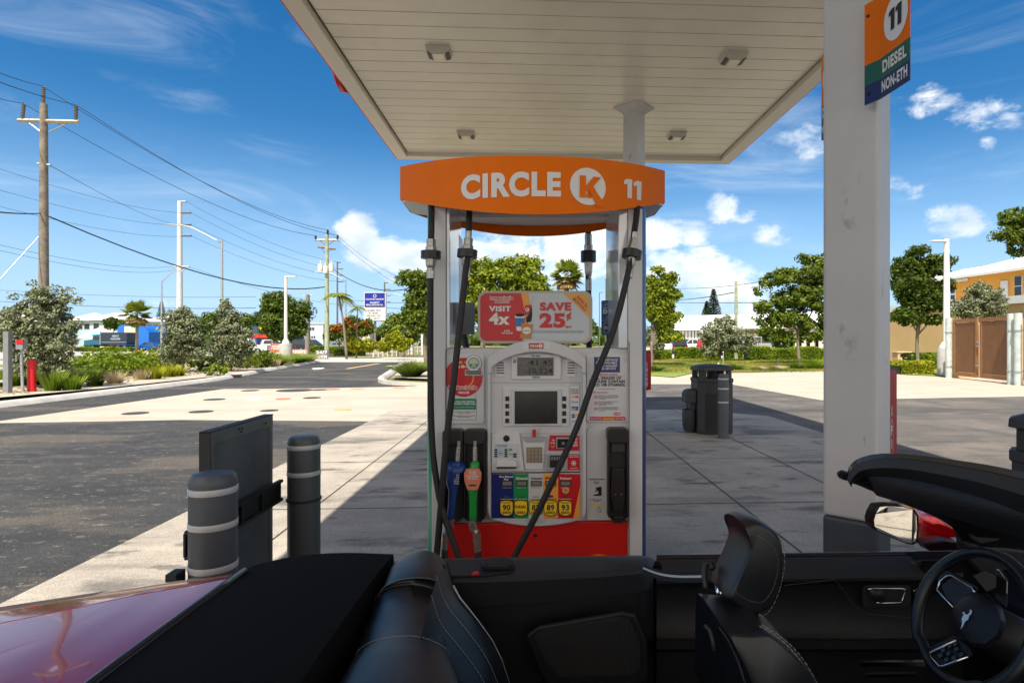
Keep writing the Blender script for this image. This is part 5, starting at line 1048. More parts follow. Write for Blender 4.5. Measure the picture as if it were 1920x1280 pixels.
# ------------------------------------------------------------------ bollards, panel, bins, extinguisher boxes
def place(o, p): o.location = p; return o
def bollard(u, D, r, label, strips, strap=None, m=mGreyP, group='grey bollards with reflective strips', hgt=1.0):
    p = dp(u, 640, D); root = empty('bollard', (p.x, p.y, 0), label, 'bollard', group)
    b = MB(); b.lathe([(r, 0), (r, hgt - .045), (r * .985, hgt - .03), (r * .94, hgt - .015), (r * .84, hgt - .004), (r * .6, hgt), (.004, hgt)], m, n=36); b.build('sleeve', root, smooth=True, auto=40)
    for z in strips:
        b = MB(); b.lathe([(r + .001, z - .012), (r + .002, z - .011), (r + .002, z + .011), (r + .001, z + .012)], mStrip, n=36); b.build('reflective_strip', root, smooth=True)
    if strap: b = MB(); b.lathe([(r + .001, strap - .006), (r + .006, strap - .005), (r + .006, strap + .005), (r + .001, strap + .006)], mInk, n=36); b.build('strap', root, smooth=True)
    return root
bollard(400, 2.25, .083, 'near grey bollard left of the pump, largest in the picture, right behind the car', (.935, .805, .645))
bollard(570, 3.12, .082, 'grey bollard with a black strap, between the framed panel and the pump', (.945, .805), .665)
bollard(1356, 9.1, .080, 'grey bollard standing in front of the dark waste bin', (.92, .77, .56))
def panel():
    root = empty('framed_panel', (-1.35, 2.8, 0), 'dark framed board seen from behind, strapped between the two grey bollards', 'sign board')
    x = 0.0; y0, y1, z0, z1 = 2.54 - 2.8, 3.14 - 2.8, .22, 1.115; mF = mat('panel_frame_alu', (.13, .14, .145), .4, metal=.4, var=.2, vscale=10)
    b = MB(); b.box(x - .03, x - .002, y0 + .02, y1 - .02, z0 + .02, z1 - .02, mat('panel_back', (.09, .10, .115), .55, var=.3, vscale=2.5)); b.build('board', root)
    b = MB(); w = .055
    b.box(x - .034, x + .004, y0, y1, z1 - w, z1, mF); b.box(x - .034, x + .004, y0, y1, z0, z0 + w, mF); b.box(x - .034, x + .003, y0, y0 + w * .6, z0 + w, z1 - w, mF); b.box(x - .034, x + .003, y1 - w * .6, y1, z0 + w, z1 - w, mF)
    b.build('frame', root, bevel=.002)
    b = MB(); b.box(x - .040, x + .006, y0 - .006, y0 - .001, z0, z1 + .004, mInk); b.box(x - .040, x + .006, y0 - .006, y1, z1 + .001, z1 + .006, mInk); b.build('edge_trim', root)
    for (yy, zz) in ((-.02, z1 - .020), (.01, z1 - .020), (.0, z1 - .034), (-.27, z1 - .03), (.25, z1 - .03)):
        b = MB(); b.tube([(x + .004, yy, zz), (x + .009, yy, zz)], .004, mInk, 8); b.build('rivet', root)
    b = MB(); zb0, zb1 = .665, .775; xb = .028
    b.box(xb, xb + .02, y0 - .23, y1 + .02, zb1 - .014, zb1, mInk); b.box(xb, xb + .02, y0 - .23, y1 + .02, zb0, zb0 + .014, mInk); b.box(xb - .004, xb + .004, y0 - .23, y1 + .02, zb0 + .01, zb1 - .01, mInk)
    for k in range(5): yy = y0 - .22 + .20 * k; b.box(xb + .0045, xb + .02, yy, yy + .014, zb0 + .0145, zb1 - .0145, mBlk)
    b.build('support_bar', root)
    for yy in (y0 + .1, y1 - .1): b = MB(); b.box(.004, xb - .004, yy - .015, yy + .015, .70, .74, mInk); b.build('standoff', root)
    b = MB(); b.box(.012, .05, 2.25 - 2.8 - .03, 2.25 - 2.8 + .03, .58, .645, mInk); b.build('end_bracket', root)
    b = MB(); b.box(-.03, -.005, y0 + .05, y0 + .10, 0, z0, mF); b.box(-.03, -.005, y1 - .10, y1 - .05, 0, z0, mF); b.build('feet', root)
panel()
mBin = mat('bin_charcoal', (.030, .033, .038), .55, var=.12, vscale=8, bump=.1, bscale=200)
mBin2 = mat('bin_dark', (.015, .016, .018), .6)
def octo(w, d, c, z, dx=0, dy=0): return [Vector((dx + x, dy + y, z)) for x, y in ((-w, -d + c), (-w + c, -d), (w - c, -d), (w, -d + c), (w, d - c), (w - c, d), (-w + c, d), (-w, d - c))]
def waste_bin(x, y, rz, label):
    root = empty('waste_bin', (x, y, 0), label, 'waste bin', 'dark waste bins with a hood and window washer', rz); w, d, c = .29, .29, .09
    b = MB(); b.loft([octo(w * .97, d * .97, c, 0), octo(w, d, c, .06), octo(w, d, c, .84), octo(w * 1.03, d * 1.03, c, .845), octo(w * 1.03, d * 1.03, c, .90), octo(w * .92, d * .92, c, .905), octo(w * .92, d * .92, c, .87)], mBin); b.build('body', root, bevel=.006)
    b = MB(); b.box(-w + c + .01, w - c - .01, -d - .006, -d + .01, .08, .66, mBin2); b.build('door', root, bevel=.006)
    for (sx, sy) in ((-1, -1), (1, -1), (1, 1), (-1, 1)):
        b = MB(); b.loft([[Vector((sx * w * .95 - sx * p, sy * d * .95 - sy * q, z)) for p, q in ((0, c), (c, 0), (c + .03, .03), (.03, c + .03))] for z in (.90, 1.03)], mBin); b.build('hood_post', root)
    b = MB(); b.loft([octo(w * 1.02, d * 1.02, c, 1.025), octo(w * 1.04, d * 1.04, c, 1.03), octo(w * 1.03, d * 1.03, c, 1.075), octo(w * .8, d * .8, c, 1.11), octo(w * .35, d * .35, c * .5, 1.13)], mBin); b.build('roof', root, bevel=.008)
    b = MB(); b.lathe([(.075, .905), (.075, 1.026)], mBin2, n=18); b.build('chute', root, smooth=True, auto=50)
    wu = MB(); wu.loft([[Vector((x_, y_, z)) for x_, y_ in ((-w - .18, -.16), (-w - .005, -.16), (-w - .005, .12), (-w - .18, .12))] for z in (.50, .64)] + [[Vector((x_, y_, .70)) for x_, y_ in ((-w - .15, -.14), (-w - .005, -.14), (-w - .005, .10), (-w - .15, .10))], [Vector((x_, y_, .72)) for x_, y_ in ((-w - .10, -.10), (-w - .005, -.12), (-w - .005, .08), (-w - .10, .06))]], mBin)
    wu.loft([[Vector((x_, y_, z)) for x_, y_ in ((-w - .08, -.10), (-w - .005, -.10), (-w - .005, .08), (-w - .08, .08))] for z in (.34, .499)], mBin); t_ = wu.build('towel_dispenser', root, bevel=.01)
    bu = MB(); bu.loft([[Vector((-w - .095 + .09 * sx * s, -.02 + .14 * sy * s, z)) for sx, sy in ((-1, -.7), (-.6, -1), (.6, -1), (1, -.7), (1, .7), (.6, 1), (-.6, 1), (-1, .7))] for z, s in ((.03, .75), (.12, .95), (.30, 1.0), (.38, .98), (.385, .85), (.30, .8))], mBin); bk = bu.build('wash_bucket', root, smooth=True, auto=50)
    b = MB(); b.tube([(-w - .10, -.04, .30), (-w - .145, -.05, .50)], .010, mInk, 8); b.build('squeegee_handle', bk)
waste_bin(dp(1334, 640, 9.72).x, dp(1334, 640, 9.72).y, 0, 'dark waste bin with a window washer behind the single grey bollard')
waste_bin(2.95, 2.92, 0, 'dark waste bin cut by the right edge of the picture, beside the car')
def extinguisher_box(col_root, s, label, group='red extinguisher boxes on the columns'):
    l = Vector((-math.cos(R(44)), math.sin(R(44)), 0)); r = Vector((math.sin(R(44)), math.cos(R(44)), 0)); base = Vector(col_root.location)
    root = empty('extinguisher_box', base + r * s, label, 'extinguisher box', group); m = mat('box_red', (.30, .004, .006), .5, spec=.25)
    b = MB(); z0, z1 = .70, 1.35; d = .195; P4 = lambda e, z: [l * (.01 + e) + r * (.004), l * (.01 + e) + r * (d - e), l * (.25 - e) + r * (d - e), l * (.25 - e) + r * .004]
    b.loft([[p + Vector((0, 0, z)) for p in P4(e, z)] for z, e in ((z0, .01), (z0 + .01, 0), (z1 - .02, 0), (z1 - .006, .006), (z1, .02))], m); bx = b.build('case', root, bevel=.012, seg=3)
    b = MB(); n = -l * .0025; f = lambda a, z: l * .01 + n + r * a + Vector((0, 0, z))
    rrz = [(.035, .76), (.085, .76), (.09, .77), (.09, 1.06), (.06, 1.09), (.03, 1.06), (.03, .77)]
    ins = [(.036, .766), (.083, .766), (.086, .772), (.086, 1.056), (.06, 1.083), (.034, 1.056), (.034, .772)]
    b.loft([[f(a, z) for a, z in rrz], [f(a, z) for a, z in ins]], mLet, caps=False); b.build('lettering_frame', bx)
    for k, ch in enumerate('FIRE'):
        b = MB(); text3(b, ch, f(.042 if ch != 'I' else .053, 1.0 - k * .072), r * (.036 if ch != 'I' else .012), (0, 0, .052), mLet, .03); b.build('letter', bx)
    for sg in (0, 1):
        b = MB(); q = [(.035, 1.10), (.042, 1.10), (.085, 1.155), (.078, 1.155)]; b.flat([f(a if not sg else .12 - a, z) + n * .3 * sg for a, z in q], mLet); b.build('arrow_line', bx)
extinguisher_box(near_root, .262, 'red fire extinguisher box on the right side of the near white column')
fc = [o for o in bpy.data.objects if o.name.startswith('canopy_column') and o != near_root][0]
extinguisher_box(fc, .262, 'small looking red fire extinguisher box on the far column, right beside the pump')
# ------------------------------------------------------------------ vegetation
rng = np.random.default_rng(11)
def leaf_mat(name, c1, c2, tr=.35, rough=.5):
    m = bpy.data.materials.new(name); m.use_nodes = True; t = m.node_tree; p = t.nodes['Principled BSDF']; o = t.nodes['Material Output']
    a = N(t, 'ShaderNodeAttribute', attribute_name='tint'); c = mixc(t, a.outputs['Fac'], c1, c2)
    t.links.new(c, p.inputs['Base Color']); p.inputs['Roughness'].default_value = rough; p.inputs['Specular IOR Level'].default_value = .3
    tl = N(t, 'ShaderNodeBsdfTranslucent'); t.links.new(c, tl.inputs['Color']); mx = N(t, 'ShaderNodeMixShader'); mx.inputs[0].default_value = tr
    t.links.new(p.outputs[0], mx.inputs[1]); t.links.new(tl.outputs[0], mx.inputs[2]); t.links.new(mx.outputs[0], o.inputs[0]); return m
LM = {'dark': leaf_mat('leaf_dark', (.020, .050, .008), (.14, .20, .018)), 'bright': leaf_mat('leaf_bright', (.06, .12, .010), (.36, .40, .025)),
      'mid': leaf_mat('leaf_mid', (.03, .075, .010), (.24, .30, .03)), 'silver': leaf_mat('leaf_silver', (.065, .095, .035), (.36, .38, .22), .15, .6),
      'yellow': leaf_mat('leaf_yellow', (.17, .22, .012), (.46, .44, .02)), 'lime': leaf_mat('leaf_lime', (.07, .15, .01), (.30, .38, .02)),
      'turf': leaf_mat('blade_turf', (.10, .15, .015), (.46, .38, .10)), 'orange': leaf_mat('flower_orange', (.45, .10, .02), (.70, .22, .04)), 'straw': leaf_mat('straw', (.30, .24, .12), (.52, .42, .24), .1), 'pine': leaf_mat('needle_dark', (.012, .035, .012), (.04, .08, .02)),
      'palm': leaf_mat('palm_green', (.05, .10, .01), (.28, .32, .03)), 'deadpalm': leaf_mat('palm_dead', (.22, .14, .06), (.45, .32, .14), .2)}
mBark = mat('bark_grey', (.20, .17, .13), .9, var=.35, vscale=12, bump=.5, bscale=40); mBarkD = mat('bark_dark', (.09, .07, .05), .9, var=.3, vscale=10)
def quads(name, P, N_, U, sx, sy, tint, m, parent, bend=True):
    """P centres (n,3), N_ normals, U long axis; each leaf a kite of two triangles"""
    n = len(P); V = np.cross(N_, U); V /= np.linalg.norm(V, axis=1, keepdims=True) + 1e-9
    sx = np.broadcast_to(np.asarray(sx, float).reshape(-1, 1) if np.ndim(sx) else np.full((n, 1), sx), (n, 1)); sy = np.broadcast_to(np.asarray(sy, float).reshape(-1, 1) if np.ndim(sy) else np.full((n, 1), sy), (n, 1))
    a = P - U * sy; b = P + V * sx + N_ * sx * .35; c = P + U * sy; d = P - V * sx + N_ * sx * .35
    v = np.stack([a, b, c, d], 1).reshape(-1, 3)
    me = bpy.data.meshes.new(name); me.vertices.add(4 * n); me.vertices.foreach_set('co', v.astype(np.float32).ravel())
    me.loops.add(4 * n); me.loops.foreach_set('vertex_index', np.arange(4 * n, dtype=np.int32)); me.polygons.add(n)
    me.polygons.foreach_set('loop_start', np.arange(0, 4 * n, 4, dtype=np.int32)); me.update(calc_edges=True); me.materials.append(m)
    at_ = me.attributes.new('tint', 'FLOAT', 'FACE'); at_.data.foreach_set('value', np.clip(tint, 0, 1).astype(np.float32))
    o = bpy.data.objects.new(name, me); COL.objects.link(o); o.parent = parent; return o
def rand_dir(n): v = rng.normal(size=(n, 3)); return v / np.linalg.norm(v, axis=1, keepdims=True)
def crown_points(ells, n, clump, per):
    """ells: (cx,cy,cz,rx,ry,rz). Clumps sit near the surface of the ellipsoids, leaves in a small shell round each clump"""
    w = np.array([e[3] * e[5] for e in ells]); w = w / w.sum(); nc = max(3, n // per); idx = rng.choice(len(ells), nc, p=w); E = np.array(ells)[idx]
    d = rand_dir(nc); rad = rng.uniform(.45, 1.05, (nc, 1)) ** .6 * rng.uniform(.8, 1.12, (nc, 1)) * np.where(rng.uniform(size=(nc, 1)) < .08, 1.22, 1.0); C = E[:, :3] + d * E[:, 3:6] * rad
    cs = clump * rng.uniform(.55, 1.35, (nc, 1)); ct = rng.uniform(-.18, .22, (nc, 1))
    k = rng.integers(0, nc, n); ld = rand_dir(n); lr = rng.uniform(.35, 1.0, (n, 1)); P = C[k] + ld * cs[k] * lr * np.array([1, 1, .7])
    out = (P - E[k, :3]); out /= np.linalg.norm(out, axis=1, keepdims=True) + 1e-6
    nr_ = out * .5 + rand_dir(n) * .8 + np.array([0, 0, .45]); nr_ /= np.linalg.norm(nr_, axis=1, keepdims=True)
    U = np.cross(nr_, rand_dir(n)); U /= np.linalg.norm(U, axis=1, keepdims=True) + 1e-9
    return P, nr_, U, rng.uniform(.15, .8, n) + ct[k, 0]
def tree(name, label, cat, ub, D, ells_px, kind, n, leaf, clump, trunk=None, group=None, flowers=0, stems=1, zb=0.0, mb=None, depth=.8):
    """trunk base seen at column ub, depth D; crown ellipses (u, v, ru, rv) in the picture at that depth"""
    b0 = dp(ub, 640, D); b0.z = zb; s = D / F; root = empty(name, b0, label, cat, group); ells = []
    for e in ells_px:
        c = dp(e[0], e[1], D + (e[4] if len(e) > 4 else 0)) - b0; ells.append((c.x, c.y, c.z, e[2] * s, e[2] * s * depth, e[3] * s))
    n = int(n * 1.35); leaf *= .76; P, N_, U, t_ = crown_points(ells, n, clump * .82, 34)
    quads('crown', P, N_, U, leaf * rng.uniform(.3, .5, n), leaf * rng.uniform(.6, 1.1, n), t_, LM[kind], root)
    if flowers:
        P, N_, U, t_ = crown_points([(e[0], e[1] - e[4] * .2, e[2] + e[5] * .3, e[3], e[4], e[5] * .7) for e in ells], flowers, clump * .6, 14)
        quads('blossom', P, N_, U, leaf * .4, leaf * .6, t_, LM['orange'], root)
    if trunk:
        r, vt = trunk; top = dp(ub, vt, D) - b0; top.x += 0; b = MB(); mm = mb or mBark
        for k in range(stems):
            off = (k - (stems - 1) / 2) * r * 2.5; jit = Vector((random.uniform(-.5, .5) * r * 2, 0, 0))
            pts = smooth_path([Vector((off, 0, 0)), Vector((off * 1.3, 0, top.z * .5)) + jit, Vector((off * 2 + top.x, 0, top.z))], 3); b.tube(pts, [r * (1 - .35 * i / len(pts)) for i in range(len(pts))], mm, 8)
        b.build('trunk', root, smooth=True)
        b = MB(); st_ = Vector((0, 0, top.z * .72))
        for e in ells[:7]:
            c = Vector(e[:3]); mid = (st_ + c) / 2 + Vector((0, 0, e[5] * .1)); pts = smooth_path([st_, mid, c + Vector((0, 0, e[5] * .35))], 3); b.tube(pts, [r * .55 * (1 - .8 * i / len(pts)) for i in range(len(pts))], mm, 6)
        b.build('limbs', root, smooth=True)
    return root
def shrub(name, label, cat, u, v, w, h, kind, n, leaf, group=None, D=None, style='leafy', zb=.09):
    """low plant with its base at the ground point seen at (u, v); w, h in metres"""
    p = gnd(u, v, zb) if D is None else dp(u, 640, D); p.z = zb; root = empty(name, p, label, cat, group)
    if style == 'leafy':
        P, N_, U, t_ = crown_points([(0, 0, h * .5, w * .5, w * .42, h * .5), (w * .15, 0, h * .35, w * .4, w * .4, h * .35)], n, min(w, h) * .22, 18)
        P[:, 2] = np.abs(P[:, 2]); o = quads('foliage', P, N_, U, leaf * .4, leaf, t_, LM[kind], root)
    else:   # blades rising from the base and arching outwards
        a = rng.uniform(0, 2 * np.pi, n); sp = rng.uniform(0, 1, n) ** .7; L = h * rng.uniform(.6, 1.1, n); lean = sp * (.75 if style == 'grass' else .35)
        base = np.stack([np.cos(a) * sp * w * .25, np.sin(a) * sp * w * .25, np.zeros(n)], 1); dir0 = np.stack([np.cos(a) * lean, np.sin(a) * lean, np.ones(n)], 1); dir0 /= np.linalg.norm(dir0, axis=1, keepdims=True)
        segs = 3; vs = []; fs = []; tn = rng.uniform(0, 1, n); tint = []
        pw = np.stack([-np.sin(a + .8), np.cos(a + .8), np.zeros(n)], 1) * leaf
        rows = []
        for k in range(segs + 1):
            f = k / segs; dr = dir0 * f * L[:, None]; dr[:, :2] *= (1 + f * (1.2 if style == 'grass' else .5)); dr[:, 2] *= (1 - f * (.35 if style == 'grass' else .08)); wd_ = pw * (1 - f * .85)
            rows.append((base + dr - wd_, base + dr + wd_))
        for k in range(segs):
            q = np.stack([rows[k][0], rows[k][1], rows[k + 1][1], rows[k + 1][0]], 1); vs.append(q.reshape(-1, 3)); tint.append(tn * .7 + .3 * k / segs)
        V_ = np.concatenate(vs); m_ = len(V_) // 4; me = bpy.data.meshes.new('foliage'); me.vertices.add(4 * m_); me.vertices.foreach_set('co', V_.astype(np.float32).ravel()); me.loops.add(4 * m_); me.loops.foreach_set('vertex_index', np.arange(4 * m_, dtype=np.int32)); me.polygons.add(m_); me.polygons.foreach_set('loop_start', np.arange(0, 4 * m_, 4, dtype=np.int32)); me.update(calc_edges=True); me.materials.append(LM[kind])
        at_ = me.attributes.new('tint', 'FLOAT', 'FACE'); at_.data.foreach_set('value', np.concatenate(tint).astype(np.float32)); o = bpy.data.objects.new('foliage', me); COL.objects.link(o); o.parent = root
    return root
def fan_palm(label, ub, D, vtop, crown_r, trunk_r, dead=.35, group=None, name='fan_palm', nfr=70):
    b0 = dp(ub, 640, D); b0.z = 0; root = empty(name, b0, label, 'palm tree', group); top = dp(ub, vtop, D).z
    b = MB(); b.tube([(0, 0, 0), (.05, 0, top * .5), (0, 0, top)], [trunk_r * 1.15, trunk_r, trunk_r * .95], mBark, 10); b.build('trunk', root, smooth=True)
    P_, N2, U2, sx, sy, tt = ([] for _ in range(6)); Pd, Nd, Ud, sxd, syd = ([] for _ in range(5))
    for k in range(nfr):
        a = rng.uniform(0, 2 * np.pi); el = rng.uniform(-1.15, 1.35); dd = el < -.35 and rng.uniform() < dead * 2.4
        d = np.array([np.cos(a) * np.cos(el), np.sin(a) * np.cos(el), np.sin(el)]); L = crown_r * rng.uniform(.35, .6); hub = np.array([0, 0, top]) + d * L; hub[2] -= .12 * crown_r
        side = np.cross(d, [0, 0, 1.0]); side /= np.linalg.norm(side) + 1e-9; upv = np.cross(side, d)
        for j in range(17):
            q = (j / 16 - .5) * 3.9; bd = d * math.cos(q) + side * math.sin(q) + np.array([0, 0, -.28 * abs(math.sin(q)) - .12]); bd /= np.linalg.norm(bd); ln = crown_r * .45 * (.75 + .25 * math.cos(q))
            (Pd if dd else P_).append(hub + bd * ln * .5); (Nd if dd else N2).append(upv + side * .25 * (-1) ** j); (Ud if dd else U2).append(bd); (sxd if dd else sx).append(crown_r * .045); (syd if dd else sy).append(ln * .5)
            if not dd: tt.append(rng.uniform(.1, .9) * .5 + (.5 if el > .1 else .15))
    def fin(nm, P_, N2, U2, sx, sy, tt, m):
        if not P_: return
        N2 = np.array(N2); N2 /= np.linalg.norm(N2, axis=1, keepdims=True); quads(nm, np.array(P_), N2, np.array(U2), np.array(sx), np.array(sy), np.array(tt), m, root)
    fin('crown', P_, N2, U2, sx, sy, tt, LM['palm']); fin('dead_fronds', Pd, Nd, Ud, sxd, syd, rng.uniform(0, 1, len(Pd)), LM['deadpalm'])
    return root
def feather_palm(label, ub, D, vtop, crown_r, trunk_r, lean=0.0, n=16, group=None, ubase=None):
    b0 = dp(ubase if ubase else ub, 640, D); b0.z = 0; root = empty('feather_palm', b0, label, 'palm tree', group); tp = dp(ub, vtop, D) - b0
    b = MB(); b.tube(smooth_path([(0, 0, 0), (tp.x * .35, 0, tp.z * .5), (tp.x, 0, tp.z)], 4), [trunk_r * (1.2 - .5 * i / 8) for i in range(9)], mBark, 8); b.build('trunk', root, smooth=True)
    P_, N2, U2, sy = [], [], [], []; T = np.array(tp)
    for k in range(n):
        a = 2 * math.pi * k / n + rng.uniform(-.2, .2); el = rng.uniform(.15, 1.2); L = crown_r * rng.uniform(.85, 1.1)
        for j in range(22):
            f = (j + 1) / 22; r = L * f * math.cos(el * (1 - .3 * f)); z = L * (math.sin(el) * f * .9 - .85 * f * f); c = T + np.array([math.cos(a) * r, math.sin(a) * r, z]); tg = np.array([math.cos(a), math.sin(a), .4 - 1.5 * f]); tg /= np.linalg.norm(tg)
            side = np.array([-math.sin(a), math.cos(a), 0]); ln = crown_r * .26 * math.sin(math.pi * min(1, f * .85 + .12))
            for s in (-1, 1):
                bd = side * s + tg * .7 + np.array([0, 0, -.5]); bd /= np.linalg.norm(bd); P_.append(c + bd * ln * .5); U2.append(bd); N2.append(np.cross(bd, tg)); sy.append(ln * .5)
    N2 = np.array(N2); N2 /= np.linalg.norm(N2, axis=1, keepdims=True) + 1e-9
    quads('crown', np.array(P_), N2, np.array(U2), crown_r * .028, np.array(sy), rng.uniform(.2, 1, len(P_)), LM['palm'], root); return root

G_SB = 'silver leaved buttonwood trees'
tree('silver_buttonwood', 'large silver leaved tree by the red bollard at the left edge', 'tree', 84, 17.5, [(76, 600, 52, 48), (44, 640, 38, 44), (102, 648, 42, 40), (90, 560, 32, 24), (64, 690, 34, 16), (130, 608, 14, 16), (16, 615, 18, 34), (146, 562, 16, 4), (62, 545, 10, 16), (125, 690, 14, 12), (120, 555, 8, 14)], 'silver', 11000, .085, .22, (.06, 640), G_SB, mb=mBarkD)
tree('silver_buttonwood', 'silver leaved tree right of the blue building, first of a pair by the kerb', 'tree', 345, 26.5, [(341, 632, 32, 36), (328, 662, 27, 22), (352, 600, 20, 16), (366, 650, 18, 26), (326, 596, 16, 14), (345, 583, 6, 10)], 'silver', 7500, .11, .28, (.06, 650), G_SB, mb=mBarkD)
tree('silver_buttonwood', 'silver leaved tree right beside the first of the pair, below the curved lamp post', 'tree', 432, 27.5, [(430, 630, 30, 34), (412, 655, 18, 24), (450, 640, 20, 32), (428, 592, 20, 16), (442, 668, 20, 16), (462, 655, 12, 16), (425, 574, 6, 10)], 'silver', 7500, .11, .28, (.06, 650), G_SB, mb=mBarkD)
tree('silver_buttonwood', 'silver leaved tree behind the green utility pole, right of the pump', 'tree', 1352, 44, [(1350, 632, 34, 28), (1385, 640, 30, 26), (1335, 655, 20, 15), (1360, 605, 22, 14), (1330, 625, 14, 22)], 'silver', 6000, .16, .4, (.08, 660), G_SB, mb=mBarkD)
tree('silver_buttonwood', 'silver leaved bush just right of the pump over the far hedge', 'tree', 1226, 46, [(1226, 632, 20, 18), (1236, 648, 12, 10)], 'silver', 1500, .17, .35, (.06, 650), G_SB, mb=mBarkD)
tree('silver_buttonwood', 'silver leaved tree rising behind the brown gate', 'tree', 1838, 33, [(1838, 568, 40, 32), (1815, 585, 26, 16), (1862, 570, 22, 24), (1880, 592, 26, 8), (1835, 545, 16, 14)], 'silver', 5000, .13, .35, (.08, 600), G_SB, mb=mBarkD)
G_T = 'green leafy trees'
tree('leafy_tree', 'round dark green tree behind the white lamp post at the left', 'tree', 530, 58, [(528, 590, 38, 30), (505, 575, 20, 22), (550, 590, 24, 24), (535, 615, 40, 22), (520, 562, 20, 14), (572, 580, 12, 14), (505, 612, 16, 14)], 'dark', 8000, .30, .75, (.16, 630), G_T, mb=mBarkD)
tree('leafy_tree', 'big bright green tree right behind the pump, above the advertising board', 'tree', 905, 33, [(935, 535, 42, 40), (900, 540, 36, 40), (965, 510, 34, 30), (1000, 545, 28, 34), (990, 500, 22, 18), (925, 580, 60, 40), (1000, 590, 50, 40), (880, 500, 16, 24), (905, 500, 20, 16), (940, 500, 14, 14), (1030, 570, 22, 26)], 'bright', 15000, .20, .50, (.15, 600), G_T)
tree('leafy_tree', 'green tree leaning in from behind the left side of the pump', 'tree', 800, 36, [(785, 570, 24, 46), (765, 520, 18, 12), (795, 530, 24, 24), (780, 600, 22, 26), (810, 580, 30, 50), (752, 600, 12, 10)], 'mid', 8000, .22, .50, (.14, 600), G_T)
tree('leafy_tree', 'bright green tree at the right edge of the pump with a ragged outline', 'tree', 1222, 36, [(1238, 545, 22, 20), (1254, 524, 13, 9), (1234, 506, 8, 9), (1240, 590, 22, 18), (1264, 552, 9, 10), (1222, 560, 18, 42), (1264, 594, 13, 7), (1256, 632, 22, 7), (1246, 612, 16, 12), (1240, 568, 22, 14)], 'bright', 11000, .20, .42, (.12, 640), G_T)
tree('leafy_tree', 'tall open green tree just left of the near column, over the long hedge', 'tree', 1499, 38, [(1490, 560, 42, 22), (1470, 520, 32, 14), (1522, 514, 32, 18), (1545, 555, 38, 36), (1440, 575, 24, 12), (1478, 598, 42, 18), (1532, 618, 34, 24), (1437, 530, 16, 7), (1512, 488, 22, 8), (1428, 602, 18, 6), (1422, 547, 10, 7), (1545, 490, 20, 11), (1465, 628, 16, 7)], 'mid', 13500, .20, .42, (.12, 600), G_T)
tree('leafy_tree', 'dark green tree between the near column and the white lamp post at the right', 'tree', 1722, 31, [(1712, 530, 36, 28), (1698, 498, 24, 15), (1742, 502, 28, 20), (1728, 562, 38, 24), (1700, 592, 26, 15), (1748, 600, 20, 6), (1716, 472, 18, 8), (1775, 488, 14, 8), (1772, 536, 16, 9), (1757, 572, 20, 9)], 'dark', 13500, .17, .36, (.10, 600), G_T)
tree('leafy_tree', 'green branches entering the picture at the top right edge', 'tree', 1985, 24, [(1930, 420, 46, 34), (1900, 440, 26, 20), (1925, 470, 30, 14), (1890, 412, 16, 10), (1985, 440, 60, 60)], 'mid', 7000, .15, .34, (.12, 520), G_T)
tree('leafy_tree', 'small tree with an open crown left of the green utility pole', 'tree', 1455, 50, [(1450, 630, 20, 14), (1470, 640, 20, 18), (1432, 618, 14, 10)], 'mid', 2500, .2, .4, (.10, 640), G_T)
tree('leafy_tree', 'dark trees low on the horizon behind the blue shop', 'tree', 440, 90, [(460, 607, 26, 16), (400, 600, 20, 12), (480, 610, 20, 14)], 'dark', 3500, .4, 1.0, (.2, 640), G_T, mb=mBarkD)
tree('leafy_tree', 'dark low tree between the white roofs and the blue building', 'tree', 212, 120, [(214, 607, 16, 10), (235, 612, 14, 8)], 'dark', 2200, .45, 1.0, (.2, 640), G_T, mb=mBarkD)
tree('leafy_tree', 'green trees behind the white gazebo, left of the pump', 'tree', 745, 60, [(740, 608, 20, 20), (760, 625, 20, 20), (725, 620, 14, 12), (775, 605, 16, 22)], 'mid', 5000, .25, .6, (.14, 650), G_T)
tree('leafy_tree', 'dark trees far behind the real estate sign', 'tree', 700, 110, [(705, 628, 22, 10), (735, 630, 20, 10), (650, 632, 16, 8)], 'dark', 3000, .4, .9, None, G_T)
tree('flowering_tree', 'low tree with orange blossom left of the real estate sign', 'tree', 672, 62, [(672, 618, 24, 16), (660, 605, 14, 14), (688, 612, 14, 12)], 'mid', 3500, .22, .5, (.10, 640), 'orange flowering trees', 900)
tree('flowering_tree', 'low tree with orange blossom right of the green utility pole', 'tree', 636, 66, [(632, 620, 18, 14), (648, 626, 14, 12), (620, 628, 10, 10)], 'mid', 2800, .24, .5, (.10, 640), 'orange flowering trees', 900)
tree('leafy_bush', 'yellow green bush under the small palm by the real estate sign', 'bush', 672, 52, [(668, 645, 18, 12), (690, 648, 14, 10)], 'yellow', 2200, .3, .4, None, 'bushes by the street')
tree('leafy_bush', 'yellow green bush with white blossom beside the gazebo', 'bush', 742, 48, [(738, 638, 14, 14), (755, 645, 12, 12), (725, 648, 10, 10)], 'yellow', 2200, .26, .4, None, 'bushes by the street')
G_P = 'fan palms'
fan_palm('round headed fan palm by the blue building at the left', 256, 62, 585, 1.75, .14, .2, G_P)
fan_palm('shaggy fan palm with brown dead fronds behind the pump', 1062, 40, 512, 1.45, .16, .5, G_P, nfr=54)
G_F = 'feather palms along the street'
feather_palm('drooping feather palm right of the green utility pole', 636, 50, 556, 1.7, .10, 0, 16, G_F, 650)
feather_palm('slim small feather palm left of the real estate sign', 671, 52, 577, 1.0, .06, 0, 12, G_F, 668)
feather_palm('feather palm between the sign and the gazebo', 757, 55, 610, 1.4, .10, 0, 14, G_F)
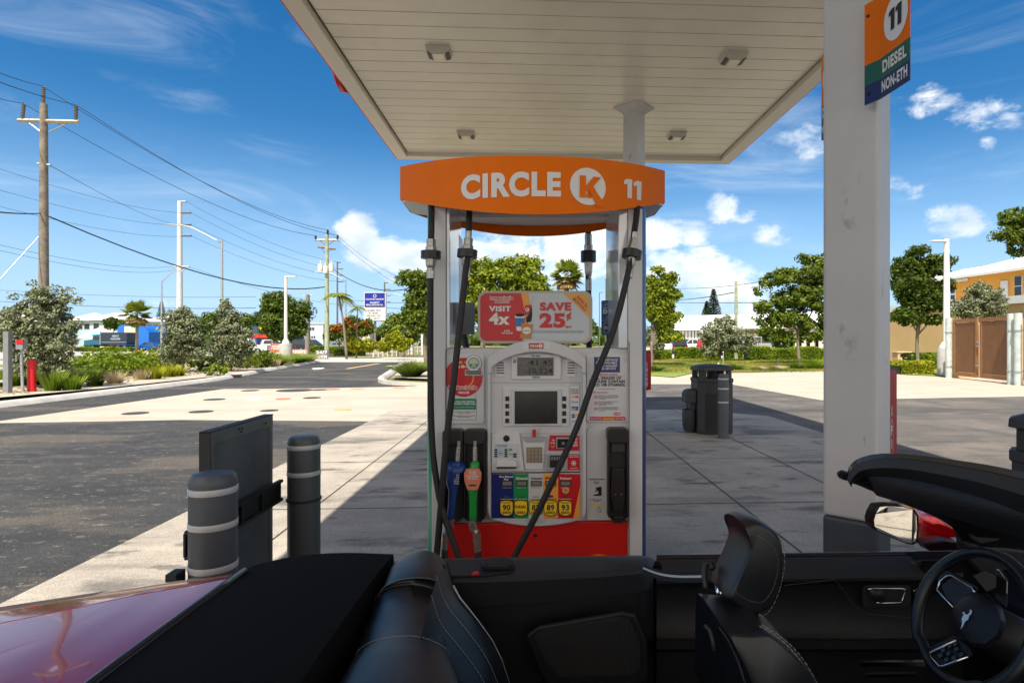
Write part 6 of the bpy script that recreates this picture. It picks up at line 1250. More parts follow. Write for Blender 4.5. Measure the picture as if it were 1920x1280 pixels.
def norfolk(label, u, D, vtop, vbase, w):
    b0 = dp(u, 640, D); b0.z = 0; root = empty('norfolk_pine', b0, label, 'pine tree', 'pine trees on the horizon'); zt_ = dp(u, vtop, D).z; z0 = dp(u, vbase, D).z
    b = MB(); b.tube([(0, 0, 0), (0, 0, zt_)], [.25, .05], mBarkD, 6); b.build('trunk', root); P_ = []; U_ = []
    for k in range(22):
        f = k / 21; z = z0 + (zt_ - z0) * f; R_ = w * (1 - f * .85)
        for j in range(9):
            a = 2 * math.pi * j / 9 + k; 
            for q in range(7): r = R_ * (q + 1) / 7; P_.append((math.cos(a) * r, math.sin(a) * r, z + .15 * r)); U_.append((math.cos(a), math.sin(a), .25))
    P_ = np.array(P_); U_ = np.array(U_); U_ /= np.linalg.norm(U_, axis=1, keepdims=True); N_ = np.cross(U_, rand_dir(len(P_))); N_ /= np.linalg.norm(N_, axis=1, keepdims=True)
    quads('crown', P_, N_, U_, w * .08, w * .14, rng.uniform(0, 1, len(P_)), LM['pine'], root)
norfolk('tall dark pine above the white roof right of the pump', 1338, 120, 543, 595, 1.7)
norfolk('shorter dark pine just left of the tall one above the white roof', 1325, 122, 565, 592, 1.1)
norfolk('dark pine beside the white lamp post at the left horizon', 303, 130, 565, 600, 1.1)
# hedges
def hedge(label, u0, u1, vb, vt, kind, n, leaf=.10, depth=1.0, dv=0):
    p0, p1 = gnd(u0, vb), gnd(u1, vb + dv); root = empty('hedge', (p0 + p1) / 2, label, 'hedge', 'clipped hedges'); L = (p1 - p0); hgt = EYE + (640 - vt) / F * p0.y
    f = rng.uniform(0, 1, n); g = rng.uniform(-.5, .5, n); h = rng.uniform(0, 1, n) ** .6; bump = .08 * np.sin(f * L.length * 1.7) + .05 * np.sin(f * L.length * 5.1)
    c = np.array(p0 - (p0 + p1) / 2); P_ = c + np.outer(f, np.array(L)) + np.outer(g * depth, [0, 1, 0]); P_[:, 2] = h * (hgt + bump); face = rng.uniform(size=n) < .5
    P_[face, 1] = c[1] + f[face] * L.y - depth * .5 + rng.uniform(-.06, .06, face.sum()); P_[~face, 2] = hgt + bump[~face] + rng.uniform(-.1, .05, (~face).sum())
    N_ = rand_dir(n) + np.array([0, -.5, .6]); N_ /= np.linalg.norm(N_, axis=1, keepdims=True); U = np.cross(N_, rand_dir(n)); U /= np.linalg.norm(U, axis=1, keepdims=True)
    quads('foliage', P_, N_, U, leaf * .5, leaf * .8, rng.uniform(.0, 1, n) * .6 + .4 * (np.sin(P_[:, 0] * 3) * .5 + .5), LM[kind], root); 
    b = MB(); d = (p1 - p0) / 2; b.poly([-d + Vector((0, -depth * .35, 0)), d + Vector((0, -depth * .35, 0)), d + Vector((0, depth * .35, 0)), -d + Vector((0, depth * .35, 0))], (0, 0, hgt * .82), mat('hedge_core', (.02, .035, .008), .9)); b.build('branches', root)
hedge('long clipped hedge right of the utility pole, in front of the silver minivan', 1397, 1560, 676, 654, 'lime', 9000, .16)
hedge('clipped hedge left of the silver tree on the far verge', 1266, 1345, 674, 655, 'lime', 5000, .16)
hedge('short piece of clipped hedge right beside the green utility pole', 1358, 1388, 674, 656, 'lime', 2000, .16)
hedge('hedge end showing between the pump and the parking exit', 1214, 1256, 674, 660, 'lime', 2200, .16)
hedge('dark hedge under the small palms by the street corner', 630, 684, 667, 656, 'dark', 3500, .2)
hedge('bright hedge behind the green utility pole at the street', 586, 645, 662.5, 651, 'lime', 3000, .28)
hedge('dark green hedge at the foot of the white lamp post at the right', 1700, 1757, 692, 668, 'lime', 3000, .12)
hedge('yellow flowering low hedge beside the stone planter at the right', 1678, 1735, 701, 683, 'yellow', 3200, .10)
hedge('low green hedge in front of the blue truck', 150, 248, 659, 652.5, 'lime', 3500, .3)
# planting along the left kerb
G_B = 'plants in the kerbside bed'
def bedrow(specs):
    for (u, v, w, h, kind, n, leaf, style, lab) in specs: shrub({'grass': 'grass_clump', 'leafy': 'low_shrub', 'spike': 'spiky_plant'}[style], lab, 'plant', u, v, w, h, kind, n, leaf, G_B, None, style)
bedrow([
 (20, 724, 1.8, .95, 'lime', 900, .014, 'grass', 'green grass clump behind the grey gate post'), (50, 721, 1.6, .9, 'lime', 900, .014, 'grass', 'green grass clump just left of the red bollard'),
 (105, 716, 1.8, .9, 'dark', 1000, .016, 'grass', 'dark grass clump right of the red bollard under the silver tree'), (140, 712, 1.8, .85, 'lime', 1200, .09, 'leafy', 'green shrub right of the silver tree trunk'),
 (172, 708, 2.2, .95, 'lime', 1600, .09, 'leafy', 'rounded green shrub, first of the long row in the bed'), (205, 704, 2.3, 1.0, 'lime', 1700, .09, 'leafy', 'rounded green shrub, second of the long row in the bed'),
 (240, 700, 2.4, 1.0, 'lime', 1700, .09, 'leafy', 'rounded green shrub in the middle of the long row'), (272, 697, 2.4, 1.0, 'yellow', 1600, .09, 'leafy', 'yellow green shrub right of the middle of the long row'),
 (300, 694, 2.3, 1.0, 'lime', 1500, .09, 'leafy', 'green shrub at the left foot of the first buttonwood of the pair'), (385, 694, 1.8, .85, 'mid', 1200, .10, 'leafy', 'dark green shrub between the pair of silver trees'),
 (470, 690, 2.2, .9, 'mid', 1500, .10, 'leafy', 'dark green shrub right of the second silver tree'), (492, 686, 2.2, .8, 'yellow', 1500, .10, 'leafy', 'yellow shrub near the driveway kerb'),
 (100, 733, .7, .62, 'lime', 160, .022, 'spike', 'spiky yellow green plant just right of the red bollard'), (135, 731, .8, .5, 'lime', 160, .022, 'spike', 'low spiky plant in the gravel, second from the red bollard'),
 (178, 724, .7, .35, 'dark', 200, .016, 'spike', 'small dark tuft in the gravel bed'), (215, 719, .8, .5, 'straw', 260, .010, 'spike', 'dry greyish twiggy plant in the gravel'),
 (268, 712, .8, .45, 'straw', 260, .010, 'spike', 'dry twiggy plant in front of the yellow green shrub'), (292, 711, .6, .55, 'yellow', 160, .022, 'spike', 'upright yellow plant left of the small yellow shrubs'),
 (315, 707, .9, .55, 'yellow', 260, .02, 'spike', 'yellow spiky plant below the first silver tree'), (333, 705, .8, .5, 'yellow', 240, .02, 'spike', 'yellow spiky plant beside its twin below the first silver tree'),
 (402, 704, .9, .5, 'lime', 500, .06, 'leafy', 'small green tuft beside the drain in the kerb'), (418, 700, .6, .3, 'yellow', 200, .02, 'spike', 'tiny yellow tuft above the drain in the kerb'),
 (507, 686, 2.4, 1.05, 'lime', 1500, .016, 'grass', 'tall feathery grass clump left of the white lamp post'), (530, 682.5, 2.6, 1.05, 'lime', 1600, .016, 'grass', 'tall feathery grass clump in front of the lamp post base'),
 (553, 680, 2.4, 1.0, 'lime', 1500, .016, 'grass', 'feathery grass clump right of the lamp post base'), (572, 678, 2.0, .75, 'straw', 1100, .014, 'grass', 'reddish dry grass clump at the corner of the driveway'),
 (538, 684, 1.0, .4, 'yellow', 300, .03, 'leafy', 'small yellow plant under the feathery grass'), (515, 688, .9, .5, 'straw', 300, .010, 'spike', 'dry clump below the feathery grass'),
 (771, 706, 1.2, 1.0, 'mid', 1400, .014, 'grass', 'bushy plant on the small island left of the pump')])
G_V = 'tufts on the right verge'
for (u, v, w, h, k, lab) in ((1378, 694, 1.1, .6, 'mid', 'green tuft on the verge right of the waste bin'), (1424, 694, .9, .3, 'straw', 'dry low tuft on the verge, left of the brown one'), (1455, 694, 1.1, .38, 'straw', 'brown low tuft on the verge beside the short stake'),
                             (1495, 692, 1.0, .6, 'mid', 'green tuft right in front of the tree trunk on the verge'), (1530, 692, 1.5, .95, 'lime', 'large green grass clump beside the near column'), (1230, 696, .8, .5, 'mid', 'small tuft on the verge next to the pump')):
    shrub('grass_clump', lab, 'plant', u, v, w, h, k, 500, .012, G_V, None, 'grass', .03)
# ------------------------------------------------------------------ poles, lamps and wires
mWood = mat('pole_wood', (.22, .185, .15), .9, var=.35, vscale=4, bump=.4, bscale=30); mWoodG = mat('pole_treated', (.34, .38, .25), .9, var=.25, vscale=3)
mPolW = mat('lamp_pole_white', (.74, .74, .72), .45); mIns = mat('insulator_grey', (.12, .12, .12), .5); mWire = mat('wire_black', (.02, .02, .022), .6)
def pt(u, v, D): return dp(u, v, D)
WIRE_N = [0]
def pole(name, label, cat, u, D, vtop, r, m, group=None):
    b0 = dp(u, 640, D); b0.z = 0; root = empty(name, b0, label, cat, group); zt_ = dp(u, vtop, D).z
    b = MB(); b.tube([(0, 0, 0), (0, 0, zt_ * .5), (0, 0, zt_)], [r * 1.15, r, r * .8], m, 12); b.build('pole', root, smooth=True, auto=50); return root, zt_, b0
D1 = 25.0; r_, zt_, b0 = pole('utility_pole', 'tall weathered wooden utility pole at the left with three insulators', 'utility pole', 82, D1, 195, .17, mWood, 'wooden utility poles')
L = lambda u, v, D=D1: dp(u, v, D) - b0
b = MB(); b.tube([L(34, 226), L(147, 229)], .09, mat('crossarm', (.50, .45, .36), .8, var=.2), 4); b.build('crossarm', r_)
for (a, c) in (((55, 231), (80, 250)), ((125, 232), (92, 248))): b = MB(); b.tube([L(*a), L(*c)], .03, mGalv, 6); b.build('brace', r_)
for (u, v0, v1) in ((81, 195, 163), (43, 222, 195), (142, 224, 198)):
    b = MB(); a, c = L(u - (1 if u == 43 else 0), v0), L(u + (2 if u == 43 else 1), v1); n = 18
    b.tube([a.lerp(c, k / n) for k in range(n + 1)], [.085 if k % 2 else .05 for k in range(n + 1)], mIns, 10); b.build('insulator', r_)
b = MB(); b.tube([L(70, 307), L(95, 310)], .05, mGalv, 6); b.build('bracket', r_)
D2 = 57.0; r2_, zt2, b02 = pole('utility_pole', 'greenish wooden utility pole with three grey transformers beside the street', 'utility pole', 613, D2, 440, .20, mWoodG, 'wooden utility poles')
L2 = lambda u, v: dp(u, v, D2) - b02
b = MB(); b.tube([L2(590, 450), L2(636, 450)], .10, mat('crossarm2', (.55, .5, .38), .8), 4); b.build('crossarm', r2_)
b = MB(); b.tube([L2(596, 463), L2(629, 467)], .09, mWood, 4); b.build('crossarm', r2_)
for (a, c) in (((600, 451), (611, 460)), ((627, 451), (615, 459)), ((603, 465), (611, 477)), ((627, 467), (616, 470))): b = MB(); b.tube([L2(*a), L2(*c)], .04, mWood, 5); b.build('brace', r2_)
for (u, v0, v1) in ((614.5, 441, 431), (592, 449, 442), (633, 449, 441)): b = MB(); b.tube([L2(u, v0), L2(u, v1)], .10, mInk, 8); b.build('insulator', r2_)
for (u, v0, v1, w) in ((601, 495, 509, .24), (612, 499, 513, .22), (621, 495, 509, .24)):
    b = MB(); c = L2(u, v1); hh = L2(u, v0).z - c.z; y = -.25 if u == 612 else 0; b.lathe([(.05, 0), (w, .02), (w, hh * .85), (w * .8, hh), (.02, hh)], mat('transformer_grey', (.62, .62, .58), .5), (c.x, y, c.z), 14); b.tube([(c.x, y, c.z + hh), (c.x, y, c.z + hh + .35)], .05, mWhite, 6); b.build('transformer', r2_, smooth=True, auto=50)
def lamp(label, u, D, vtop, r, arm=None, base=None, m=mPolW, head=None, name='lamp_post', group='white lamp posts'):
    root, zt_, b0 = pole(name, label, 'lamp post', u, D, vtop, r, m, group); L = lambda a, c: dp(a, c, D) - b0
    if arm:
        b = MB(); b.tube(smooth_path([L(*p) for p in arm], 3), r * .55, m, 8); b.build('arm', root, smooth=True)
    if head:
        (u0, v0, u1, v1) = head; a, c = L(u0, v0), L(u1, v1); b = MB(); w = .16
        b.loft([[Vector((x, y, z)) for y, z in ((-w * s, zc - .02), (w * s, zc - .02), (w * s, zc + .05 * s), (-w * s, zc + .05 * s))] for x, zc, s in ((a.x, a.z, .5), (a.x * .6 + c.x * .4, a.z * .6 + c.z * .4, 1.0), (c.x, c.z, .7))], m); b.build('lamp_head', root, bevel=.01)
    if base:
        br, bv = base; zb_ = dp(u, bv, D).z; b = MB(); b.lathe([(br, 0), (br, zb_ - .03), (br * .96, zb_), (.01, zb_)], mConcD, n=28); b.lathe([(r * 2.2, zb_), (r * 2.2, zb_ + .06), (r * 1.3, zb_ + .25), (r, zb_ + .27)], m, n=16); b.build('concrete_base', root, smooth=True, auto=40)
    return root
lamp('white square headed lamp post on a round concrete base at the left', 536, 36, 517, .10, None, (.36, 644), head=(536, 519, 555, 519))
lr = lamp('white lamp post on a tall concrete base beside the brown gate', 1775, 25.5, 448, .13, None, (.36, 652), head=(1777, 453, 1743, 453))
b = MB(); c = dp(1779, 690, 25.5) - Vector(lr.location); pts = [(-.12, .06), (.12, .06), (.12, .42)] + [(.12 * math.cos(a), .42 + .14 * math.sin(a)) for a in (math.pi * k / 8 for k in range(1, 8))] + [(-.12, .42)]
b.poly([(c.x + x, -.375, z + .0) for x, z in pts], (0, .02, 0), mat('niche_dark', (.16, .16, .15), .9)); b.build('access_niche', lr)
lamp('tall grey street light with a long trussed arm reaching left', 416, 48, 450, .11, [(416, 456), (380, 437), (350, 424), (306, 420)], m=mGalv, group='street lights with arms', name='street_light')
lr2 = lamp('distant grey street light with a trussed arm over the silver trees', 303, 80, 527, .12, [(303, 529), (320, 513), (335, 508), (345, 508)], m=mGalv, group='street lights with arms', name='street_light')
lamp('grey street light with an arm over the transformer pole', 648, 75, 524, .12, [(648, 528), (625, 514), (605, 510), (586, 510)], m=mGalv, group='street lights with arms', name='street_light')
lamp('distant curved street light behind the real estate sign', 770, 90, 565, .1, [(770, 566), (755, 556), (745, 552), (733, 552)], m=mGalv, group='street lights with arms', name='street_light')
lamp('taller dark lamp post seen through the pump frame', 1136, 60, 522, .06, None, None, m=mIns, head=(1136, 523, 1142, 522), group='dark lamp posts seen through the pump', name='dark_lamp_post')
lamp('shorter dark lamp post seen through the pump frame', 1124, 75, 548, .06, None, None, m=mIns, head=(1124, 549, 1131, 548), group='dark lamp posts seen through the pump', name='dark_lamp_post')
tr, _, tb = pole('transmission_pole', 'tall pale steel power pole with stacked arms behind the silver trees', 'power pole', 337, 95, 377, .42, mat('steel_pole', (.58, .58, .55), .6), 'steel power poles')
for (u1, v) in ((349, 378), (358, 399), (358, 421), (359, 442)): b = MB(); b.tube([dp(337, v, 95) - tb, dp(u1, v, 95) - tb], .16, mIns if v > 380 else mGalv, 6); b.build('arm', tr)
b = MB(); b.tube([dp(323, 500, 95) - tb, dp(355, 500, 95) - tb], .14, mGalv, 6); b.build('crossarm', tr)
for u, vt_, lab in ((632.5, 491, 'slim dark power pole with stacked arms behind the transformer pole'), (721, 529, 'slim dark power pole with stacked arms behind the real estate sign')):
    tr, _, tb = pole('transmission_pole', lab, 'power pole', u, 150, vt_, .22, mIns, 'steel power poles')
    for k in range(4): b = MB(); b.tube([dp(u, vt_ + 1 + 12 * k, 150) - tb, dp(u + (6 if k == 0 else 11), vt_ + 1 + 12 * k, 150) - tb], .14, mIns, 5); b.build('arm', tr)
r_, _, _ = pole('utility_pole', 'thick brown wooden pole in front of the pale blue building', 'utility pole', 577, 75, 552, .30, mWood, 'wooden utility poles')
tb = Vector(r_.location); b = MB(); b.tube([dp(567, 554, 75) - tb, dp(587, 553, 75) - tb], .05, mGalv, 5); b.build('crossarm', r_)
pole('utility_pole', 'greenish wooden pole without arms in front of the silver tree on the right', 'utility pole', 1380, 48, 527, .14, mWoodG, 'wooden utility poles')
def wire(label, pts, D, sag=0.0, r=.012, n=14):
    a, c = pts[0], pts[1]; P_ = []
    for k in range(n + 1): f = k / n; p = a.lerp(c, f); p = p + Vector((0, 0, -sag * 4 * f * (1 - f))); P_.append(p)
    o = P_[0].copy(); b = MB(); b.tube([p - o for p in P_], [r * (1 + .8 * i / n) for i in range(n + 1)], mWire, 5); w = b.build('overhead_wire', smooth=True); w.location = o; tag(w, label, 'power line', 'overhead wires')
def W_(lab, u0, v0, d0, u1, v1, d1, sag=.3, r=.012): wire(lab, (pt(u0, v0, d0), pt(u1, v1, d1)), None, sag, r)
W_('top wire from the centre insulator of the near pole to the transformer pole', 81, 163, D1, 614, 431, D2, 1.0)
W_('wire from the right insulator of the near pole to the transformer pole', 143, 197, D1, 633, 441, D2, 1.0)
W_('wire from the left insulator of the near pole to the transformer pole', 45, 195, D1, 592, 442, D2, 1.0)
W_('wire leaving the left insulator of the near pole to the left picture edge', 45, 194, D1, -160, 120, 18, .2)
W_('wire leaving the centre insulator of the near pole to the left picture edge', 81, 162, D1, -160, 60, 18, .2)
W_('wire leaving the right insulator of the near pole to the left picture edge', 143, 197, D1, -160, 85, 18, .2)
W_('thick black cable attached low on the near pole, running to the transformer pole', 92, 406, D1, 608, 538, D2, 1.2, .03)
W_('thick black cable from the near pole to the left picture edge', 80, 400, D1, -160, 365, 18, .2, .022)
W_('wire at the middle height from the near pole bracket to the steel pole', 95, 311, D1, 337, 420, 95, .6)
W_('wire passing behind the near pole to the first arm of the steel pole', -160, 262, 30, 357, 399, 95, 1.0)
W_('wire passing behind the near pole to the second arm of the steel pole', -160, 310, 30, 357, 421, 95, 1.0)
W_('wire passing behind the near pole to the third arm of the steel pole', -160, 345, 30, 358, 442, 95, 1.0)
W_('lower wire passing behind the near pole to the crossarm of the steel pole', -160, 420, 30, 324, 499, 95, 1.0)
W_('lowest wire passing behind the near pole to the steel pole', -160, 430, 30, 335, 505, 95, 1.2)
W_('wire from the first arm of the steel pole to the far slim pole', 358, 399, 95, 640, 505, 150, 1.6, .02)
W_('wire from the second arm of the steel pole to the far slim pole', 358, 421, 95, 641, 517, 150, 1.6, .02)
W_('wire from the third arm of the steel pole to the far slim pole', 358, 442, 95, 642, 528, 150, 1.6, .02)
W_('wire from the top of the steel pole to the far slim pole', 349, 378, 95, 639, 492, 150, 1.6, .02)
W_('wire from the crossarm of the steel pole to the right', 354, 500, 95, 700, 575, 150, 1.6, .02)
W_('black cable from the transformer pole across the real estate sign', 625, 505, D2, 765, 541, 62, .9, .03)
W_('upper wire from the transformer pole to the trees on the right', 633, 442, D2, 752, 520, 75, .5)
W_('middle wire from the transformer pole to the trees on the right', 614, 432, D2, 760, 540, 75, .5)
W_('level cable crossing behind the real estate sign', 640, 560, 110, 800, 566, 110, .4, .03)
W_('lower level cable crossing behind the real estate sign', 640, 568, 110, 800, 578, 110, .4, .03)
W_('level wire above the white roofs at the far left', -60, 561, 90, 480, 577, 120, .6, .03)
W_('second level wire above the white roofs at the far left', -60, 540, 90, 480, 556, 120, .6, .02)
W_('wire over the white roof from the right tree to the pump, upper one', 1262, 541, 48, 1420, 529, 48, .15, .014)
W_('wire over the white roof from the pole to the pump, lower one', 1262, 563, 48, 1376, 548, 48, .1, .022)
W_('thin level wire in front of the pines', 1260, 567, 80, 1420, 567, 80, .05, .03)
g0 = pt(78, 438, D1); g1 = gnd(-90, 640.1 + 60); g1 = Vector((dp(-60, 590, 22).x, dp(-60, 590, 22).y, dp(-60, 590, 22).z)); o = g0.copy(); b = MB(); b.tube([Vector((0, 0, 0)), g1 - o], .02, mGalv, 5); w = b.build('guy_wire'); w.location = o; tag(w, 'pale guy wire slanting from the near wooden pole to the left picture edge', 'guy wire')
# ------------------------------------------------------------------ buildings
def hx(c): return mat('wall_%d_%d_%d' % tuple(int(x * 100) for x in c), c, .8, var=.06, vscale=.6)
mRoofW = mat('metal_roof_white', (.80, .80, .79), .5, var=.05, vscale=.5); mGlassD = mat('window_glass_dark', (.03, .04, .05), .12); mFrameW = mat('window_frame_white', (.75, .75, .72), .5)
mDoorDark = mat('door_dark', (.05, .045, .04), .8)  # plain dark colour of the shop door
def V3(p, z): return Vector((p.x, p.y, z))
class Bld:
    def __init__(s, name, label, cat, u0, D0, u1, D1, group=None):
        s.a = dp(u0, 640, D0); s.c = dp(u1, 640, D1); s.a.z = s.c.z = 0; s.o = (s.a + s.c) / 2; s.root = empty(name, s.o, label, cat, group)
        s.e = (s.c - s.a).normalized(); s.L = (s.c - s.a).length; s.n = Vector((-s.e.y, s.e.x, 0))     # n points away from the camera
        s.a -= s.o; s.c -= s.o
    def X(s, u, D=None):   # distance along the front where column u crosses it
        d = ray(u, 640); ax, ay = s.a.x + s.o.x, s.a.y + s.o.y; det = d[0] * -s.e.y + d[1] * s.e.x
        t_ = (ax * -s.e.y + ay * s.e.x) / det; return (d[0] * t_ - ax) * s.e.x + (d[1] * t_ - ay) * s.e.y
    def P(s, x, y, z): return s.a + s.e * x + s.n * y + Vector((0, 0, z))
    def block(s, name, x0, x1, y0, y1, z0, z1, m, par=None, **k):
        b = MB(); b.poly([s.P(x0, y0, z0), s.P(x1, y0, z0), s.P(x1, y1, z0), s.P(x0, y1, z0)], (0, 0, z1 - z0), m); return b.build(name, par or s.root, **k)
    def window(s, x0, x1, z0, z1, y=0, mull=1, rows=1):
        w = s.block('window', x0, x1, y - .06, y - .01, z0, z1, mFrameW); t = min(.10, (x1 - x0) * .08)
        for i in range(mull):
            for j in range(rows):
                a0 = x0 + (x1 - x0) * i / mull + t * .6; a1 = x0 + (x1 - x0) * (i + 1) / mull - t * .6; c0 = z0 + (z1 - z0) * j / rows + t * .6; c1 = z0 + (z1 - z0) * (j + 1) / rows - t * .6
                s.block('pane', a0, a1, y - .075, y - .062, c0, c1, mGlassD, w)
    def roof(s, name, x0, x1, y0, y1, ze, zr, m, hip=0.0, ov=.5, thick=.15, ribs=0):
        ym = (y0 + y1) / 2; b = MB(); x0 -= ov; x1 += ov; y0 -= ov; y1 += ov; h = hip
        pts = [s.P(x0, y0, ze), s.P(x1, y0, ze), s.P(x1, y1, ze), s.P(x0, y1, ze), s.P(x0 + h, ym, zr), s.P(x1 - h, ym, zr)]
        b.add(pts, [(0, 1, 5, 4), (2, 3, 4, 5), (1, 2, 5), (3, 0, 4), (0, 3, 2, 1)], m)
        b.poly([s.P(x0, y0 - .02, ze - thick), s.P(x1, y0 - .02, ze - thick), s.P(x1, y0 - .02, ze), s.P(x0, y0 - .02, ze)], s.n * .1, m)
        for k in range(ribs):
            x = x0 + .3 + (x1 - x0 - .6) * k / max(1, ribs - 1); xt = min(max(x, x0 + h), x1 - h); b.tube([s.P(x, y0, ze + .03), s.P(xt, ym, zr + .03)], .03, m, 4)
        return b.build(name, s.root)
zat = lambda v, D: EYE + (640 - v) / F * D
# shopping arcade on the right
B = Bld('shopping_arcade', 'long white roofed arcade with a row of columns behind the right parking lot, far wing', 'building', 1235, 88, 1345, 84, 'white roofed arcade buildings')
B.block('wall', 0, B.L, 2.4, 12, 0, zat(617, 86), hx((.34, .28, .22))); B.roof('roof', -1, B.L + 4, 0, 14, zat(617, 86), zat(591, 92), mRoofW, 2, ribs=26)
for k in range(9): B.block('column', B.X(1272 + 6.2 * k), B.X(1272 + 6.2 * k) + .32, .1, .42, 0, zat(618, 86), mWhite)
B.block('gate_column', B.X(1316), B.X(1316) + .7, -.6, .0, 0, zat(618, 86), mWhite)
B = Bld('shopping_arcade', 'white roofed arcade wing with columns and shop windows behind the tall green tree', 'building', 1338, 74, 1720, 60, 'white roofed arcade buildings')
B.block('wall', 0, B.L, 3, 14, 0, zat(612, 66), hx((.52, .40, .26))); B.roof('roof', -1, B.L, 0, 16, zat(611, 64), zat(582, 72), mRoofW, 3, ribs=40)
for k, u in enumerate((1352, 1372, 1395, 1412, 1429, 1443, 1457, 1471, 1487, 1502, 1518, 1534)): x = B.X(u); B.block('column', x, x + .45, .2, .65, 0, zat(614, 66), hx((.62, .56, .46)))
for u in (1402, 1420, 1448, 1462, 1480, 1496, 1525): x = B.X(u); B.window(x, x + 1.5, .3, 2.5, 3.0, 1)
# orange building at the far right
B = Bld('orange_building', 'two storey orange and peach building with a white roof at the right edge', 'building', 1668, 47, 1990, 33)
wO, wP = hx((.72, .34, .055)), hx((.62, .40, .20)); ze = 5.9; X0 = B.X(1782)
B.block('lower_wall', 0, B.L, -1.6, 8, 0, 3.7, wP); B.block('parapet', -.2, B.L, -1.75, -1.2, 3.7, 4.15, mWhite); B.block('lower_roof', 0, B.L, -1.2, .2, 3.7, 3.9, mRoofW)
B.block('upper_wall', B.X(1740), B.L, .2, 8, 3.9, ze, wO); B.roof('roof', B.X(1778), B.L + 8, .2, 12, ze, ze + 1.9, mRoofW, 4, .8, ribs=26); B.roof('side_roof', B.X(1690), B.X(1800), .6, 8, ze - .15, ze + 1.1, mRoofW, 2, .5, ribs=12)
x = B.X(1750); B.window(x, B.X(1788), 3.95, 5.2, .2, 4, 3); x = B.X(1898); B.window(x, B.X(1912), 4.25, 5.5, .2, 1, 2); x = B.X(1820); B.window(x, x + .9, 4.2, 5.2, .2, 1, 2); B.block('door', B.X(1873), B.X(1886), .1, .18, 3.95, 5.3, mWhite)
# dumpster enclosure gates
def enclosure():
    B = Bld('bin_enclosure', 'brown slatted double gate of an enclosure at the right edge', 'gate', 1783, 24.2, 1906, 20.3); zt_ = zat(600, 24.4); wB = mat('gate_brown', (.21, .095, .035), .6, var=.1, vscale=3); wB2 = mat('gate_brown_frame', (.29, .135, .055), .6, var=.1, vscale=3)
    for (ua, uc) in ((1788, 1833), (1838, 1894)):
        xa, xc = B.X(ua), B.X(uc); g = B.block('gate_leaf', xa + .12, xc - .12, .0, .03, .28, zt_ - .14, wB)
        b = MB()
        for k in range(int((xc - xa - .3) / .11)): x = xa + .15 + .11 * k; b.poly([B.P(x, -.012, .3), B.P(x + .095, -.012, .3), B.P(x + .095, -.012, zt_ - .16), B.P(x, -.012, zt_ - .16)], B.n * .01, wB)
        b.build('slats', g)
        for (p, q, r_, t_) in ((xa, xa + .13, .12, zt_), (xc - .13, xc, .12, zt_), (xa + .131, xc - .131, .12, .27), (xa + .131, xc - .131, zt_ - .13, zt_)): B.block('frame_rail', p, q, -.03, .04, r_, t_, wB2, g)
    for z in (.55, 1.3, 1.45): B.block('latch', B.X(1834) - .05, B.X(1838) + .05, -.06, -.035, z, z + .05, mGalv)
    bp_ = B.block('side_wall', -.1, 0, .1, 4, 0, zt_ - .1, wP); B.block('side_wall', B.L, B.L + .1, .1, 4, 0, zt_ - .1, wP); B.block('rear_wall', 0, B.L, 4, 4.1, 0, zt_ + .1, wP)
    for u in (1782, 1899, 1912):
        b = MB(); p = B.P(B.X(u) + .1, -.12, 0); b.tube([p, p + Vector((0, 0, zt_ + .08))], .12, mat('post_galvanised_green', (.50, .56, .53), .5, var=.2, vscale=5), 16); o = b.build('post', B.root, smooth=True, auto=50)
        for z in (.45, 1.85): b = MB(); b.tube([p + Vector((0, 0, z)), p + Vector((0, 0, z + .05))], .14, mGalv, 16); b.build('clamp', o)
    B2 = Bld('brown_gate', 'brown gate end cut by the right picture edge beside the galvanised posts', 'gate', 1912, 20.0, 2010, 17.6); B2.block('gate_leaf', .25, B2.L, 0, .05, .2, zt_, wB); B2.block('frame_rail', .25, .4, -.04, -.002, .2, zt_, wB2)
enclosure()
p = gnd(1690, 684); pr = empty('stone_planter', p, 'pink stone planter box behind the yellow flowering hedge', 'planter'); b = MB(); b.box(-.42, .42, -.3, .3, 0, .78, hx((.55, .36, .26))); b.build('box', pr, bevel=.02); b = MB(); b.box(-.48, .48, -.36, .36, .78, .86, hx((.62, .44, .33))); b.build('cap', pr, bevel=.02)
p = gnd(1532, 671); pr = empty('plant_pot', p, 'round terracotta pot beside the arcade, left of the near column', 'plant pot'); b = MB(); b.lathe([(.18, 0), (.34, .25), (.40, .55), (.36, .75), (.42, .82), (.38, .86), (.02, .8)], mat('terracotta', (.50, .17, .07), .8), n=20); b.build('pot', pr, smooth=True, auto=50)
b = MB(); b.box(-.9, .9, -.4, .4, 0, .5, mWhite); b.build('plinth', pr)
# far left houses with white hip roofs
for (ua, uc, D, ve, vr, lab, wc) in ((-40, 62, 130, 602, 592, 'house with a white hip roof at the far left edge behind the silver tree', (.50, .55, .58)), (128, 172, 140, 600, 590, 'low house with a white hip roof between the first silver tree and the truck', (.42, .55, .62)), (168, 232, 135, 599, 589.5, 'wider house with a white hip roof above the blue truck', (.45, .56, .62)), (272, 312, 140, 602, 593, 'pale house with a white roof right of the fan palm', (.40, .55, .62))):
    B = Bld('white_roof_house', lab, 'house', ua, D, uc, D, 'white roofed houses on the left horizon'); B.block('wall', 0, B.L, 0, 9, 0, zat(ve, D), hx(wc)); B.roof('roof', 0, B.L, 0, 9, zat(ve, D), zat(vr, D) + .6, mRoofW, 3, .7)
    for f in (.2, .5, .8): B.window(B.L * f - .7, B.L * f + .7, zat(ve, D) - 2.2, zat(ve, D) - .8)
mB = mat('shop_blue', (.01, .15, .58), .5, var=.05, vscale=.4)
B = Bld('blue_building', 'bright blue windowless shop building with a white panel behind the truck', 'building', 220, 100, 279, 100); zt_ = zat(609, 100)
